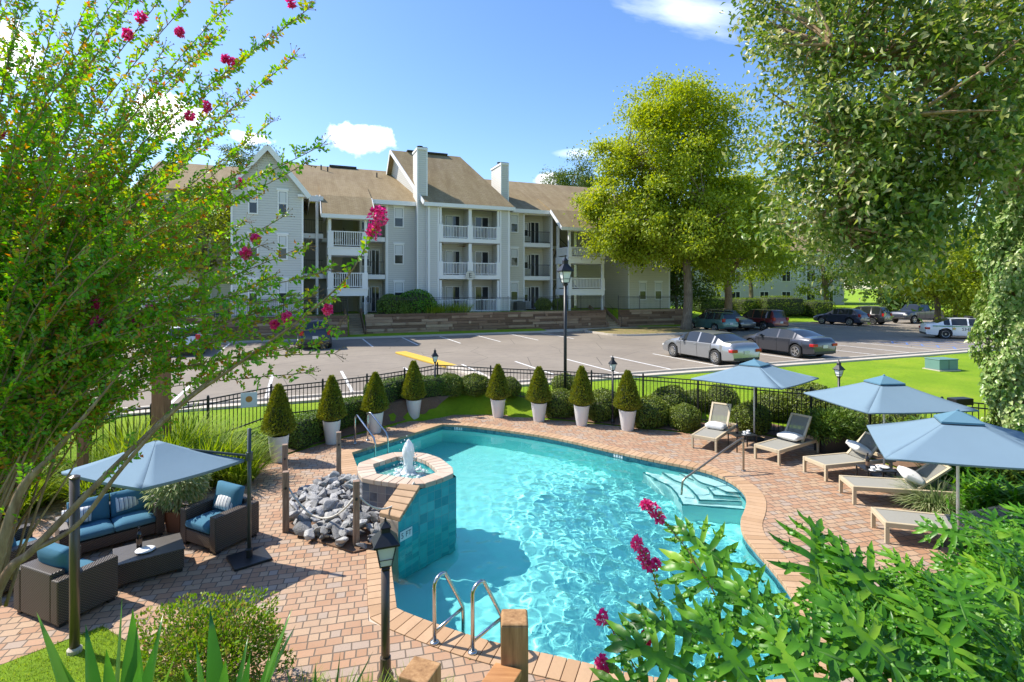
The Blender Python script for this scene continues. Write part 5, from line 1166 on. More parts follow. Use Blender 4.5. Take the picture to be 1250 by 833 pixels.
q = side_table(Vector((7.75,11.35,0)), R(-3), 'low dark table with bottle in front of the third lounger'); bottle(q+Vector((-0.17,0.0,0.42)), 'dark bottle on the low table in front of the third lounger'); cup(q+Vector((-0.16,-0.15,0.42)), 'white cup in front of the bottle on the low table'); cup(q+Vector((-0.0,-0.1,0.42)), 'white cup right of the bottle on the low table'); plate(q+Vector((0.17,0.03,0.42)), 'white plate on the low table in front of the third lounger')
# ------------------------------------------------------------------ lamp posts
def mk_lampglass():
    t = NT('frosted lantern glass'); return t.done(t.bsdf((0.78,0.78,0.74), 0.25, 0, 0.5))
M['lamp_glass'] = mk_lampglass(); M['bronze_pole'] = plain('bronze brown pole', (0.12,0.095,0.075), 0.35, 0.4)
def lantern(t, z, s, roof_tall=1.0):
    """four-sided tapered lantern above z"""
    c = MB(); c.lathe([(0.05*s,z-0.06*s),(0.07*s,z-0.02*s),(0.05*s,z)], 4, a0=math.pi/4); c.lathe([(0.075*s,z),(0.085*s,z+0.02*s)], 4, a0=math.pi/4); c.build('collar', M['black_metal'], t)
    g = MB(); g.lathe([(0.085*s,z+0.021*s),(0.15*s,z+0.26*s)], 4, a0=math.pi/4); gl = g.build('lantern_glass', M['lamp_glass'], t)
    f = MB()
    for k in range(4):
        a = math.pi/4+k*math.pi/2; p0 = (0.092*s*math.cos(a), 0.092*s*math.sin(a), z+0.01*s); p1 = (0.157*s*math.cos(a), 0.157*s*math.sin(a), z+0.27*s); f.tube([p0, p1], 0.008*s, 4)
        b = a+math.pi/2; f.tube([p1, (0.157*s*math.cos(b), 0.157*s*math.sin(b), z+0.27*s)], 0.009*s, 4); f.tube([(0.12*s*math.cos(a),0.12*s*math.sin(a),z+0.10*s),(0.12*s*math.cos(b),0.12*s*math.sin(b),z+0.10*s)], 0.005*s, 4)
    f.build('lantern_frame', M['black_metal'], gl)
    r = MB(); rt = roof_tall; r.lathe([(0.205*s,z+0.262*s),(0.21*s,z+0.285*s),(0.12*s,z+(0.285+0.10*rt)*s),(0.075*s,z+(0.285+0.15*rt)*s),(0.07*s,z+(0.285+0.21*rt)*s),(0.085*s,z+(0.30+0.21*rt)*s),(0.02*s,z+(0.31+0.27*rt)*s),(0.012*s,z+(0.31+0.33*rt)*s)], 4, a0=math.pi/4); r.build('lantern_roof', M['black_metal'], t)
def lamp(loc, h, s, label, pr=0.04, mat='black_metal', rz=0.3, rt=1.0, flare=True):
    t = thing('lamp_post', label, 'lamp', loc, rz); m = MB(); m.tube([(0,0,-0.1),(0,0,h-0.05*s)], pr, 14); m.build('pole', M[mat], t, smooth=True)
    if flare: b = MB(); b.lathe([(pr*1.9,-0.02),(pr*1.9,0.10),(pr*1.3,0.16),(pr*1.25,0.3)], 14); b.build('base', M[mat], t)
    lantern(t, h, s, rt)
lp = PY(690, 470, 18.15); gzl = gz(lp.x, lp.y); lamp((lp.x, lp.y, gzl), (CAMZ-(346-HOR)/FPX*18.15)-gzl, 1.5, 'tall black lamp post standing behind the iron fence', 0.055)
for px, pyt, yy, lab in ((531, 442, 17.9, 'small lamp post at the fence corner left of the potted topiary'), (748, 452, 16.6, 'small black lamp post between two potted topiaries'), (1024, 460, 14.5, 'small black lamp post between two blue umbrellas')):
    x = (px-625)/FPX*yy; g_ = gz(x, yy); zt_ = CAMZ-(pyt-HOR)/FPX*yy; lamp((x, yy, g_), zt_-g_, 0.72, lab, 0.032)
lb_ = P(470.5, 836); x = lb_.x; zt_ = CAMZ-(687-HOR)/FPX*lb_.y; lamp(lb_, zt_-0.03, 0.92, 'nearest lamp post with black lantern roof beside the pool corner', 0.046, 'bronze_pole', 0.35, 0.75)
lb_ = P(91, 797); zt_ = CAMZ-(584-HOR)/FPX*lb_.y; t = thing('light_pole', 'bronze brown pole with a small spotlight in front of the wicker armchairs', 'pole', lb_); m = MB(); m.tube([(0,0,-0.1),(0,0,zt_)], 0.05, 14); m.build('pole', M['bronze_pole'], t, smooth=True); m = MB(); m.lathe([(0.056,zt_),(0.056,zt_+0.02),(0.02,zt_+0.04)], 14); m.build('cap', M['bronze_pole'], t); m = MB(); m.tube([(0.05,0,zt_-0.22),(0.11,0.02,zt_-0.2)],0.012,6); m.tube([(0.09,0.02,zt_-0.2),(0.19,0.05,zt_-0.17)],[0.03,0.045],12); m.build('spotlight', M['black_metal'], t); m = MB(); m.lathe([(0.075,-0.01),(0.075,0.05),(0.052,0.07)],14); m.build('base', M['concrete'], t)
# ------------------------------------------------------------------ wooden stair posts in the foreground
def newel():
    t = thing('stair_railing', 'timber stair railing with square newel post in the foreground', 'railing', (0,2.85,0)); c = PY(628, 752, 2.85); c.y -= 2.85
    m = MB(); m.box(c.x-0.072,c.y-0.072,0,c.x+0.072,c.y+0.072,c.z-0.012); m.lathe([(0.104,c.z-0.0121),(0.09,c.z)], 4, (c.x,c.y,0), a0=math.pi/4); m.build('newel_post', M['wood_z'], t, bevel=0.006)
    d = Vector((-0.42,-1.0,0)).normalized(); a = c+d*0.08+Vector((0,0,-0.235)); b = a+d*1.5+Vector((0,0,0.12))
    r = MB(); r.beam(a, b, 0.15, 0.04); r.build('handrail', M['wood_x'], t, bevel=0.005); r = MB(); r.beam(a-Vector((0,0,0.075)), b-Vector((0,0,0.075)), 0.045, 0.105); r.build('top_rail', M['wood_x'], t, bevel=0.004); r = MB(); r.beam(a-Vector((0,0,0.85)), b-Vector((0,0,0.85)), 0.045, 0.1); r.build('bottom_rail', M['wood_x'], t)
    for k in range(10): p = a+(b-a)*((k+0.6)/10); q = MB(); q.box(p.x-0.02,p.y-0.02,p.z-0.86,p.x+0.02,p.y+0.02,p.z-0.13); q.build('baluster', M['wood_z'], t)
    e = b+d*0.08; m = MB(); m.box(e.x-0.07,e.y-0.07,0,e.x+0.07,e.y+0.07,e.z+0.18); m.build('newel_post', M['wood_z'], t)
newel()
c = PY(513, 817, 2.45); m = MB(); m.box(-0.072,-0.072,0,0.072,0.072,c.z); o = m.build('timber_post', M['wood_z'], bevel=0.006); o.location = (c.x,c.y,0); o.rotation_euler = (0,0,R(-20)); tag(o, 'short square timber post among grass at the bottom edge', 'post')
# timber posts in the background left of the fence, signs, utility boxes
M['cedar'] = mk_wood('red brown timber', [(0.20,0.09,0.045),(0.30,0.14,0.07),(0.38,0.20,0.11)], (10,10,1.4))
for px, y0, y1, yy, lab in ((197, 417, 520, 12.2, 'thick red brown timber post behind the fence, left of the potted topiaries'), (101, 450, 560, 10.6, 'red brown timber post half hidden by the flowering tree stems')):
    a = PY(px, y0, yy); w_ = 0.14 if px > 150 else 0.07; m = MB(); m.box(-w_,-w_,0,w_,w_,a.z-0.05); m.box(-w_-0.03,-w_-0.03,a.z-0.049,w_+0.03,w_+0.03,a.z); o = m.build('timber_post', M['cedar'], bevel=0.01); o.location = (a.x, a.y, 0); tag(o, lab, 'post')
sp_ = PY(304, 488, 14.4); t = thing('fence_sign', 'small pale sign hanging on the iron fence left of the potted topiaries', 'sign', sp_, R(25)); m = MB(); m.box(-0.2,-0.045,-0.2,0.2,-0.035,0.2); m.build('panel', M['china'], t); m = MB(); m.tube([(0,-0.0451,0.02),(0,-0.048,0.02)],0.085,14); M['orange'] = plain('orange print', (0.6,0.25,0.05), 0.5); m.build('emblem', M['orange'], t)
tp = P(1160, 451, 0.62); t = thing('utility_box', 'low green electrical utility box on the lawn at the right', 'utility box', (tp.x, tp.y+0.5, gz(tp.x, tp.y)), R(10)); M['green_box'] = plain('faded green painted steel', (0.13,0.25,0.22), 0.55, var=0.15, scale=3)
m = MB(); m.box(-0.5,-0.36,0.06,0.5,0.36,0.5); m.build('cabinet', M['green_box'], t, bevel=0.02); m = MB(); m.box(-0.52,-0.38,0.501,0.52,0.38,0.545); m.build('lid', M['green_box'], t, bevel=0.02); m = MB(); m.box(-0.56,-0.42,-0.1,0.56,0.42,0.06); m.build('pad', M['concrete'], t); m = MB(); m.box(-0.01,-0.366,0.08,0.01,-0.3605,0.49); m.build('door_seam', M['shutter'], t)
bp = PY(1172, 486, 12.9); t = thing('letter_box', 'black slatted box on a post behind the middle umbrella', 'box', (bp.x, bp.y, gz(bp.x,bp.y)), R(10)); zz = bp.z-gz(bp.x,bp.y); m = MB(); m.box(-0.25,-0.12,zz-0.16,0.25,0.12,zz+0.0); m.build('box', M['black_metal'], t, bevel=0.01); m = MB(); m.tube([(0,0,0),(0,0,zz-0.16)],0.04); m.build('post', M['black_metal'], t)
m = MB()
for k in range(4): m.box(-0.24,-0.126,zz-0.14+k*0.035,0.24,-0.121,zz-0.125+k*0.035)
m.build('slats', M['iron'], t)
# ------------------------------------------------------------------ vehicles
def carpaint(name, col, metal=0.35, rough=0.32):
    t = NT(name); nz = t.noise(1.5, 4, 0.6, t.coord()); c = t.mix([x*0.9 for x in col], [min(1,x*1.1) for x in col], nz); return t.done(t.bsdf(c, rough, metal, 0.5, None, 0.6, Coat_Roughness=0.06))
M['car_glass'] = plain('tinted car glass', (0.02,0.024,0.026), 0.05, 0, 0.7, var=0.1); M['tyre'] = plain('tyre rubber', (0.02,0.02,0.02), 0.8, var=0.2); M['rim'] = plain('alloy rim', (0.55,0.54,0.52), 0.3, 0.85); M['trim_black'] = plain('black plastic trim', (0.022,0.022,0.023), 0.55)
M['tail'] = plain('red tail light lens', (0.42,0.015,0.015), 0.15, 0, 0.6); M['head'] = plain('headlight lens', (0.62,0.62,0.60), 0.08, 0, 0.7); M['amber'] = plain('amber lens', (0.6,0.25,0.03), 0.15); M['plate_w'] = plain('licence plate', (0.62,0.60,0.55), 0.5); M['chrome'] = plain('chrome', (0.7,0.7,0.7), 0.1, 1.0)
def lerp_prof(prof, x):
    xs_ = [p[0] for p in prof]; zs_ = [p[1] for p in prof]; return float(np.interp(x, xs_, zs_))
def smooth_prof(prof, x, w=0.09): return sum(lerp_prof(prof, x+d)*k for d, k in ((-w,.2),(-w/2,.2),(0,.2),(w/2,.2),(w,.2)))
def car(name, label, cat, mat, L, Wd, top, belt, wb, wr, sill, glassx, wsx, rwx, pillars, loc, heading, doors=(), group='cars in the parking lot', rear_off=None, tail=None, cladding=False, bed=None, spokes=7, rack=False, rimmat='rim'):
    """lofted car body, nose towards local +x. top/belt: side profiles; wsx/rwx: x-range of windscreen and rear window"""
    t = thing(name, label, cat, loc, heading, group); hw = Wd/2
    fxw, rxw = (rear_off if rear_off else (wb/2+0.02, -wb/2+0.02)); Ra = wr+0.065
    X = sorted(set([round(x, 3) for x in np.linspace(-L/2, L/2, 84)]+[round(c+Ra*s_, 3) for c in (fxw, rxw) for s_ in np.linspace(-1, 1, 15)]+[round(x+e, 3) for x in list(glassx)+list(wsx)+list(rwx) for e in (-0.001, 0.001)]+[round(p+e, 3) for p in pillars for e in (-0.045, 0.045)]))
    rings = []
    for x in X:
        s_ = abs(x)/(L/2); Wx = hw*(1-0.13*max(0, (s_-0.55)/0.45)**2.4-0.02*(s_ > 0.99)); zt = smooth_prof(top, x, 0.07); bl = min(smooth_prof(belt, x, 0.15), zt-0.012)
        zb = sill+0.05*max(0, (s_-0.8)/0.2)
        for c in (fxw, rxw):
            if abs(x-c) < Ra: zb = max(zb, wr+math.sqrt(max(0, Ra*Ra-(x-c)**2)))
        zb = min(zb, bl-0.06); k = max(0, min(1, (zt-bl)/0.42)); wrf = Wx*(0.90-0.19*k); mid = max((sill+bl)/2+0.05, zb+0.02)
        e = 0.03 if s_ > 0.995 else 0
        rings.append([(0.80*Wx, zb+e), (0.965*Wx, min(zb+0.06, mid-0.01)+e), (1.0*Wx, mid), (0.975*Wx, bl-0.03-e), (0.945*Wx, bl-e), (wrf, zt-0.035*min(1, k+0.25)-e), (0.72*wrf, zt-0.006-e), (0, zt+0.012-e)])
    n = len(rings[0]); 
    groups = {}
    def add(key, vs): g = groups.setdefault(key, MB()); g.quad(*vs)
    for i in range(len(X)-1):
        x0, x1 = X[i], X[i+1]; xm = (x0+x1)/2
        for j in range(n-1):
            for s_ in (1, -1):
                q = [(x0,s_*rings[i][j][0],rings[i][j][1]),(x1,s_*rings[i+1][j][0],rings[i+1][j][1]),(x1,s_*rings[i+1][j+1][0],rings[i+1][j+1][1]),(x0,s_*rings[i][j+1][0],rings[i][j+1][1])]
                if s_ > 0: q = q[::-1]
                key = 'body'
                if j == 4 and glassx[0] < xm < glassx[1] and not any(abs(xm-p) < 0.045 for p in pillars): key = ('side_window', s_)
                elif j >= 5 and wsx[0] < xm < wsx[1]: key = 'windscreen'
                elif j >= 5 and rwx[0] < xm < rwx[1]: key = 'rear_window'
                elif bed and j >= 5 and bed[0] < xm < bed[1]: key = 'bed_cover'
                elif cladding and j <= 0: key = 'cladding'
                elif cladding and j == 1 and rings[i][1][1] < sill+0.3 and not abs(xm) > 9: key = 'cladding'
                add(key, q)
    b = groups['body']
    for i in (0, -1):
        r = rings[i]; x = X[i]; vs = [(x,y,z) for y, z in r]+[(x,-y,z) for y, z in r[-2::-1]]; b.add(vs, [tuple(range(len(vs))) if i == 0 else tuple(range(len(vs)-1,-1,-1))])
    # underside
    for i in range(len(X)-1): b.quad((X[i],rings[i][0][0],rings[i][0][1]),(X[i+1],rings[i+1][0][0],rings[i+1][0][1]),(X[i+1],-rings[i+1][0][0],rings[i+1][0][1]),(X[i],-rings[i][0][0],rings[i][0][1]))
    def finish(mb, nm, mt):
        bm = bmesh.new(); me = bpy.data.meshes.new(nm); me.from_pydata(mb.v, [], mb.f); bm.from_mesh(me); bmesh.ops.remove_doubles(bm, verts=bm.verts, dist=0.0008); bmesh.ops.recalc_face_normals(bm, faces=bm.faces) if nm == 'body' else None; bm.to_mesh(me); bm.free(); me.materials.append(mt); return link(nm, me, t, smooth=True, auto=38)
    for key, mb in groups.items():
        nm = key if isinstance(key, str) else key[0]
        finish(mb, nm, {'body': mat, 'cladding': M['trim_black'], 'bed_cover': M['trim_black']}.get(nm, M['car_glass']))
    def ring_at(x):
        i = min(range(len(X)), key=lambda k: abs(X[k]-x)); return rings[i]
    for s_ in (1, -1):
        sm = MB()
        for x in doors:
            r = ring_at(x); pts = [(x, s_*(y+0.003), z) for y, z in r[1:5]]; sm.tube(pts, 0.007, 4)
        xs0, xs1 = min(doors), max(doors); sm.tube([(x, s_*(ring_at(x)[4][0]+0.004), ring_at(x)[4][1]) for x in np.linspace(glassx[0]+0.1, glassx[1]-0.1, 14)], 0.009, 4); sm.build('door_seam', M['trim_black'], t)
        for x in doors[1:]: r = ring_at(x-0.0); h = MB(); h.cbox((x-(-0.14) if False else x+0.14, s_*(r[3][0]+0.012), r[3][1]-0.08), (0.17,0.03,0.03)); h.build('door_handle', mat, t, bevel=0.006)
        xm = glassx[1]-0.42; r = ring_at(xm); h = MB(); h.cbox((xm, s_*(r[4][0]+0.10), r[4][1]+0.07), (0.12,0.20,0.13)); h.build('wing_mirror', mat, t, bevel=0.03)
        rl_ = ring_at(-L/2+0.08); tz, th, tw, tl_ = tail or (rl_[3][1]-0.12, 0.15, 0.34, 0.26)
        h = MB(); h.cbox((-L/2+0.10, s_*(hw*0.86-tw*0.28), tz), (tl_, tw, th)); h.build('tail_light', M['tail'], t, bevel=0.03)
        rf_ = ring_at(L/2-0.12); h = MB(); h.cbox((L/2-0.17, s_*hw*0.70, rf_[3][1]-0.06), (0.30,0.36,0.14)); h.build('headlight', M['head'], t, bevel=0.04)
        for c in (fxw, rxw):
            w = MB(); yc = s_*(hw-0.115); prof = [(wr*0.62,-0.11),(wr*0.93,-0.11),(wr,-0.08),(wr,0.08),(wr*0.93,0.11),(wr*0.62,0.11)]
            w.M = Matrix.Translation((c, yc, wr)) @ Matrix.Rotation(R(90), 4, 'X'); w.lathe(prof, 26); wo = w.build('wheel', M['tyre'], t, smooth=True, auto=35)
            rm = MB(); rm.M = w.M; sg = -s_; rm.lathe([(wr*0.66,sg*0.09),(wr*0.66,sg*0.113),(wr*0.60,sg*0.113),(wr*0.57,sg*0.06),(0.02,sg*0.05)] if sg > 0 else [(0.02,-0.05),(wr*0.57,-0.06),(wr*0.60,-0.113),(wr*0.66,-0.113),(wr*0.66,-0.09)], 24); rm.build('rim', M['trim_black'] if spokes else M['rim'], wo)
            sk = MB(); sk.M = w.M
            for q in range(spokes):
                a = 2*math.pi*q/spokes; sk.beam((wr*0.08*math.cos(a),wr*0.08*math.sin(a),sg*0.10),(wr*0.62*math.cos(a),wr*0.62*math.sin(a),sg*0.108),0.05,0.03)
            sk.lathe([(wr*0.13,sg*0.095),(wr*0.13,sg*0.118)], 10); sk.tube([(wr*0.63*math.cos(a),wr*0.63*math.sin(a),sg*0.11) for a in np.linspace(0, 2*math.pi, 25)], 0.014, 5); sk.build('spokes', M[rimmat], wo)
    ax = MB(); ax.cbox(((fxw+rxw)/2, 0, sill+0.12), (wb+0.5, Wd*0.72, 0.22)); ax.build('underbody', M['trim_black'], t)
    pl = MB(); zpl = lerp_prof(belt, -L/2+0.05)-0.22; pl.cbox((-L/2-0.012, 0, zpl), (0.02, 0.32, 0.16)); pl.build('licence_plate', M['plate_w'], t)
    bp_ = MB(); bp_.cbox((-L/2+0.03, 0, sill+0.14), (0.12, Wd*0.80, 0.12)); bp_.build('rear_bumper', M['trim_black'], t, bevel=0.02); bp_ = MB(); bp_.cbox((L/2-0.04, 0, sill+0.16), (0.12, Wd*0.70, 0.16)); bp_.build('front_bumper', M['trim_black'], t, bevel=0.02)
    if rack:
        for s_ in (1, -1):
            x0, x1 = rwx[1]+0.1, wsx[0]-0.15; r = ring_at(0); k = MB(); k.tube([(x0, s_*r[5][0]*0.93, r[5][1]+0.04), (x0+0.1, s_*r[5][0]*0.93, r[5][1]+0.09), (x1-0.1, s_*r[5][0]*0.93, r[5][1]+0.09), (x1, s_*r[5][0]*0.93, r[5][1]+0.04)], 0.018, 6); k.build('roof_rail', M['trim_black'], t)
    return t
HN = TH+R(90)     # nose towards the building
def sedan(label, mat, loc, heading, L=5.05, Wd=1.88, H=1.47, wr=0.345, name='parked_sedan', **k):
    h = H; a = L/2
    top = [(-a,0.80),(-a+0.04,0.94),(-a+0.15,1.06),(-a+0.62,1.10),(-a+1.35,h-0.07),(-a+1.75,h-0.01),(0.15,h),(0.55,h-0.05),(1.28,1.03),(1.7,0.97),(a-0.35,0.84),(a-0.08,0.72),(a,0.56)]
    belt = [(-a,0.78),(-a+0.1,0.95),(-a+0.6,0.985),(0.9,0.945),(1.4,0.93),(a-0.3,0.78),(a,0.58)]
    return car(name, label, 'car', mat, L, Wd, top, belt, L*0.60, wr, 0.20, (-a+1.02, 1.12), (0.56, 1.27), (-a+0.64, -a+1.42), (-0.30, -1.28), loc, heading, doors=(-1.22, -0.28, 0.92), **k)
def suv(label, mat, loc, heading, L=4.75, Wd=1.86, H=1.72, wr=0.36, name='parked_suv', hood=1.08, slope=0.30, **k):
    a = L/2; h = H
    top = [(-a,0.62),(-a+0.03,0.95),(-a+0.08,1.10),(-a+slope,h-0.10),(-a+slope+0.22,h-0.02),(-0.3,h),(0.25,h-0.05),(1.05,hood+0.04),(1.5,hood-0.02),(a-0.25,hood-0.14),(a-0.04,hood-0.32),(a,0.6)]
    belt = [(-a,0.60),(-a+0.06,1.02),(-a+0.5,1.07),(0.8,1.02),(1.2,1.0),(a-0.2,0.84),(a,0.62)]
    return car(name, label, 'car', mat, L, Wd, top, belt, L*0.585, wr, 0.26, (-a+slope+0.12, 0.92), (0.26, 1.04), (-a+0.09, -a+slope+0.04), (-0.22, -1.18), loc, heading, doors=(-1.12, -0.2, 0.78), tail=(1.0, 0.28, 0.22, 0.2), **k)
def on_lot(u, v): return site(u, v, ZP+0.002)
sedan('silver grey sedan parked by the lawn, left of the dark sedan', carpaint('silver grey car paint', (0.33,0.335,0.34), 0.6, 0.3), on_lot(19.15, 21.15), HN, rimmat='rim', spokes=10)
sedan('dark charcoal sedan parked by the lawn, right of the silver one', carpaint('charcoal car paint', (0.05,0.053,0.065), 0.5, 0.28), on_lot(24.75, 21.45), HN, 4.88, 1.84, 1.45, spokes=5)
suv('green estate car parked behind the big tree trunk', carpaint('green car paint', (0.07,0.16,0.145), 0.4), on_lot(32.5, 35.5), HN, 4.6, 1.76, 1.62, 0.34, rack=True, hood=1.0)
suv('brown grey suv backed in between the green and the red car', carpaint('bronze grey car paint', (0.15,0.135,0.105), 0.5), on_lot(35.0, 36.2), HN+R(180), 4.75, 1.85, 1.72, cladding=True, rack=True)
suv('dark red suv parked at the grass edge', carpaint('dark red car paint', (0.16,0.022,0.025), 0.35), on_lot(37.6, 35.3), HN, 4.9, 1.92, 1.78, 0.385, cladding=True, rack=True, hood=1.12)
suv('dark blue crossover parked right of the hedges', carpaint('dark blue car paint', (0.035,0.042,0.075), 0.4), on_lot(49.8, 36.6), HN+R(6), 4.6, 1.86, 1.62, 0.36, slope=0.62, hood=1.02)
suv('black suv parked right behind the dark blue crossover', carpaint('black car paint', (0.022,0.022,0.026), 0.3), on_lot(52.9, 36.6), HN+R(10), 4.7, 1.88, 1.78, 0.37, rack=True)
a = 3.05
car('pickup_truck', 'dark grey pickup truck standing broadside at the far end of the lot', 'pickup truck', carpaint('dark slate truck paint', (0.045,0.052,0.072), 0.4), 6.1, 2.0, [(-a,0.75),(-a+0.04,1.22),(-a+0.1,1.30),(-0.95,1.32),(-0.86,1.36),(-0.78,1.86),(-0.6,1.93),(0.55,1.93),(0.75,1.88),(1.35,1.30),(2.0,1.26),(a-0.15,1.18),(a-0.03,1.0),(a,0.7)],
    [(-a,0.72),(-a+0.1,1.24),(-1.0,1.26),(1.2,1.24),(1.5,1.2),(a-0.1,1.08),(a,0.72)], 3.75, 0.42, 0.42, (-0.72, 1.2), (0.76, 1.34), (-0.90, -0.80), (0.28,), Vector((42.1,55.4,ZP+0.002)), TH+R(180), doors=(-0.62, 0.3, 1.2), rear_off=(1.98, -1.72), bed=(-a+0.1, -0.95), tail=(1.05,0.3,0.12,0.1), spokes=6)
# sheriff car
w0 = P(1157, 414, ZP); hd = R(-24); cdir = Vector((math.cos(hd), math.sin(hd), 0)); side = Vector((cdir.y, -cdir.x, 0))
cc0 = w0+cdir*1.47-side*0.92; cc0.z = ZP+0.002
sh = sedan('white sheriff patrol sedan with a green stripe, half hidden by the ivy', carpaint('white car paint', (0.72,0.72,0.71), 0.0), cc0, hd, 5.4, 1.96, 1.48, name='patrol_car', spokes=0)
M['green_stripe'] = plain('green stripe vinyl', (0.02,0.22,0.13), 0.4); M['gold'] = plain('gold vinyl', (0.6,0.4,0.08), 0.4)
for s_ in (-1,):
    st_ = MB(); st_.box(-2.35, s_*0.972, 0.875, 1.6, s_*0.984, 0.935); st_.build('side_stripe', M['green_stripe'], sh)
    me = text_mesh('SHERIFF', 0.30, 0.002, 1.1); me.materials.append(M['shutter']); o = link('lettering', me, sh); o.location = (-0.05, -0.992, 0.70); o.rotation_euler = (R(90),0,0); o.scale = (1.15,1,1)
    sr = MB(); pts = []
    for q in range(10): r_ = 0.14 if q%2 == 0 else 0.06; pts.append((-1.12+r_*math.sin(q*math.pi/5), -0.988, 0.74+r_*math.cos(q*math.pi/5)))
    sr.add(pts+[(x,y+0.01,z) for x,y,z in pts], [tuple(range(9,-1,-1)), tuple(range(10,20))]); sr.build('star_emblem', M['gold'], sh)
lb2 = MB(); lb2.box(-0.15,-0.6,1.50,0.15,0.6,1.60); lb2.build('light_bar', M['trim_black'], sh, bevel=0.03)
suv('white station wagon at the far left of the lot, seen from behind', carpaint('white silver car paint', (0.62,0.63,0.64), 0.1), on_lot(-5.6, 34.8), HN, 4.8, 1.84, 1.58, 0.33, hood=0.98, slope=0.45)
suv('dark suv at the left of the lot, behind the flowering branches', carpaint('black blue car paint', (0.03,0.033,0.042), 0.4), on_lot(1.0, 35.3), HN, 4.7, 1.9, 1.74, 0.37, rack=True)
suv('dark car further left in the lot, hidden behind the flowering tree', carpaint('dark grey car paint', (0.06,0.06,0.065), 0.4), on_lot(-8.4, 22.4), HN, 4.6, 1.85, 1.6, 0.35)
# ------------------------------------------------------------------ foliage tools
def nrm(a): return a/np.maximum(np.linalg.norm(a, axis=-1, keepdims=True), 1e-9)
def leaf_mesh(name, pos, axis, nor, L, W, mat, parent=None, fold=0.25, droop=0.12):
    """many folded leaves in one mesh: base, two sides, tip"""
    axis = nrm(axis); side = nrm(np.cross(axis, nor)); n = nrm(np.cross(side, axis)); L = np.broadcast_to(np.asarray(L, float).reshape(-1, 1), (len(pos), 1)); W = np.broadcast_to(np.asarray(W, float).reshape(-1, 1), (len(pos), 1))
    v = np.stack([pos, pos+axis*L*0.42+side*W*0.5+n*W*fold, pos+axis*L-n*L*droop, pos+axis*L*0.42-side*W*0.5+n*W*fold], 1).reshape(-1, 3)
    N = len(pos); i = np.arange(N)*4; tri = np.stack([i, i+1, i+2, i, i+2, i+3], 1).reshape(-1)
    return raw_mesh(name, v, tri, mat, parent)
def raw_mesh(name, v, tri, mat, parent=None):
    me = bpy.data.meshes.new(name); me.vertices.add(len(v)); me.vertices.foreach_set('co', np.asarray(v, 'f').ravel()); nf = len(tri)//3
    me.loops.add(len(tri)); me.loops.foreach_set('vertex_index', np.asarray(tri, 'i')); me.polygons.add(nf); me.polygons.foreach_set('loop_start', np.arange(nf, dtype='i')*3)
    me.materials.append(mat); me.update(calc_edges=True); return link(name, me, parent)
def rdir(n, rg): return nrm(rg.normal(size=(n, 3)))
G = dict
M['shrub'] = leafmat('clipped shrub leaf', [(0.07,0.12,0.015),(0.14,0.20,0.025),(0.23,0.27,0.04)], 0.25, clump=2.5)
M['hedge'] = leafmat('dark hedge leaf', [(0.045,0.10,0.015),(0.10,0.19,0.022),(0.18,0.26,0.04)], 0.25, clump=2.0)
M['topiary'] = leafmat('olive conifer spray', [(0.09,0.12,0.012),(0.20,0.225,0.02),(0.32,0.33,0.035)], 0.2, clump=4)
M['yg'] = leafmat('yellow green tree leaf', [(0.14,0.21,0.012),(0.26,0.345,0.022),(0.41,0.46,0.05)], 0.45, clump=0.25)
M['dark_tree'] = leafmat('dark tree leaf', [(0.04,0.08,0.018),(0.085,0.145,0.025),(0.15,0.21,0.035)], 0.3, clump=0.3)
M['mid_tree'] = leafmat('mid green tree leaf', [(0.065,0.12,0.015),(0.13,0.21,0.025),(0.24,0.31,0.04)], 0.4, clump=0.3)
M['pear'] = leafmat('glossy pear leaf', [(0.035,0.085,0.018),(0.08,0.16,0.025),(0.15,0.24,0.035),(0.26,0.32,0.07),(0.48,0.45,0.26)], 0.42, 0.35, 0.5, clump=0.8)
M['ivy'] = leafmat('ivy leaf', [(0.07,0.16,0.03),(0.15,0.28,0.05),(0.28,0.38,0.11),(0.40,0.45,0.20)], 0.25, 0.35, 0.5, clump=1.2)
M['myrtle'] = leafmat('crepe myrtle leaf', [(0.045,0.18,0.015),(0.095,0.31,0.018),(0.17,0.41,0.025),(0.30,0.46,0.035),(0.50,0.17,0.035)], 0.45, 0.4, 0.4, clump=1.2, isl=0.64)
M['philo'] = leafmat('philodendron leaf', [(0.012,0.06,0.006),(0.035,0.15,0.010),(0.10,0.28,0.015),(0.27,0.44,0.03)], 0.34, 0.38, 0.4, clump=2.6, isl=0.38)
M['sword'] = leafmat('sword leaf', [(0.025,0.12,0.025),(0.06,0.21,0.035),(0.15,0.31,0.05)], 0.25, 0.35, 0.5, clump=1.5)
M['grass_blade'] = leafmat('long grass blade', [(0.09,0.19,0.012),(0.20,0.31,0.02),(0.33,0.40,0.05)], 0.4, 0.6, 0.3, clump=1.5)
M['varieg'] = leafmat('variegated leaf', [(0.08,0.17,0.05),(0.22,0.31,0.12),(0.48,0.50,0.30)], 0.35, clump=3)
M['azalea'] = leafmat('small bush leaf', [(0.06,0.15,0.012),(0.13,0.28,0.02),(0.25,0.37,0.04),(0.30,0.17,0.08)], 0.35, clump=3)
M['bark'] = mk_wood('grey brown bark', [(0.11,0.085,0.06),(0.20,0.16,0.115),(0.32,0.27,0.205)], (5,5,1.2), rough=0.9)
M['bark_tan'] = mk_wood('smooth tan bark', [(0.17,0.10,0.055),(0.30,0.20,0.115),(0.45,0.33,0.215)], (9,9,2), rough=0.75)
def mk_flower():
    return leafmat('magenta blossom', [(0.55,0.02,0.13),(0.75,0.06,0.24),(0.85,0.18,0.38)], 0.35, 0.6, 0.2, clump=8)
M['flower'] = mk_flower()
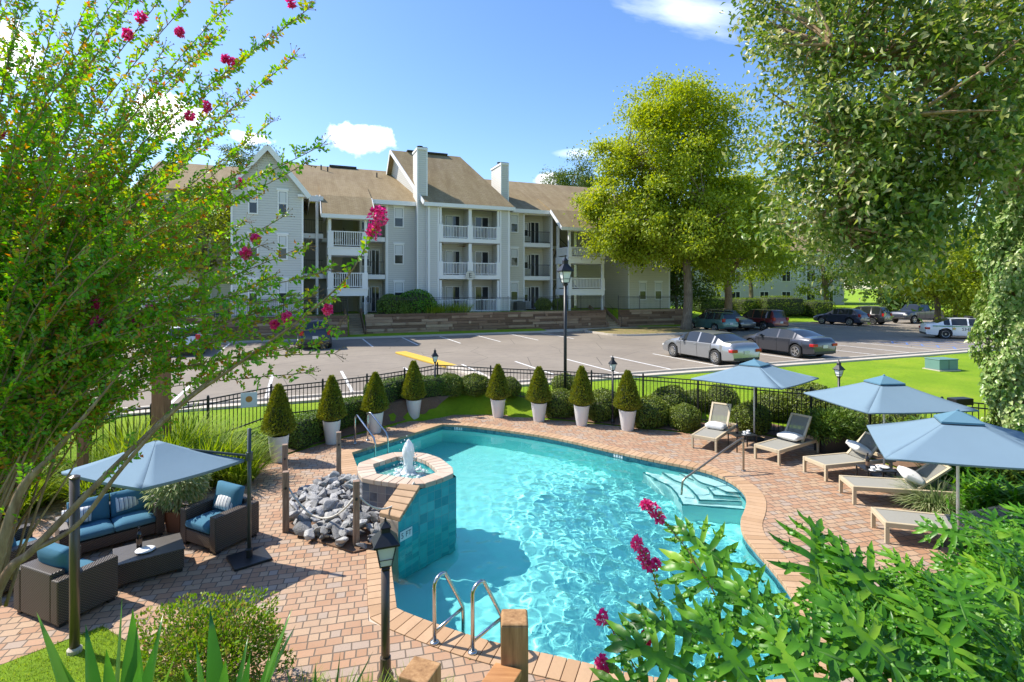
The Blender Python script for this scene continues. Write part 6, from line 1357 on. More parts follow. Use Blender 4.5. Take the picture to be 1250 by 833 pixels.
def shell_points(n, r, rg, bump=0.08, inner=0.25, k=3.0, seed=0, zmin=-0.9):
    d = rdir(int(n*1.5), rg); d = d[d[:,2] > zmin][:n]; ph = np.random.default_rng(seed).uniform(0, 6.28, 6)
    b = 1+bump*(np.sin(d[:,0]*k*2+ph[0])+np.sin(d[:,1]*k*2.3+ph[1])+np.sin(d[:,2]*k*2.1+ph[2]))*0.6
    rad = b*(1-inner*rg.random(len(d))**2.2); return d*rad[:,None]*np.array(r), d
def shrub_parts(t, r, n, leaf, mat, seed=1, core=True, bump=0.06):
    rg = np.random.default_rng(seed); p, d = shell_points(n, r, rg, bump, 0.22, 3, seed, -0.75); p[:,2] += r[2]*0.78
    ax = nrm(d*0.6+rdir(len(d), rg)*0.8); leaf_mesh('foliage', p, ax, nrm(d+rdir(len(d), rg)*0.5), leaf*rg.uniform(0.7,1.3,len(d)), leaf*0.6, mat, t)
    if core:  # added solid core, coloured dark as the shade inside the foliage
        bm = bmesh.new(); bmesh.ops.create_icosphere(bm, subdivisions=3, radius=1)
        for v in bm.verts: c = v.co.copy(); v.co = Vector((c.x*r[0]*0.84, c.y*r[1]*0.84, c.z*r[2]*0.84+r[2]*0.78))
        me = bpy.data.meshes.new('shade_core'); bm.to_mesh(me); bm.free(); me.materials.append(M['core_dark']); link('shade_core', me, t, smooth=True)
M['core_dark'] = plain('dark shrub core shade', (0.035,0.045,0.015), 0.9, var=0.5, scale=20, bump=1, bscale=60)  # dark core colour stands in for shade deep inside the leaves
# ---- mulch under the shrubs
def mulch_strip(i0, i1, w0, w1, name='mulch_bed'):
    pts = [DECK[k%len(DECK)] for k in range(i0, i1+1)]; out = offset_poly(DECK, 1.0); rs = []; 
    mb = MB(); K = 6; base = []
    for k in range(i0, i1):
        a, b = DECK[k%len(DECK)], DECK[(k+1)%len(DECK)]; na = (out[k%len(DECK)]-a); nb = (out[(k+1)%len(DECK)]-b); m = max(2, int((b-a).length/0.35))
        for q in range(m+(k == i1-1)): f = q/m; base.append((a*(1-f)+b*f, (na*(1-f)+nb*f)))
    for q in range(len(base)-1):
        for j in range(K):
            w = []; 
            for (bq, jj) in ((q,j),(q+1,j),(q+1,j+1),(q,j+1)):
                p = base[bq][0]+base[bq][1]*(0.02+(w1*(1+0.15*math.sin(bq*0.9)))*jj/K); w.append((p.x, p.y, gz(p.x, p.y)+0.035))
            mb.quad(*w)
    if mb.v: struct(mb.build(name, M['mulch']))
def dk_index(px, py): p = P2(px, py); return min(range(len(DECK)), key=lambda k: (DECK[k]-p).length)
def mrange(a, b, w):
    i, j = dk_index(*a), dk_index(*b)
    if i > j: i, j = j, i
    mulch_strip(i, j, 0, w)
mrange((318,574), (560,505), 0.95); mrange((660,511), (1120,582), 0.95)
# ------------------------------------------------------------------ potted topiaries
def topiary(p, label):
    t = thing('potted_topiary', label, 'potted plant', p, 0, 'cone topiaries in white pots along the pool deck')
    m = MB(); m.lathe([(0.165,0),(0.17,0.01),(0.245,0.60),(0.25,0.62),(0.225,0.62),(0.215,0.55)], 28); m.build('pot', M['pot'], t, smooth=True, auto=40); s = MB(); s.lathe([(0.215,0.56),(0.21,0.585)], 20); s.build('soil', M['mulch'], t)
    rg = np.random.default_rng(12); n = 5200; h = rg.random(n)**1.25; a = rg.random(n)*6.283; prof = 0.345*(np.clip(h/0.12, 0, 1)**0.5)*(1-h)**0.72*(1-0.12*(h>0.9))*1.18+0.012
    rad = prof*(1-0.32*rg.random(n)**2)*(1+0.07*np.sin(a*7+h*30)*np.sin(h*41)); p_ = np.stack([rad*np.cos(a), rad*np.sin(a), 0.60+h*1.20], 1); d = nrm(np.stack([np.cos(a), np.sin(a), np.full(n, 0.55)], 1))
    leaf_mesh('foliage', p_, nrm(d+rdir(n, rg)*0.55+np.array([0,0,0.35])), nrm(d+rdir(n, rg)*0.6), 0.065*rg.uniform(0.7,1.3,n), 0.028, M['topiary'], t); c = MB(); c.lathe([(0.05,0.58),(0.26,0.72),(0.24,0.95),(0.14,1.4),(0.02,1.7)], 14); c.build('shade_core', M['core_dark'], t, smooth=True); return t  # solid core in the cone, its dark colour painted as inner shade
TP = [(340,563,'cone topiary in a white pot nearest the rock bed, leftmost of the row'),(405,541,'cone topiary in a white pot, second from the left, before the clipped hedge'),(458,528,'cone topiary in a white pot just behind the far pool ladder'),(505,512,'cone topiary in a white pot at the far left corner of the pool'),
      (608,509,'cone topiary in a white pot standing alone before the open lawn'),(658,514,'cone topiary in a white pot just left of the tall lamp post'),(710,519,'cone topiary in a white pot just left of the small black lamp post'),(766,525,'cone topiary in a white pot just right of the small black lamp post, rightmost')]
t0 = None
for px, py, lab in TP:
    p = P(px, py)
    if t0 is None: t0 = topiary(p, lab); c = t0
    else: c = copy_tree(t0); put(c, p, px*0.37, lab)
    c.scale = (1+0.05*math.sin(px*1.7), 1+0.05*math.cos(px*2.1), 1+0.05*math.sin(px))
# ------------------------------------------------------------------ shrubs and hedges behind the deck
def shrub(label, loc, r, n=4200, leaf=0.05, mat='shrub', seed=1, group=None, name='round_shrub', cat='shrub', core=True): t = thing(name, label, cat, loc, seed*1.3, group); shrub_parts(t, r, n, leaf, M[mat], seed, core); return t
SG = 'clipped round shrubs between the deck and the fence'
s0 = [shrub('clipped round green shrub in the bed between the deck and the iron fence', (0,0,0), (0.5,0.5,0.42), 4200, 0.05, seed=k, group=SG) for k in range(1, 4)]
SH = [(547,500,31),(577,501,34),(583,486,20),(622,497,26),(687,513,42),(737,505,42),(744,523,36),(690,493,30),(796,519,50),(820,508,44),(838,521,38),(850,503,34),(880,505,40),(930,529,42),(943,510,46),(990,514,60),(1022,522,44),(1057,531,44),(1040,515,36),(1105,540,50)]
for k, (px, py, w) in enumerate(SH):
    p = P(px, py, 0.12); 
    for _ in range(40):
        if float(dist_poly(np.array([p.x]), np.array([p.y]), DP)[0]) > 0.42 and not in_poly(np.array([p.x]), np.array([p.y]), DP)[0]: break
        p.y += 0.06
    g_ = gz(p.x, p.y); r_ = w/2*p.y/FPX*1.12; o = s0[k] if k < 3 else copy_tree(s0[k%3]); put(o, (p.x, p.y, g_-0.03), k*1.7); o.scale = (r_/0.5, r_/0.5*(0.95+0.1*math.sin(k*3)), r_/0.5*(0.92+0.1*math.cos(k*2)))
def hedge(label, a, b, w, h, leaf=0.05, n=5200, mat='hedge', z=0.0, seed=1, grp=None):
    """clipped hedge from a to b with rounded ends and a slightly uneven top"""
    a = Vector(a); b = Vector(b); L = (b-a).length; c = (a+b)/2; t = thing('clipped_hedge', label, 'hedge', (c.x, c.y, z), math.atan2((b-a).y, (b-a).x), grp); rg = np.random.default_rng(seed)
    d = rdir(n*2, rg); e = 0.28; q = np.sign(d)*np.abs(d/np.abs(d).max(1, keepdims=True))**1.0; q = q*(1-0.10*rg.random((len(q),1))**2); q *= (1/np.maximum(1, (np.abs(q)**6).sum(1)**(1/6)))[:,None]
    q = q[q[:,2] > -0.98][:n]; q *= (1+0.03*np.sin(q[:,0:1]*L*2.2+seed)+0.02*np.sin(q[:,1:2]*5)); p = q*np.array([L/2, w/2, h/2])+np.array([0,0,h/2]); nd = nrm(q**5+0.02*rdir(len(q), rg))
    leaf_mesh('foliage', p, nrm(nd*0.5+rdir(len(q), rg)), nrm(nd+0.6*rdir(len(q), rg)), leaf*rg.uniform(0.7,1.3,len(q)), leaf*0.6, M[mat], t)
    m = MB(); m.box(-L/2*0.95,-w/2*0.86,0,L/2*0.95,w/2*0.86,h*0.93); m.build('shade_core', M['core_dark'], t, bevel=min(w,h)*0.2); return t  # added box core, hedge's inner shade put into its dark colour
hp = [P2(*q) for q in [(352,560),(399,541),(452,526),(522,503)]]; hp = [p+Vector((-0.25,0.62)) for p in hp]
for k, lab in enumerate(['clipped hedge behind the leftmost two potted topiaries', 'clipped hedge behind the second and third potted topiary', 'clipped hedge behind the far pool ladder and its topiary']):
    hedge(lab, hp[k], hp[k+1]-(hp[k+1]-hp[k]).normalized()*0.12, 0.62, 0.78-0.03*k, seed=k+3, z=gz(*((hp[k]+hp[k+1])/2))-0.05)
q0_, q1_ = P2(508,512)+Vector((-0.15,0.5)), P2(560,505)+Vector((0,0.42)); hedge('clipped hedge at the fence corner behind the fourth potted topiary', q0_, q1_, 0.6, 0.72, seed=9, z=gz(*((q0_+q1_)/2))-0.06)
# ------------------------------------------------------------------ grassy and leafy plants
def blades(name, pos, dirs, L, W, mat, parent, seg=5, bend=0.8, fold=0.25, rg=None):
    """long arching blades as tapering strips"""
    n = len(pos); dirs = nrm(dirs); up = np.array([0,0,1.0]); side = nrm(np.cross(dirs, up)+1e-6); L = np.broadcast_to(np.asarray(L, float), (n,)); W = np.broadcast_to(np.asarray(W, float), (n,)); bend = np.broadcast_to(np.asarray(bend, float), (n,))
    hor = dirs.copy(); hor[:,2] = 0; hor = nrm(hor); V = np.zeros((n, seg+1, 3, 3)); p = pos.copy(); d = dirs.copy()
    for k in range(seg+1):
        f = k/seg; w = W*(1-f**2.2)*(0.55+0.45*min(1, f*3)); nn = nrm(np.cross(side, d)); V[:,k,0] = p-side*w[:,None]/2; V[:,k,1] = p-nn*(w*fold)[:,None]*0.5; V[:,k,2] = p+side*w[:,None]/2
        p = p+d*(L/seg)[:,None]; d = nrm(d-up*(bend/seg*(0.4+1.2*f))[:,None]+hor*(bend/seg*0.4)[:,None])
    vi = np.arange(n*(seg+1)*3).reshape(n, seg+1, 3); q = []
    for j in (0, 1): a, b, c, e = vi[:,:-1,j], vi[:,:-1,j+1], vi[:,1:,j+1], vi[:,1:,j]; q += [np.stack([a,b,c],-1).reshape(-1,3), np.stack([a,c,e],-1).reshape(-1,3)]
    return raw_mesh(name, V.reshape(-1,3), np.concatenate(q).reshape(-1), mat, parent)
def tuft(label, loc, n, L, W, spread=0.15, lean=0.7, bend=0.9, mat='grass_blade', seed=1, name='grass_clump', cat='grass clump', group=None, seg=5):
    t = thing(name, label, cat, loc, 0, group); rg = np.random.default_rng(seed); a = rg.random(n)*6.283; r = spread*np.sqrt(rg.random(n)); pos = np.stack([r*np.cos(a), r*np.sin(a), np.zeros(n)], 1); a2 = a+rg.normal(0, 0.5, n); le = lean*rg.random(n)**0.7
    d = np.stack([np.cos(a2)*le, np.sin(a2)*le, np.ones(n)], 1); blades('foliage', pos, d, L*rg.uniform(0.6,1.15,n), W*rg.uniform(0.7,1.2,n), M[mat], t, seg, bend*rg.uniform(0.6,1.4,n)); return t
gp = [(150,560,11.6,0.95),(205,548,12.0,1.0),(245,552,11.4,1.0),(180,572,10.9,0.8),(118,575,10.6,0.9),(275,560,11.9,0.8),(70,580,10.3,0.9),(20,590,10.0,0.9),(262,545,11.8,1.1),(222,530,12.6,1.1),(165,530,12.2,1.1),(290,560,11.6,0.9),(195,560,11.2,1.0)]
g0 = tuft('arching bright green ornamental grass behind the seating area', (0,0,0), 420, 0.95, 0.022, 0.25, 0.9, 1.1, seed=3, group='arching grasses behind the wicker seats')
for k, (px, py, yy, s_) in enumerate(gp):
    x = (px-625)/FPX*yy; o = g0 if k == 0 else copy_tree(g0); put(o, (x, yy, gz(x, yy)), k*1.1, scale=s_*1.3)
for k, (px, yy, r_, lab) in enumerate([(225,11.2,0.55,'low bright green shrub right of the arching grasses'),(290,11.3,0.5,'low bright green shrub at the bed corner left of the first topiary'),(150,10.5,0.6,'leafy green shrub behind the left umbrella'),(40,10.7,0.7,'leafy green shrub near the left edge behind the seating'),(296,13.3,0.5,'dark leafy shrub beside the leftmost potted topiary')]):
    x = (px-625)/FPX*yy; shrub(lab, (x, yy, gz(x, yy)-0.05), (r_*1.3, r_, r_*0.62), 3600, 0.075, 'mid_tree' if k < 4 else 'hedge', seed=20+k, name='leafy_shrub')
# white-edged plant in a brown pot behind the sofa
t = thing('potted_shrub', 'pale variegated shrub in a rust brown pot beside the wicker sofa', 'potted plant', (-5.85,9.35,0)); m = MB(); m.lathe([(0.17,0),(0.24,0.36),(0.25,0.38),(0.22,0.38),(0.2,0.33)], 4, a0=0.6); M['rust'] = plain('rust brown pot', (0.17,0.07,0.035), 0.6); m.build('pot', M['rust'], t); m = MB(); m.tube([(0,0,0.3),(0.01,0.02,0.9)],0.02,6); m.build('stem', M['bark'], t)
rg = np.random.default_rng(8); p, d = shell_points(2200, (0.46,0.46,0.40), rg, 0.15, 0.7, 3, 4, -0.9); p[:,2] += 0.86; leaf_mesh('foliage', p, nrm(d+0.6*rdir(len(d), rg)-np.array([0,0,0.3])), nrm(np.array([0,0,1])+0.7*rdir(len(d), rg)), 0.12*rg.uniform(.6,1.3,len(d)), 0.035, M['varieg'], t)
# fern in the black planter, pale grassy mound, plants at the right
pb = P(1028,556); t = thing('planter', 'black box planter with a dark green fern, between two loungers', 'planter', (pb.x, pb.y+0.3, 0), R(8)); m = MB(); m.box(-0.45,-0.2,0,0.45,0.2,0.42); m.box(-0.47,-0.22,0.42,0.47,0.22,0.45); m.build('box', M['black_metal'], t, bevel=0.01)
rg = np.random.default_rng(9); n = 260; a = rg.random(n)*6.283; d = np.stack([np.cos(a)*0.9, np.sin(a)*0.9, rg.uniform(0.3,1.3,n)], 1); pp_ = np.stack([rg.uniform(-.4,.4,n), rg.uniform(-.15,.15,n), np.full(n,0.44)], 1); blades('fern_fronds', pp_, d, rg.uniform(0.35,0.75,n), 0.045, M['hedge'], t, 5, 1.4)
p, d = shell_points(2600, (0.72,0.5,0.42), rg, 0.15, 0.6, 3, 5, -0.5); p[:,2] += 0.62; leaf_mesh('foliage', p, nrm(d+0.8*rdir(len(d), rg)), nrm(d+0.8*rdir(len(d), rg)), 0.13, 0.03, M['hedge'], t)
# ------------------------------------------------------------------ trees
def blob_pts(n, c, r, rg, hollow=0.35):
    d = rdir(n, rg); rad = (hollow+(1-hollow)*rg.random(n)**0.6); ph = rg.uniform(0, 6.28, 3); b = 1+0.16*np.sin(d[:,0]*4+ph[0])*np.sin(d[:,1]*4+ph[1])+0.12*np.sin(d[:,2]*5+ph[2]); return np.array(c)+d*(rad*b)[:,None]*np.array(r)
def tree(name, label, base, trunk, blobs, ncl, nleaf, leaf, mat, bark='bark', seed=1, spread=0.9, cat='tree', group=None, flat=0.65, limb_r=0.5, trunk_pts=None, aspect=0.62, jitter=0.0):
    """trunk = (height to first fork, radius); blobs = [(centre, radii, share)] in world coordinates"""
    rg = np.random.default_rng(seed); base = np.array(base, float); t = thing(name, label, cat, tuple(base), 0, group)
    cl = np.concatenate([blob_pts(max(1, int(ncl*s_)), c, r, rg) for c, r, s_ in blobs])-base
    cen = np.average([b[0] for b in blobs], axis=0, weights=[b[2] for b in blobs])-base
    th, tr = trunk; tp = trunk_pts or [(0,0,-0.2),(0.03*th,0,th*0.5),(0.0,0.02*th,th)]; m = MB(); sp_ = spline(tp, 5); k = len(sp_); m.tube(sp_, [tr*(1.35-0.35*min(1, i/2)) if i < 3 else tr*(1-0.35*i/k) for i in range(k)], 14); m.build('trunk', M[bark], t, smooth=True)
    top = np.array(sp_[-1]); m = MB(); nl = max(5, ncl//16); prim = cl[rg.choice(len(cl), nl, replace=False)]; limbs = []
    lead = cen*0.4+cl[np.argmax(cl[:,2])]*0.6; prim = np.vstack([prim, lead])
    for q in prim:
        mid = top*0.45+q*0.55+np.array([0,0,0.12*np.linalg.norm(q-top)]) if q[2] > top[2] else top*0.5+q*0.5+np.array([0,0,0.25*np.linalg.norm(q-top)]); pts = spline([tuple(top), tuple(top*0.75+mid*0.25+rg.normal(0,0.03,3)*np.linalg.norm(q-top)), tuple(mid), tuple(q)], 4); L = len(pts)
        m.tube(pts, [max(0.012, tr*limb_r*(1-i/L)**1.1+0.012) for i in range(L)], 7); limbs += [np.array(p) for p in pts[2:]]
    limbs = np.array(limbs)
    for q in cl:
        dd = np.linalg.norm(limbs-q, axis=1)+np.where(limbs[:,2] > q[2]+0.2, 0.6, 0); s_ = limbs[np.argmin(dd)]; m.tube([tuple(s_), tuple((s_+q)/2+rg.normal(0,0.05,3)*dd.min()), tuple(q)], [tr*0.10+0.008, tr*0.06+0.006, 0.005], 4, cap=False)
    m.build('limbs', M[bark], t, smooth=True)
    idx = rg.integers(0, len(cl), nleaf); sz = rg.uniform(0.55, 1.25, len(cl)); off = rg.normal(size=(nleaf,3))*np.array([1,1,flat])*(spread*sz[idx])[:,None]*0.55; p = cl[idx]+off; out = nrm(p-cen)
    ax = nrm(out*0.5+rdir(nleaf, rg)+np.array([0,0,-0.35])); nn = nrm(np.array([0,0,0.9])+out*0.5+rdir(nleaf, rg)*0.75)
    leaf_mesh('crown', p, ax, nn, leaf*rg.uniform(0.65,1.3,nleaf), leaf*aspect, M[mat], t); return t
tb_ = site(30.4, 36.1, ZP+0.12)
tree('shade_tree', 'tall yellow green tree on the parking island in front of the right wing', tb_, (6.2, 0.42), [((14.2,45.0,15.0),(5.9,5.6,6.6),0.5),((13.2,44.4,9.8),(7.0,6.2,3.6),0.34),((13.9,45,17.6),(5.3,5,4.0),0.30),((8.6,44.4,12.6),(2.9,2.9,3.4),0.13),((18.3,45,9.2),(4.6,4,4.2),0.26),((10.2,44,8.4),(3.6,3.4,2.2),0.14)], 240, 92000, 0.26, 'yg', seed=5, spread=1.15)
tree('shade_tree', 'yellow green tree with a pale trunk just right of the tallest island tree', (21.0,52.0,ZP), (5.0,0.42), [((22.0,52.0,10.6),(5.0,5.0,4.8),1.0)], 100, 26000, 0.27, 'yg', seed=8, spread=1.1, bark='bark_tan')
tree('shade_tree', 'dark green tree behind the retaining wall end, left of the pale trunk', (17.4,56.5,ZP+0.6), (2.4,0.2), [((18.0,56.5,5.6),(4.2,3,3.2),1.0)], 40, 9000, 0.28, 'dark_tree', seed=9, spread=1.3)
tree('shade_tree', 'bright yellow green tree with bare twigs behind the pickup truck', (37.5,47.0,ZP), (3.0,0.28), [((37.2,47,7.0),(6.2,5,3.9),0.8),((39.5,44.5,4.2),(3.2,3,2.6),0.3)], 80, 18000, 0.26, 'yg', seed=10, spread=1.3)
BGT = [(8.8,78,20.0,4.0,'dark_tree','dark tree top showing above the roof ridge left of the big tree'),(-35,72,20.5,3.6,'dark_tree','dark tree top showing above the left gable'),(30,88,11,9,'mid_tree','mid green tree far behind the hedges'),(44,92,12,10,'dark_tree','dark green tree far behind the second building'),(58,84,12,10,'mid_tree','mid green tree behind the black cars'),(62,66,9,7,'mid_tree','mid green tree right of the pickup truck'),(75,80,12,11,'dark_tree','dark green tree at the far right edge'),
       (-50,62,12,8,'mid_tree','mid green tree at the far left beyond the building'),(-38,52,9,6.5,'yg','yellow green tree left of the apartment building'),(-33,40,7.5,5.5,'mid_tree','mid green tree behind the flowering tree at the left edge'),(-22.5,38.5,8.5,4.2,'yg','light green tree in front of the left building corner'),(-64,78,13,10,'dark_tree','dark tree far left on the horizon'),(100,95,12,13,'dark_tree','dark tree on the right horizon'),(-90,90,13,13,'mid_tree','mid green tree on the left horizon'),(55,58.5,5.5,4.5,'dark_tree','dark bushy tree directly behind the black suv'),(30,67,8.2,5.2,'yg','yellow green tree in front of the pale second building'),(40,68,7.6,5.6,'mid_tree','mid green tree covering the middle of the second building'),(47,63,4.2,3.6,'dark_tree','low dark tree behind the black cars, left of the pickup truck'),(55,66,5.0,4.2,'mid_tree','low green tree behind the middle of the pickup truck'),(49,66,7.0,5.2,'yg','yellow green tree right of the pale second building')]
for k, (x, y, z, r, mt, lab) in enumerate(BGT): tree('background_tree', lab, (x, y, gz(x, y) if y < 41 or x > 20 or x < -14 else ZT), (max(2.0, z-r*0.9), 0.3), [((x, y, z), (r, r*0.9, r*0.85), 1.0)], 44, int(6500*(1 if r < 8 else 1.4)), 0.30*max(1, r/6), mt, seed=40+k, spread=1.3*max(1, r/6))
# big tree reaching in from the right, with ivy on its trunk
IV = (11.75, 12.0)
bz0 = gz(*IV); rgl = random.Random(2)
tree('shade_tree', 'large dark leaved tree reaching in from the right over the lawn', (IV[0], IV[1], bz0), (6.2, 0.30), [((7.1,10.0,8.0),(2.55,2.2,2.5),0.62),((9.9,10.8,8.6),(2.3,2.2,2.2),0.3),((6.1,9.9,6.3),(1.35,1.5,1.3),0.18),((7.2,9.9,5.3),(1.2,1.0,0.8),0.15),((5.5,10.2,9.2),(1.1,1.2,1.3),0.07)], 210, 40000, 0.135, 'pear', seed=15, spread=0.56, flat=0.9, bark='bark_tan', limb_r=0.55, aspect=0.55)
big_limb = MB(); big_limb.tube(spline([(0,0,5.8),(-0.6,-1.2,7.6),tuple(PY(1262,70,9.4)-Vector((IV[0],IV[1],bz0))),tuple(PY(1205,60,9.2)-Vector((IV[0],IV[1],bz0))),tuple(PY(1150,82,9.2)-Vector((IV[0],IV[1],bz0))),tuple(PY(1085,150,9.3)-Vector((IV[0],IV[1],bz0)))],6), [0.2-0.0055*i for i in range(31)], 10); big_limb.build('big_limb', M['bark_tan'], bpy.data.objects[[o.name for o in bpy.data.objects if o.get('label','').startswith('large dark leaved tree')][0]], smooth=True)
t = thing('ivy_column', 'dense pale green ivy covering the tree trunk at the right edge', 'climbing plant', (IV[0], IV[1], bz0)); rg = np.random.default_rng(6); n = 21000; a = rg.random(n)*6.283; h = rg.random(n); hh = 0.15+h*6.6; rad = 0.86*(0.62+0.36*np.clip(1-abs(h-0.5)*1.6, 0, 1)+0.16*np.sin(a*3+hh*2.3)+0.13*np.sin(a*5-hh*3.7))*(1-0.35*rg.random(n)**2); p = np.stack([rad*np.cos(a)-0.1, rad*np.sin(a), hh], 1); d = np.stack([np.cos(a), np.sin(a), np.full(n, 0.2)], 1)
leaf_mesh('foliage', p, nrm(d*0.3+rdir(n, rg)*0.6+np.array([0,0,-0.9])), nrm(d+0.55*rdir(n, rg)), 0.115*rg.uniform(.6,1.3,n), 0.085, M['ivy'], t)
m = MB()
for k in range(9): a = k*0.7; m.tube([(0.33*math.cos(a+z*0.4), 0.33*math.sin(a+z*0.4), z) for z in np.linspace(0, 6.2, 12)], 0.035, 6)
m.build('vines', M['bark_tan'], t)
# ------------------------------------------------------------------ second building and hedges far right
nb = thing('apartment_building', 'pale grey apartment building half hidden behind trees and hedges at the right', 'building', (36,78,1.4), R(8)); m = MB(); m.box(-16,0,0,14,0.3,8.6); m.box(-16,0.3,0,-15.7,12,8.6); m.box(13.7,0.3,0,14,12,8.6); m.build('wall', M['siding'], nb)
m = MB(); slab(m, [(-16.6,-0.6,8.4),(14.6,-0.6,8.4),(14.6,6.5,12.4),(-16.6,6.5,12.4)]); slab(m, [(-16.6,6.5,12.398),(14.6,6.5,12.398),(14.6,13,8.4),(-16.6,13,8.4)]); m.build('roof', M['roof'], nb)
for k, x in enumerate((-13.5,-10.5,-6.5,-3.5,1.0,4.5,8.5,11.5)):
    for z in (0.9, 3.9, 6.4): w = MB(); w.box(x-0.75,-0.06,z-0.1,x+0.75,-0.003,z+1.5); wo = w.build('window', M['white'], nb); g = MB(); g.box(x-0.62,-0.075,z,x-0.05,-0.0605,z+1.4); g.box(x+0.05,-0.075,z,x+0.62,-0.0605,z+1.4); g.build('pane', M['glass'], wo)
for x in (-8.5,-1.2,6.5): w = MB(); w.box(x-0.15,-0.05,0,x+0.15,-0.002,8.4); w.build('corner_trim', M['white'], nb)
for k, (x0, x1, yy, w, h, lab) in enumerate([(848,897,60.5,2.2,1.6,'darker clipped hedge left of the bright rounded hedges'),(899,925,60,2.4,1.75,'small rounded hedge behind the dark red suv'),(926,982,60,2.8,2.1,'largest bright rounded hedge on the far grass bank'),(983,1016,60.5,2.6,1.8,'rounded bright hedge right of the largest one')]):
    a = ((x0-625)/FPX*yy, yy); b = ((x1-625)/FPX*yy, yy+1.2); hedge(lab, a, b, w, h, 0.14, 2600, 'hedge' if k == 0 else 'mid_tree', gz(a[0], yy), 60+k)
for k, (x, v, rr, lab) in enumerate([(508,42.0,1.3,'large dark green shrub on the terrace left of the tower'),(478,41.9,1.1,'dark green shrub behind the retaining wall by the stairs'),(492,41.6,0.75,'low sprawling shrub on top of the retaining wall')]):
    u, tt = UV(x, v); p = site(u, v, ZT-0.15); shrub(lab, p, (rr*1.25, rr*0.9, rr*0.85), 3000, 0.14, 'philo' if k == 0 else 'hedge', seed=70+k, name='terrace_shrub')
for k, (x, v, s_) in enumerate([(540,41.7,1.0),(560,41.7,1.1),(526,41.6,0.9)]):
    u, tt = UV(x, v); o = tuft('tall bright grass on the terrace in front of the tower balconies', site(u, v, ZT), 300, 1.0*s_, 0.03, 0.9, 0.9, 0.9, seed=80+k, group='bright grasses in front of the tower')
for k, (x, v, lab) in enumerate([(663,43.2,'small round shrub in front of the recessed balconies'),(684,43.2,'small round shrub beside the right stair bay')]):
    u, tt = UV(x, v); o = copy_tree(s0[k]); put(o, site(u, v, ZT), k, lab, scale=1.5); o['group'] = 'terrace shrubs'
# ------------------------------------------------------------------ flowering crepe myrtle on the left
def sprays(name_t, stems, seed, leaf=0.05, tw=(0.18,0.42), step=0.055, leafmat_='myrtle', start=0.35, flowers=(), parent=None, twig_step=0.05, pods=True):
    """leafy arching stems: paired leaves along side twigs"""
    rg = np.random.default_rng(seed); P_, A_, N_ = [], [], []; m = MB()
    for pts, r0 in stems:
        sp_ = spline(pts, 8); L = len(sp_); m.tube(sp_, [max(0.0035, r0*(1-i/L)**0.9) for i in range(L)], 7); arr = np.array([tuple(p) for p in sp_]); seg = np.linalg.norm(np.diff(arr, axis=0), axis=1); cum = np.concatenate([[0], np.cumsum(seg)]); T = cum[-1]; s_ = T*start
        while s_ < T:
            f = s_/T; i = min(np.searchsorted(cum, s_)-1, L-2); i = max(i, 0); q = arr[i]+(arr[i+1]-arr[i])*((s_-cum[i])/max(seg[i],1e-6)); d = nrm(arr[i+1]-arr[i])
            tl = (tw[0]+(tw[1]-tw[0])*rg.random())*(1.15-0.85*f); td = nrm(d*0.9+rdir(1, rg)[0]*0.85+np.array([0,0,0.25])); K = max(2, int(tl/(leaf*0.52)))
            e = q+td*tl+np.array([0,0,-0.05*tl]); m.tube([tuple(q), tuple(q*0.5+e*0.5+np.array([0,0,0.03*tl])), tuple(e)], [0.0035,0.0028,0.0015], 4, cap=False); sd = nrm(np.cross(td, rg.normal(size=3)))
            for k in range(K):
                g = (k+0.7)/K; b = q+(e-q)*g
                for sg in (-1, 1): P_.append(b+rg.normal(0, leaf*0.05, 3)); A_.append(td*0.55+sg*sd*0.9+rg.normal(0,0.25,3)); N_.append(np.cross(td, sd)*(1 if np.cross(td, sd)[2] > 0 else -1)+rg.normal(0,0.35,3))
            s_ += step*rg.uniform(0.7, 1.5)
        if pods:
            e = arr[-1]; dd = nrm(arr[-1]-arr[-3])
            for k in range(9): v = nrm(dd+rdir(1, rg)[0]*0.8); b = e+v*rg.uniform(0.04,0.12); m.tube([tuple(e), tuple(b)], 0.0015, 3, cap=False); m.lathe([(0.003,-0.005),(0.006,0),(0.003,0.005)], 5, tuple(b))
    m.build('stems', M['bark_tan'], parent, smooth=True); P_ = np.array(P_); n = len(P_); leaf_mesh('foliage', P_, np.array(A_), np.array(N_), leaf*rg.uniform(0.7,1.25,n), leaf*0.62, M[leafmat_], parent)
def blossom(c, r, parent, seed, n=110):
    rg = np.random.default_rng(seed); d = rdir(n, rg); p = np.array(c)+d*(r*rg.random((n,1))**0.5)*np.array([0.75,0.75,1.0]); leaf_mesh('flower_cluster', p, nrm(d+rdir(n, rg)*0.9), nrm(d+rdir(n, rg)), 0.032*rg.uniform(.7,1.3,n), 0.026, M['flower'], parent, fold=0.4)
MB0 = np.array([-4.75, 4.35, 0.0]); MB0[2] = gz(MB0[0], MB0[1])
cm = thing('crepe_myrtle', 'large pink flowering crepe myrtle filling the left of the view', 'tree', tuple(MB0))
def lp_(px, py, y): return np.array(tuple(PY(px, py, y)))-MB0
rgm = random.Random(21); stems = []
fork = lp_(-5, 700, 4.1)
def stem(tip, depth, via=None, r0=0.022, b=None):
    b = np.array(b if b is not None else (rgm.uniform(-0.25,0.35), rgm.uniform(-0.2,0.35), 1.0)); e = lp_(tip[0], tip[1], depth); mid = lp_(via[0], via[1], via[2]) if via else b*0.45+e*0.55+np.array([-0.25*abs(e[0]-b[0])*0.4, 0.0, 0.22*np.linalg.norm(e-b)*0.6]); stems.append(([tuple(b), tuple(b*0.6+mid*0.4+np.array([0,0,0.08])), tuple(mid), tuple(e)], r0))
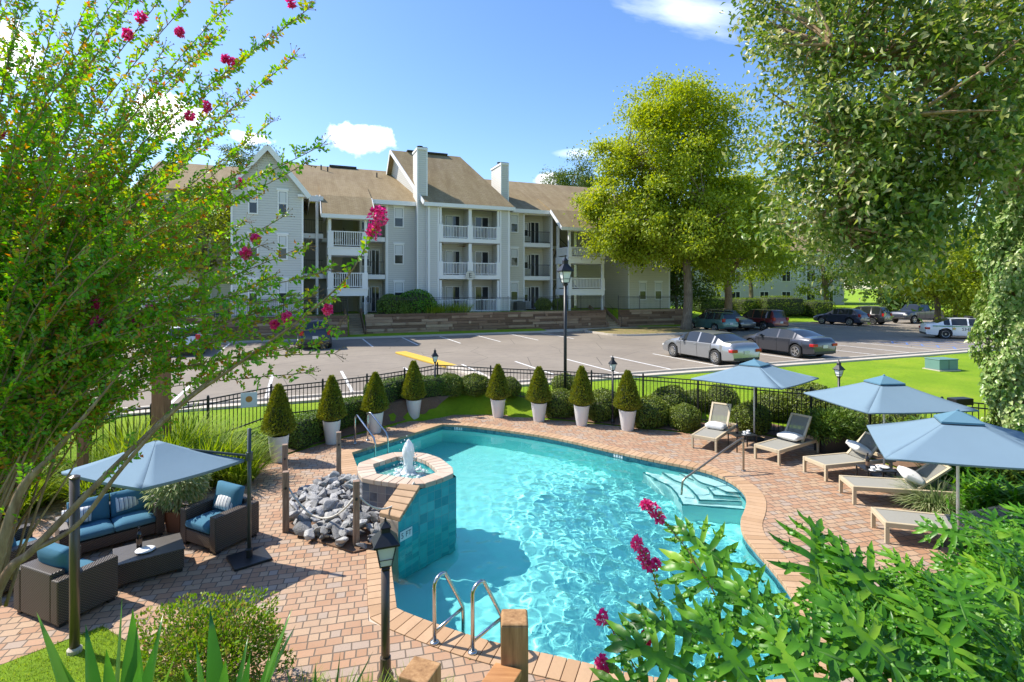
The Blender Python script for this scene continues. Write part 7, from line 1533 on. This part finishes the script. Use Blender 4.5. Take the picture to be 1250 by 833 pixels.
T1 = [(375,12,4.6),(357,70,4.7),(330,45,4.9),(392,178,4.3),(372,200,4.6),(300,-20,5.0),(243,-15,4.4),(345,265,4.7),(318,300,4.4),(210,-20,4.8),(160,-30,4.3),(120,-25,5.0),(80,-30,4.4),(40,-30,4.9),(5,-20,4.5),(-40,20,4.4),(-60,120,4.8),(270,40,5.3),(240,95,5.0),(295,120,5.2),(200,60,5.4),(160,110,5.0),(110,70,5.3),(60,90,4.7),(20,130,5.1),(330,150,5.0),(300,205,4.6),(250,180,4.3),(210,150,5.6),(150,190,5.3),(95,180,4.9),(45,210,5.5),(5,250,4.8),(275,245,5.2),(225,235,5.6),(180,250,4.6),(130,260,5.5),(80,290,5.0),(30,310,5.6),(300,335,5.0),(250,300,4.5),(205,310,5.3),(150,330,4.7),(100,350,5.6),(50,370,4.8),(10,400,5.3),(-30,300,5.0),(260,370,5.4),(210,385,4.4),(120,420,4.6),(70,440,5.4),(25,470,4.9),(320,380,4.5),(345,425,4.4),(285,410,4.9),(145,475,5.0),(90,500,4.6),(40,520,5.0)]
T1 += [(rgm.uniform(-60,300), rgm.uniform(-10,370), rgm.uniform(4.2,6.0)) for _ in range(34)]
T1 += [(rgm.uniform(-60,230), rgm.uniform(130,400), rgm.uniform(4.6,6.2)) for _ in range(30)]
T1 += [(400,330,4.4),(382,362,4.5),(412,398,4.4),(388,420,4.6),(332,338,4.7),(352,362,4.3),(372,300,4.6),(405,365,4.7),(60,560,4.7),(15,570,4.6),(270,345,4.4),(375,455,4.5)]
for k, (x, y, d) in enumerate(T1):
    if y < 330: stem((x, y), d, None, 0.014)
    else: stem((x, y), d, None, 0.012, (rgm.uniform(-0.5,0.3), rgm.uniform(-0.2,0.6), 1.1+rgm.uniform(0,0.5)))
# the two long low limbs crossing in front of the umbrella
stems.append(([tuple(lp_(-70,900,4.0)), tuple(lp_(0,715,4.05)), tuple(lp_(40,672,4.1)), tuple(lp_(100,610,4.2)), tuple(lp_(165,545,4.3)), tuple(lp_(230,485,4.4)), tuple(lp_(300,440,4.5)), tuple(lp_(408,432,4.6))], 0.04))
stems.append(([tuple(lp_(40,672,4.1)), tuple(lp_(95,640,4.15)), tuple(lp_(150,570,4.2)), tuple(lp_(215,500,4.25)), tuple(lp_(290,445,4.2)), tuple(lp_(360,395,4.2)), tuple(lp_(418,345,4.2)), tuple(lp_(446,303,4.2)), tuple(lp_(460,272,4.2))], 0.021))
stems.append(([tuple(lp_(-60,880,3.9)), tuple(lp_(-5,690,3.9)), tuple(lp_(25,600,3.95)), tuple(lp_(60,560,4.0)), tuple(lp_(110,500,4.1)), tuple(lp_(160,440,4.2))], 0.05))
sprays('crepe_myrtle', stems[:-3], 31, 0.047, (0.16,0.38), 0.043, start=0.34, parent=cm)
sprays('crepe_myrtle', stems[-3:], 32, 0.046, (0.10,0.26), 0.06, start=0.5, parent=cm)
for k, (x, y, d, r) in enumerate([(462,264,4.2,0.085),(456,282,4.2,0.06),(356,3,4.6,0.045),(172,22,4.5,0.05),(155,42,4.6,0.05),(219,40,4.6,0.04),(284,77,4.9,0.06),(275,72,4.9,0.045),(252,131,4.8,0.05),(232,142,4.8,0.05),(294,224,4.5,0.04),(300,310,4.4,0.06),(183,382,4.5,0.08),(178,392,4.5,0.05),(118,394,4.5,0.055),(118,371,4.6,0.04),(165,395,4.5,0.035),(350,388,4.4,0.05),(400,378,4.3,0.045),(335,396,4.4,0.035),(0,165,4.6,0.05),(312,292,4.5,0.04)]): blossom(lp_(x, y, d), r*(1.0 if k < 2 else 0.72), cm, 100+k, 130 if r > 0.07 else 80)
# sprigs of the same kind at the bottom right
FB = np.array([1.35, 3.75, 0.0]); FB[2] = gz(FB[0], FB[1]); fs = thing('flowering_sprigs', 'thin leafy sprigs with magenta flowers rising before the pool at the bottom', 'flowering shrub', tuple(FB))
def lq(px, py, y): return np.array(tuple(PY(px, py, y)))-FB
ss = [([(0,0,0.1), tuple(lq(880,760,3.9)), tuple(lq(850,690,4.0)), tuple(lq(826,655,4.0)), tuple(lq(800,628,4.0))], 0.008), ([(0,0,0.1), tuple(lq(820,800,3.7)), tuple(lq(806,735,3.8)), tuple(lq(796,698,3.8)), tuple(lq(780,668,3.8))], 0.008), ([(0,0,0.1), tuple(lq(800,860,3.5)), tuple(lq(775,815,3.6)), tuple(lq(757,785,3.6)), tuple(lq(740,757,3.6))], 0.008), ([(0,0,0.1), tuple(lq(770,880,3.4)), tuple(lq(752,850,3.4)), tuple(lq(738,820,3.4))], 0.007)]
sprays('sprigs', ss, 41, 0.034, (0.05,0.10), 0.035, start=0.55, parent=fs, pods=False)
for k, (x, y, d, r) in enumerate([(797,622,4.0,0.05),(788,616,4.0,0.03),(805,633,4.0,0.035),(777,664,3.8,0.035),(786,678,3.8,0.045),(791,690,3.8,0.04),(800,688,3.8,0.025),(735,753,3.6,0.04),(790,779,3.6,0.04),(734,808,3.4,0.03),(738,820,3.4,0.035)]): blossom(lq(x, y, d), r, fs, 200+k, 60)
# ------------------------------------------------------------------ split-leaf philodendrons
def philo_leaf(rg, S, teeth=True):
    """one deeply lobed blade lying in x (across) / y (along), tip at y = S"""
    V = []; F = []
    def strip_(p0, ang, L, w, sgn):
        K = 6; o = len(V); d = np.array([math.sin(ang)*sgn, math.cos(ang)]); curve = rg.uniform(0.0, 0.35)
        p = np.array(p0, float); a = ang
        for k in range(K+1):
            f = k/K; dd = np.array([math.sin(a)*sgn, math.cos(a)]); nn = np.array([dd[1], -dd[0]]); ww = w*(0.55+1.2*f*(1-f)+0.10*math.sin(f*15+rg.uniform(0,1)))*(1-f**4)+0.003*S; z = -0.12*L*f*f+0.03*S*math.sin(f*6+rg.uniform(0,1)) + 0.05*L*f
            V.append((*(p-nn*ww/2), z+ww*0.18)); V.append((*p, z)); V.append((*(p+nn*ww/2), z+ww*0.18)); p = p+dd*L/K; a -= curve/K
        for k in range(K):
            for j in (0, 1): q = o+k*3+j; F.append((q, q+1, q+4)); F.append((q, q+4, q+3))
    n = 6
    for i in range(n):
        t = i/(n-1); y = S*(0.0+0.74*t); L = S*(0.50+0.12*math.sin(math.pi*t)-0.16*t); ang = R(140-112*t**0.8)
        for sg in (-1, 1):
            l2 = L*rg.uniform(0.85, 1.12); a_ = ang+rg.uniform(-0.1,0.1); d = np.array([math.sin(a_)*sg, math.cos(a_)]); strip_(np.array([0,y])+d*0.05*S, a_, l2, S*0.125*rg.uniform(0.85,1.2), sg)
            if teeth and i < n-1:
                for q, da, ll in ((0.45, -0.8, 0.30), (0.68, -0.6, 0.22), (0.58, 0.7, 0.22)): strip_(np.array([0,y])+d*l2*q, a_+da, l2*ll*rg.uniform(0.7,1.2), S*0.06, sg)
    strip_((0, S*0.70), 0.0, S*0.36, S*0.15, 1)
    for sg in (-1, 1): strip_((0, S*0.78), 0.45, S*0.22, S*0.07, sg)
    o = len(V); K = 8
    for k in range(K+1): f = k/K; w = S*0.15*(1-0.7*f)*(0.7+0.3*min(1, f*4)); V.append((-w, S*0.84*f-0.04*S, 0.010*S)); V.append((0, S*0.84*f, -0.004)); V.append((w, S*0.84*f-0.04*S, 0.010*S))
    for k in range(K):
        for j in (0, 1): q = o+k*3+j; F.append((q, q+1, q+4)); F.append((q, q+4, q+3))
    return np.array(V), np.array(F)
def philodendron(label, base, leaves, seed, name='philodendron'):
    """leaves = [(attach point, size, heading of the tip, pitch, roll)]"""
    rg = np.random.default_rng(seed); base = np.array(base, float); t = thing(name, label, 'plant', tuple(base)); VV, FF = [], []; o = 0; m = MB()
    for (p, S, hd_, pitch, roll) in leaves:
        v, f = philo_leaf(rg, S, S > 0.3); v = v.copy(); s_ = v[:,1]/S; v[:,2] -= 0.14*S*np.clip(s_, 0, 1.2)**2
        nz_ = nrm(np.array([roll*0.8+rg.normal(0,0.18), -0.35-pitch*0.55+rg.normal(0,0.12), 0.85])); ay = np.array([math.cos(hd_), math.sin(hd_), 0.0]); ay = nrm(ay-nz_*ay.dot(nz_)); Mx = np.stack([np.cross(ay, nz_), ay, nz_], 1); v = v @ Mx.T+np.array(p)-base; VV.append(v); FF.append(f+o); o += len(v)
        a = np.array(p)-base; b0_ = np.array([rg.uniform(-0.15,0.15), rg.uniform(-0.15,0.15), 0.05]); md = b0_*0.45+a*0.55+np.array([0,0,0.25*np.linalg.norm(a)*0.5]); m.tube(spline([tuple(b0_), tuple(md), tuple(a)], 6), [0.016-0.0006*k for k in range(13)], 6)
        tip = Vector(tuple(Mx @ np.array([0, S*0.86, -0.16*S])))+Vector(tuple(a)); m.tube([tuple(a), tuple(Vector(tuple(a))*0.5+tip*0.5+Vector((0,0,0.03*S))), tuple(tip)], [0.012*S/0.6+0.002, 0.008*S/0.6+0.001, 0.002], 5)
    raw_mesh('leaves', np.concatenate(VV), np.concatenate(FF).reshape(-1), M['philo'], t); M.get('petiole') or M.__setitem__('petiole', plain('green leaf stalk', (0.12,0.26,0.04), 0.45)); m.build('stalks', M['petiole'], t, smooth=True); return t
rgp = random.Random(33)
def LF(px, py, y, S, hd_, pitch=-0.2, roll=0.0): return (tuple(PY(px, py, y)), S, R(hd_), pitch, roll)
big = [LF(915,735,3.9,0.62,140,0.55,0.15),LF(1000,715,3.9,0.60,78,0.75,-0.1),LF(1072,735,3.8,0.56,105,0.6,0.15),LF(870,775,3.5,0.55,165,0.4,0.2),LF(965,800,3.5,0.55,110,0.6,0.0),LF(845,825,3.2,0.5,150,0.45,0.1),LF(1030,790,3.5,0.52,60,0.5,-0.2),LF(920,840,3.1,0.5,120,0.5,0.1),LF(985,850,3.0,0.48,95,0.5,0.0),LF(815,850,3.2,0.42,165,0.4,0.1),LF(885,690,4.3,0.5,120,0.6,0.1),LF(1060,700,4.2,0.5,200,0.6,0.0),LF(940,760,3.6,0.5,225,0.6,0.1),LF(1110,760,3.7,0.5,60,0.5,0.1)]
philodendron('large split leaf philodendron reaching over the pool corner', (1.75,3.0,gz(1.75,3.0)), big, 51)
mid = [LF(1030+(k%7)*27+rgp.uniform(-12,12), 770+22*(k//7)+rgp.uniform(-12,12), 3.9-0.3*(k//7), rgp.uniform(0.40,0.54), rgp.uniform(40,150), rgp.uniform(0.3,0.8), rgp.uniform(-0.3,0.3)) for k in range(21)]
philodendron('split leaf philodendron right of the large one, among other leaves', (2.5,3.0,gz(2.5,3.0)), mid, 52)
rt = [LF(rgp.uniform(1185,1310), rgp.uniform(655,800), rgp.uniform(4.4,5.8), rgp.uniform(0.28,0.42), rgp.uniform(40,160), rgp.uniform(0.2,0.8), rgp.uniform(-0.4,0.4)) for _ in range(52)]
philodendron('dense finely lobed philodendron at the right edge before the nearest lounger', (5.0,4.9,0.05), rt, 53)
rt2 = [LF(rgp.uniform(1125,1290), rgp.uniform(715,850), rgp.uniform(3.4,4.6), rgp.uniform(0.26,0.40), rgp.uniform(40,160), rgp.uniform(0.2,0.8), rgp.uniform(-0.4,0.4)) for _ in range(56)]
philodendron('bright finely lobed philodendron at the bottom right corner', (3.9,3.9,gz(3.9,3.9)), rt2, 54)
# pale mound and leafy plants beside the nearest umbrella
tuft('pale green mounded grass plant beside the nearest umbrella pole', (8.15,10.2,0), 1200, 0.72, 0.03, 0.28, 1.5, 1.5, 'varieg', 5, 'mounded_grass')
for k, (x, y, r_, lab) in enumerate([(9.2,11.0,0.7,'leafy green plant right of the pale grass mound'),(9.9,10.4,0.8,'leafy dark plant under the right edge of the nearest umbrella'),(8.45,9.3,0.7,'leafy green plant right of the nearest umbrella pole'),(10.7,11.2,0.9,'leafy dark green plant at the foot of the ivy trunk'),(9.1,8.9,0.75,'bright leafy plant at the right edge beside the nearest lounger'),(10.2,13.2,0.8,'leafy dark plant behind the pale grass mound'),(7.75,7.9,0.6,'bright leafy plant at the head of the nearest lounger')]):
    t = thing('leafy_plant', lab, 'plant', (x, y, max(0, gz(x, y))), k); rg = np.random.default_rng(90+k); n = 800; a = rg.random(n)*6.283; d = np.stack([np.cos(a), np.sin(a), rg.uniform(0.1,1.4,n)], 1); pos = np.stack([rg.normal(0,0.3,n)*r_, rg.normal(0,0.3,n)*r_, rg.uniform(0.0,0.8,n)*r_*1.3], 1); blades('foliage', pos, d, rg.uniform(0.25,0.55,n), 0.05, M['philo' if k%2 == 0 else 'hedge'], t, 4, 1.0)
# ------------------------------------------------------------------ foreground plants at the left
def sword_plant(label, loc, tips, seed, W=0.165):
    t = thing('sword_leaf_plant', label, 'plant', loc); rg = np.random.default_rng(seed); lo = np.array(loc); pos = []; ds = []; Ls = []
    for (px, py, y) in tips: e = np.array(tuple(PY(px, py, y)))-lo; b = np.array([rg.uniform(-.08,.08), rg.uniform(-.08,.08), 0.0]); pos.append(b); L = np.linalg.norm(e-b); ds.append((e-b)/L+np.array([0,0,0.04])); Ls.append(L*1.04)
    blades('foliage', np.array(pos), np.array(ds), np.array(Ls), W*rg.uniform(0.8,1.15,len(Ls)), M['sword'], t, 8, 0.02, 0.5)
z1 = gz(-2.3, 3.2); sword_plant('sword leaved plant with the tallest leaf, at the bottom left corner', (-2.35,3.2,z1), [(148,738,3.2),(162,752,3.15),(105,770,3.25),(46,757,3.1),(198,758,3.3),(188,795,3.0),(130,800,3.0),(75,815,2.9),(215,800,3.3),(170,815,2.9)], 3)
z1 = gz(-1.75, 3.2); sword_plant('sword leaved plant right of the tallest one, in front of the small bush', (-1.8,3.2,z1), [(257,752,3.3),(240,790,3.1),(302,785,3.3),(356,750,3.4),(348,772,3.3),(305,803,3.1),(275,812,3.0),(330,800,3.2),(222,815,2.9),(360,770,3.5)], 4)
z1 = gz(-1.1, 3.4); sword_plant('sword leaved plant at the bottom between the bush and the lamp post', (-1.25,3.4,z1), [(415,800,3.5),(385,815,3.4),(440,815,3.4),(350,815,3.3),(455,800,3.6)], 5, 0.07)
t = thing('low_bush', 'small leafy bush with reddish tips in the bed at the bottom left', 'bush', (-3.1,5.5,0)); rg = np.random.default_rng(14); n = 7200; p, d = shell_points(n, (0.76,0.46,0.45), rg, 0.2, 0.85, 3.4, 9, -0.6); p[:,2] += 0.52; leaf_mesh('foliage', p, nrm(d+rdir(len(d), rg)+np.array([0,0,0.5])), nrm(d+rdir(len(d), rg)), 0.05*rg.uniform(.6,1.3,len(d)), 0.026, M['azalea'], t)
m = MB()
for k in range(46): a = rg.uniform(0,6.28); e = p[rg.integers(len(p))]; m.tube([(rg.uniform(-.2,.2), rg.uniform(-.12,.12), 0), tuple(e*0.5+np.array([0,0,0.12])), tuple(e)], [0.009,0.006,0.003], 4, cap=False)
m.build('stems', M['bark'], t)
for k, (x, y, s_) in enumerate([(-1.35,5.1,1.0),(-0.95,5.15,1.05),(-1.7,5.2,0.9),(-0.6,5.0,1.0),(-2.1,5.3,0.8),(-0.9,4.8,1.1),(-1.3,4.7,1.1)]):
    tuft('thin bladed grass clump at the foot of the nearest lamp post', (x, y, gz(x, y)), 150, 0.48*s_, 0.013, 0.10, 0.8, 1.2, 'grass_blade', 120+k, group='grass clumps round the nearest lamp post', seg=4)
# short turf blades on the near lawn patch, and fallen leaves on the deck
rg = np.random.default_rng(17); n = 26000; x = rg.uniform(-8,-2.5,n); y = rg.uniform(4.6,7,n); dd = dist_poly(x, y, DP); ok = ~in_poly(x, y, DP) & (y > 4.7); x, y = x[ok], y[ok]; z = ground_z(x, y); n = len(x); a = rg.random(n)*6.283
o = blades('turf_blades', np.stack([x, y, z-0.005], 1), np.stack([np.cos(a)*0.6, np.sin(a)*0.6, np.ones(n)], 1), rg.uniform(0.025,0.06,n), 0.007, M['grass_blade'], None, 2, 0.7); o['kind'] = 'stuff'
n = 420; x = rg.uniform(-7.5,9,n); y = rg.uniform(5.8,17,n); ok = in_poly(x, y, DP) & ~in_poly(x, y, [(p.x,p.y) for p in COPE]) & (rg.random(n) < 0.55); x, y = x[ok], y[ok]; n = len(x); M['dry_leaf'] = leafmat('dry fallen leaf', [(0.22,0.11,0.04),(0.30,0.17,0.06),(0.16,0.14,0.03)], 0.1); o = leaf_mesh('fallen_leaves', np.stack([x, y, np.full(n, 0.006)], 1), np.stack([np.cos(x*99), np.sin(x*99), np.zeros(n)], 1), np.tile([0,0,1.0], (n,1)), rg.uniform(0.02,0.05,n), 0.022, M['dry_leaf'], droop=0); o['kind'] = 'stuff'
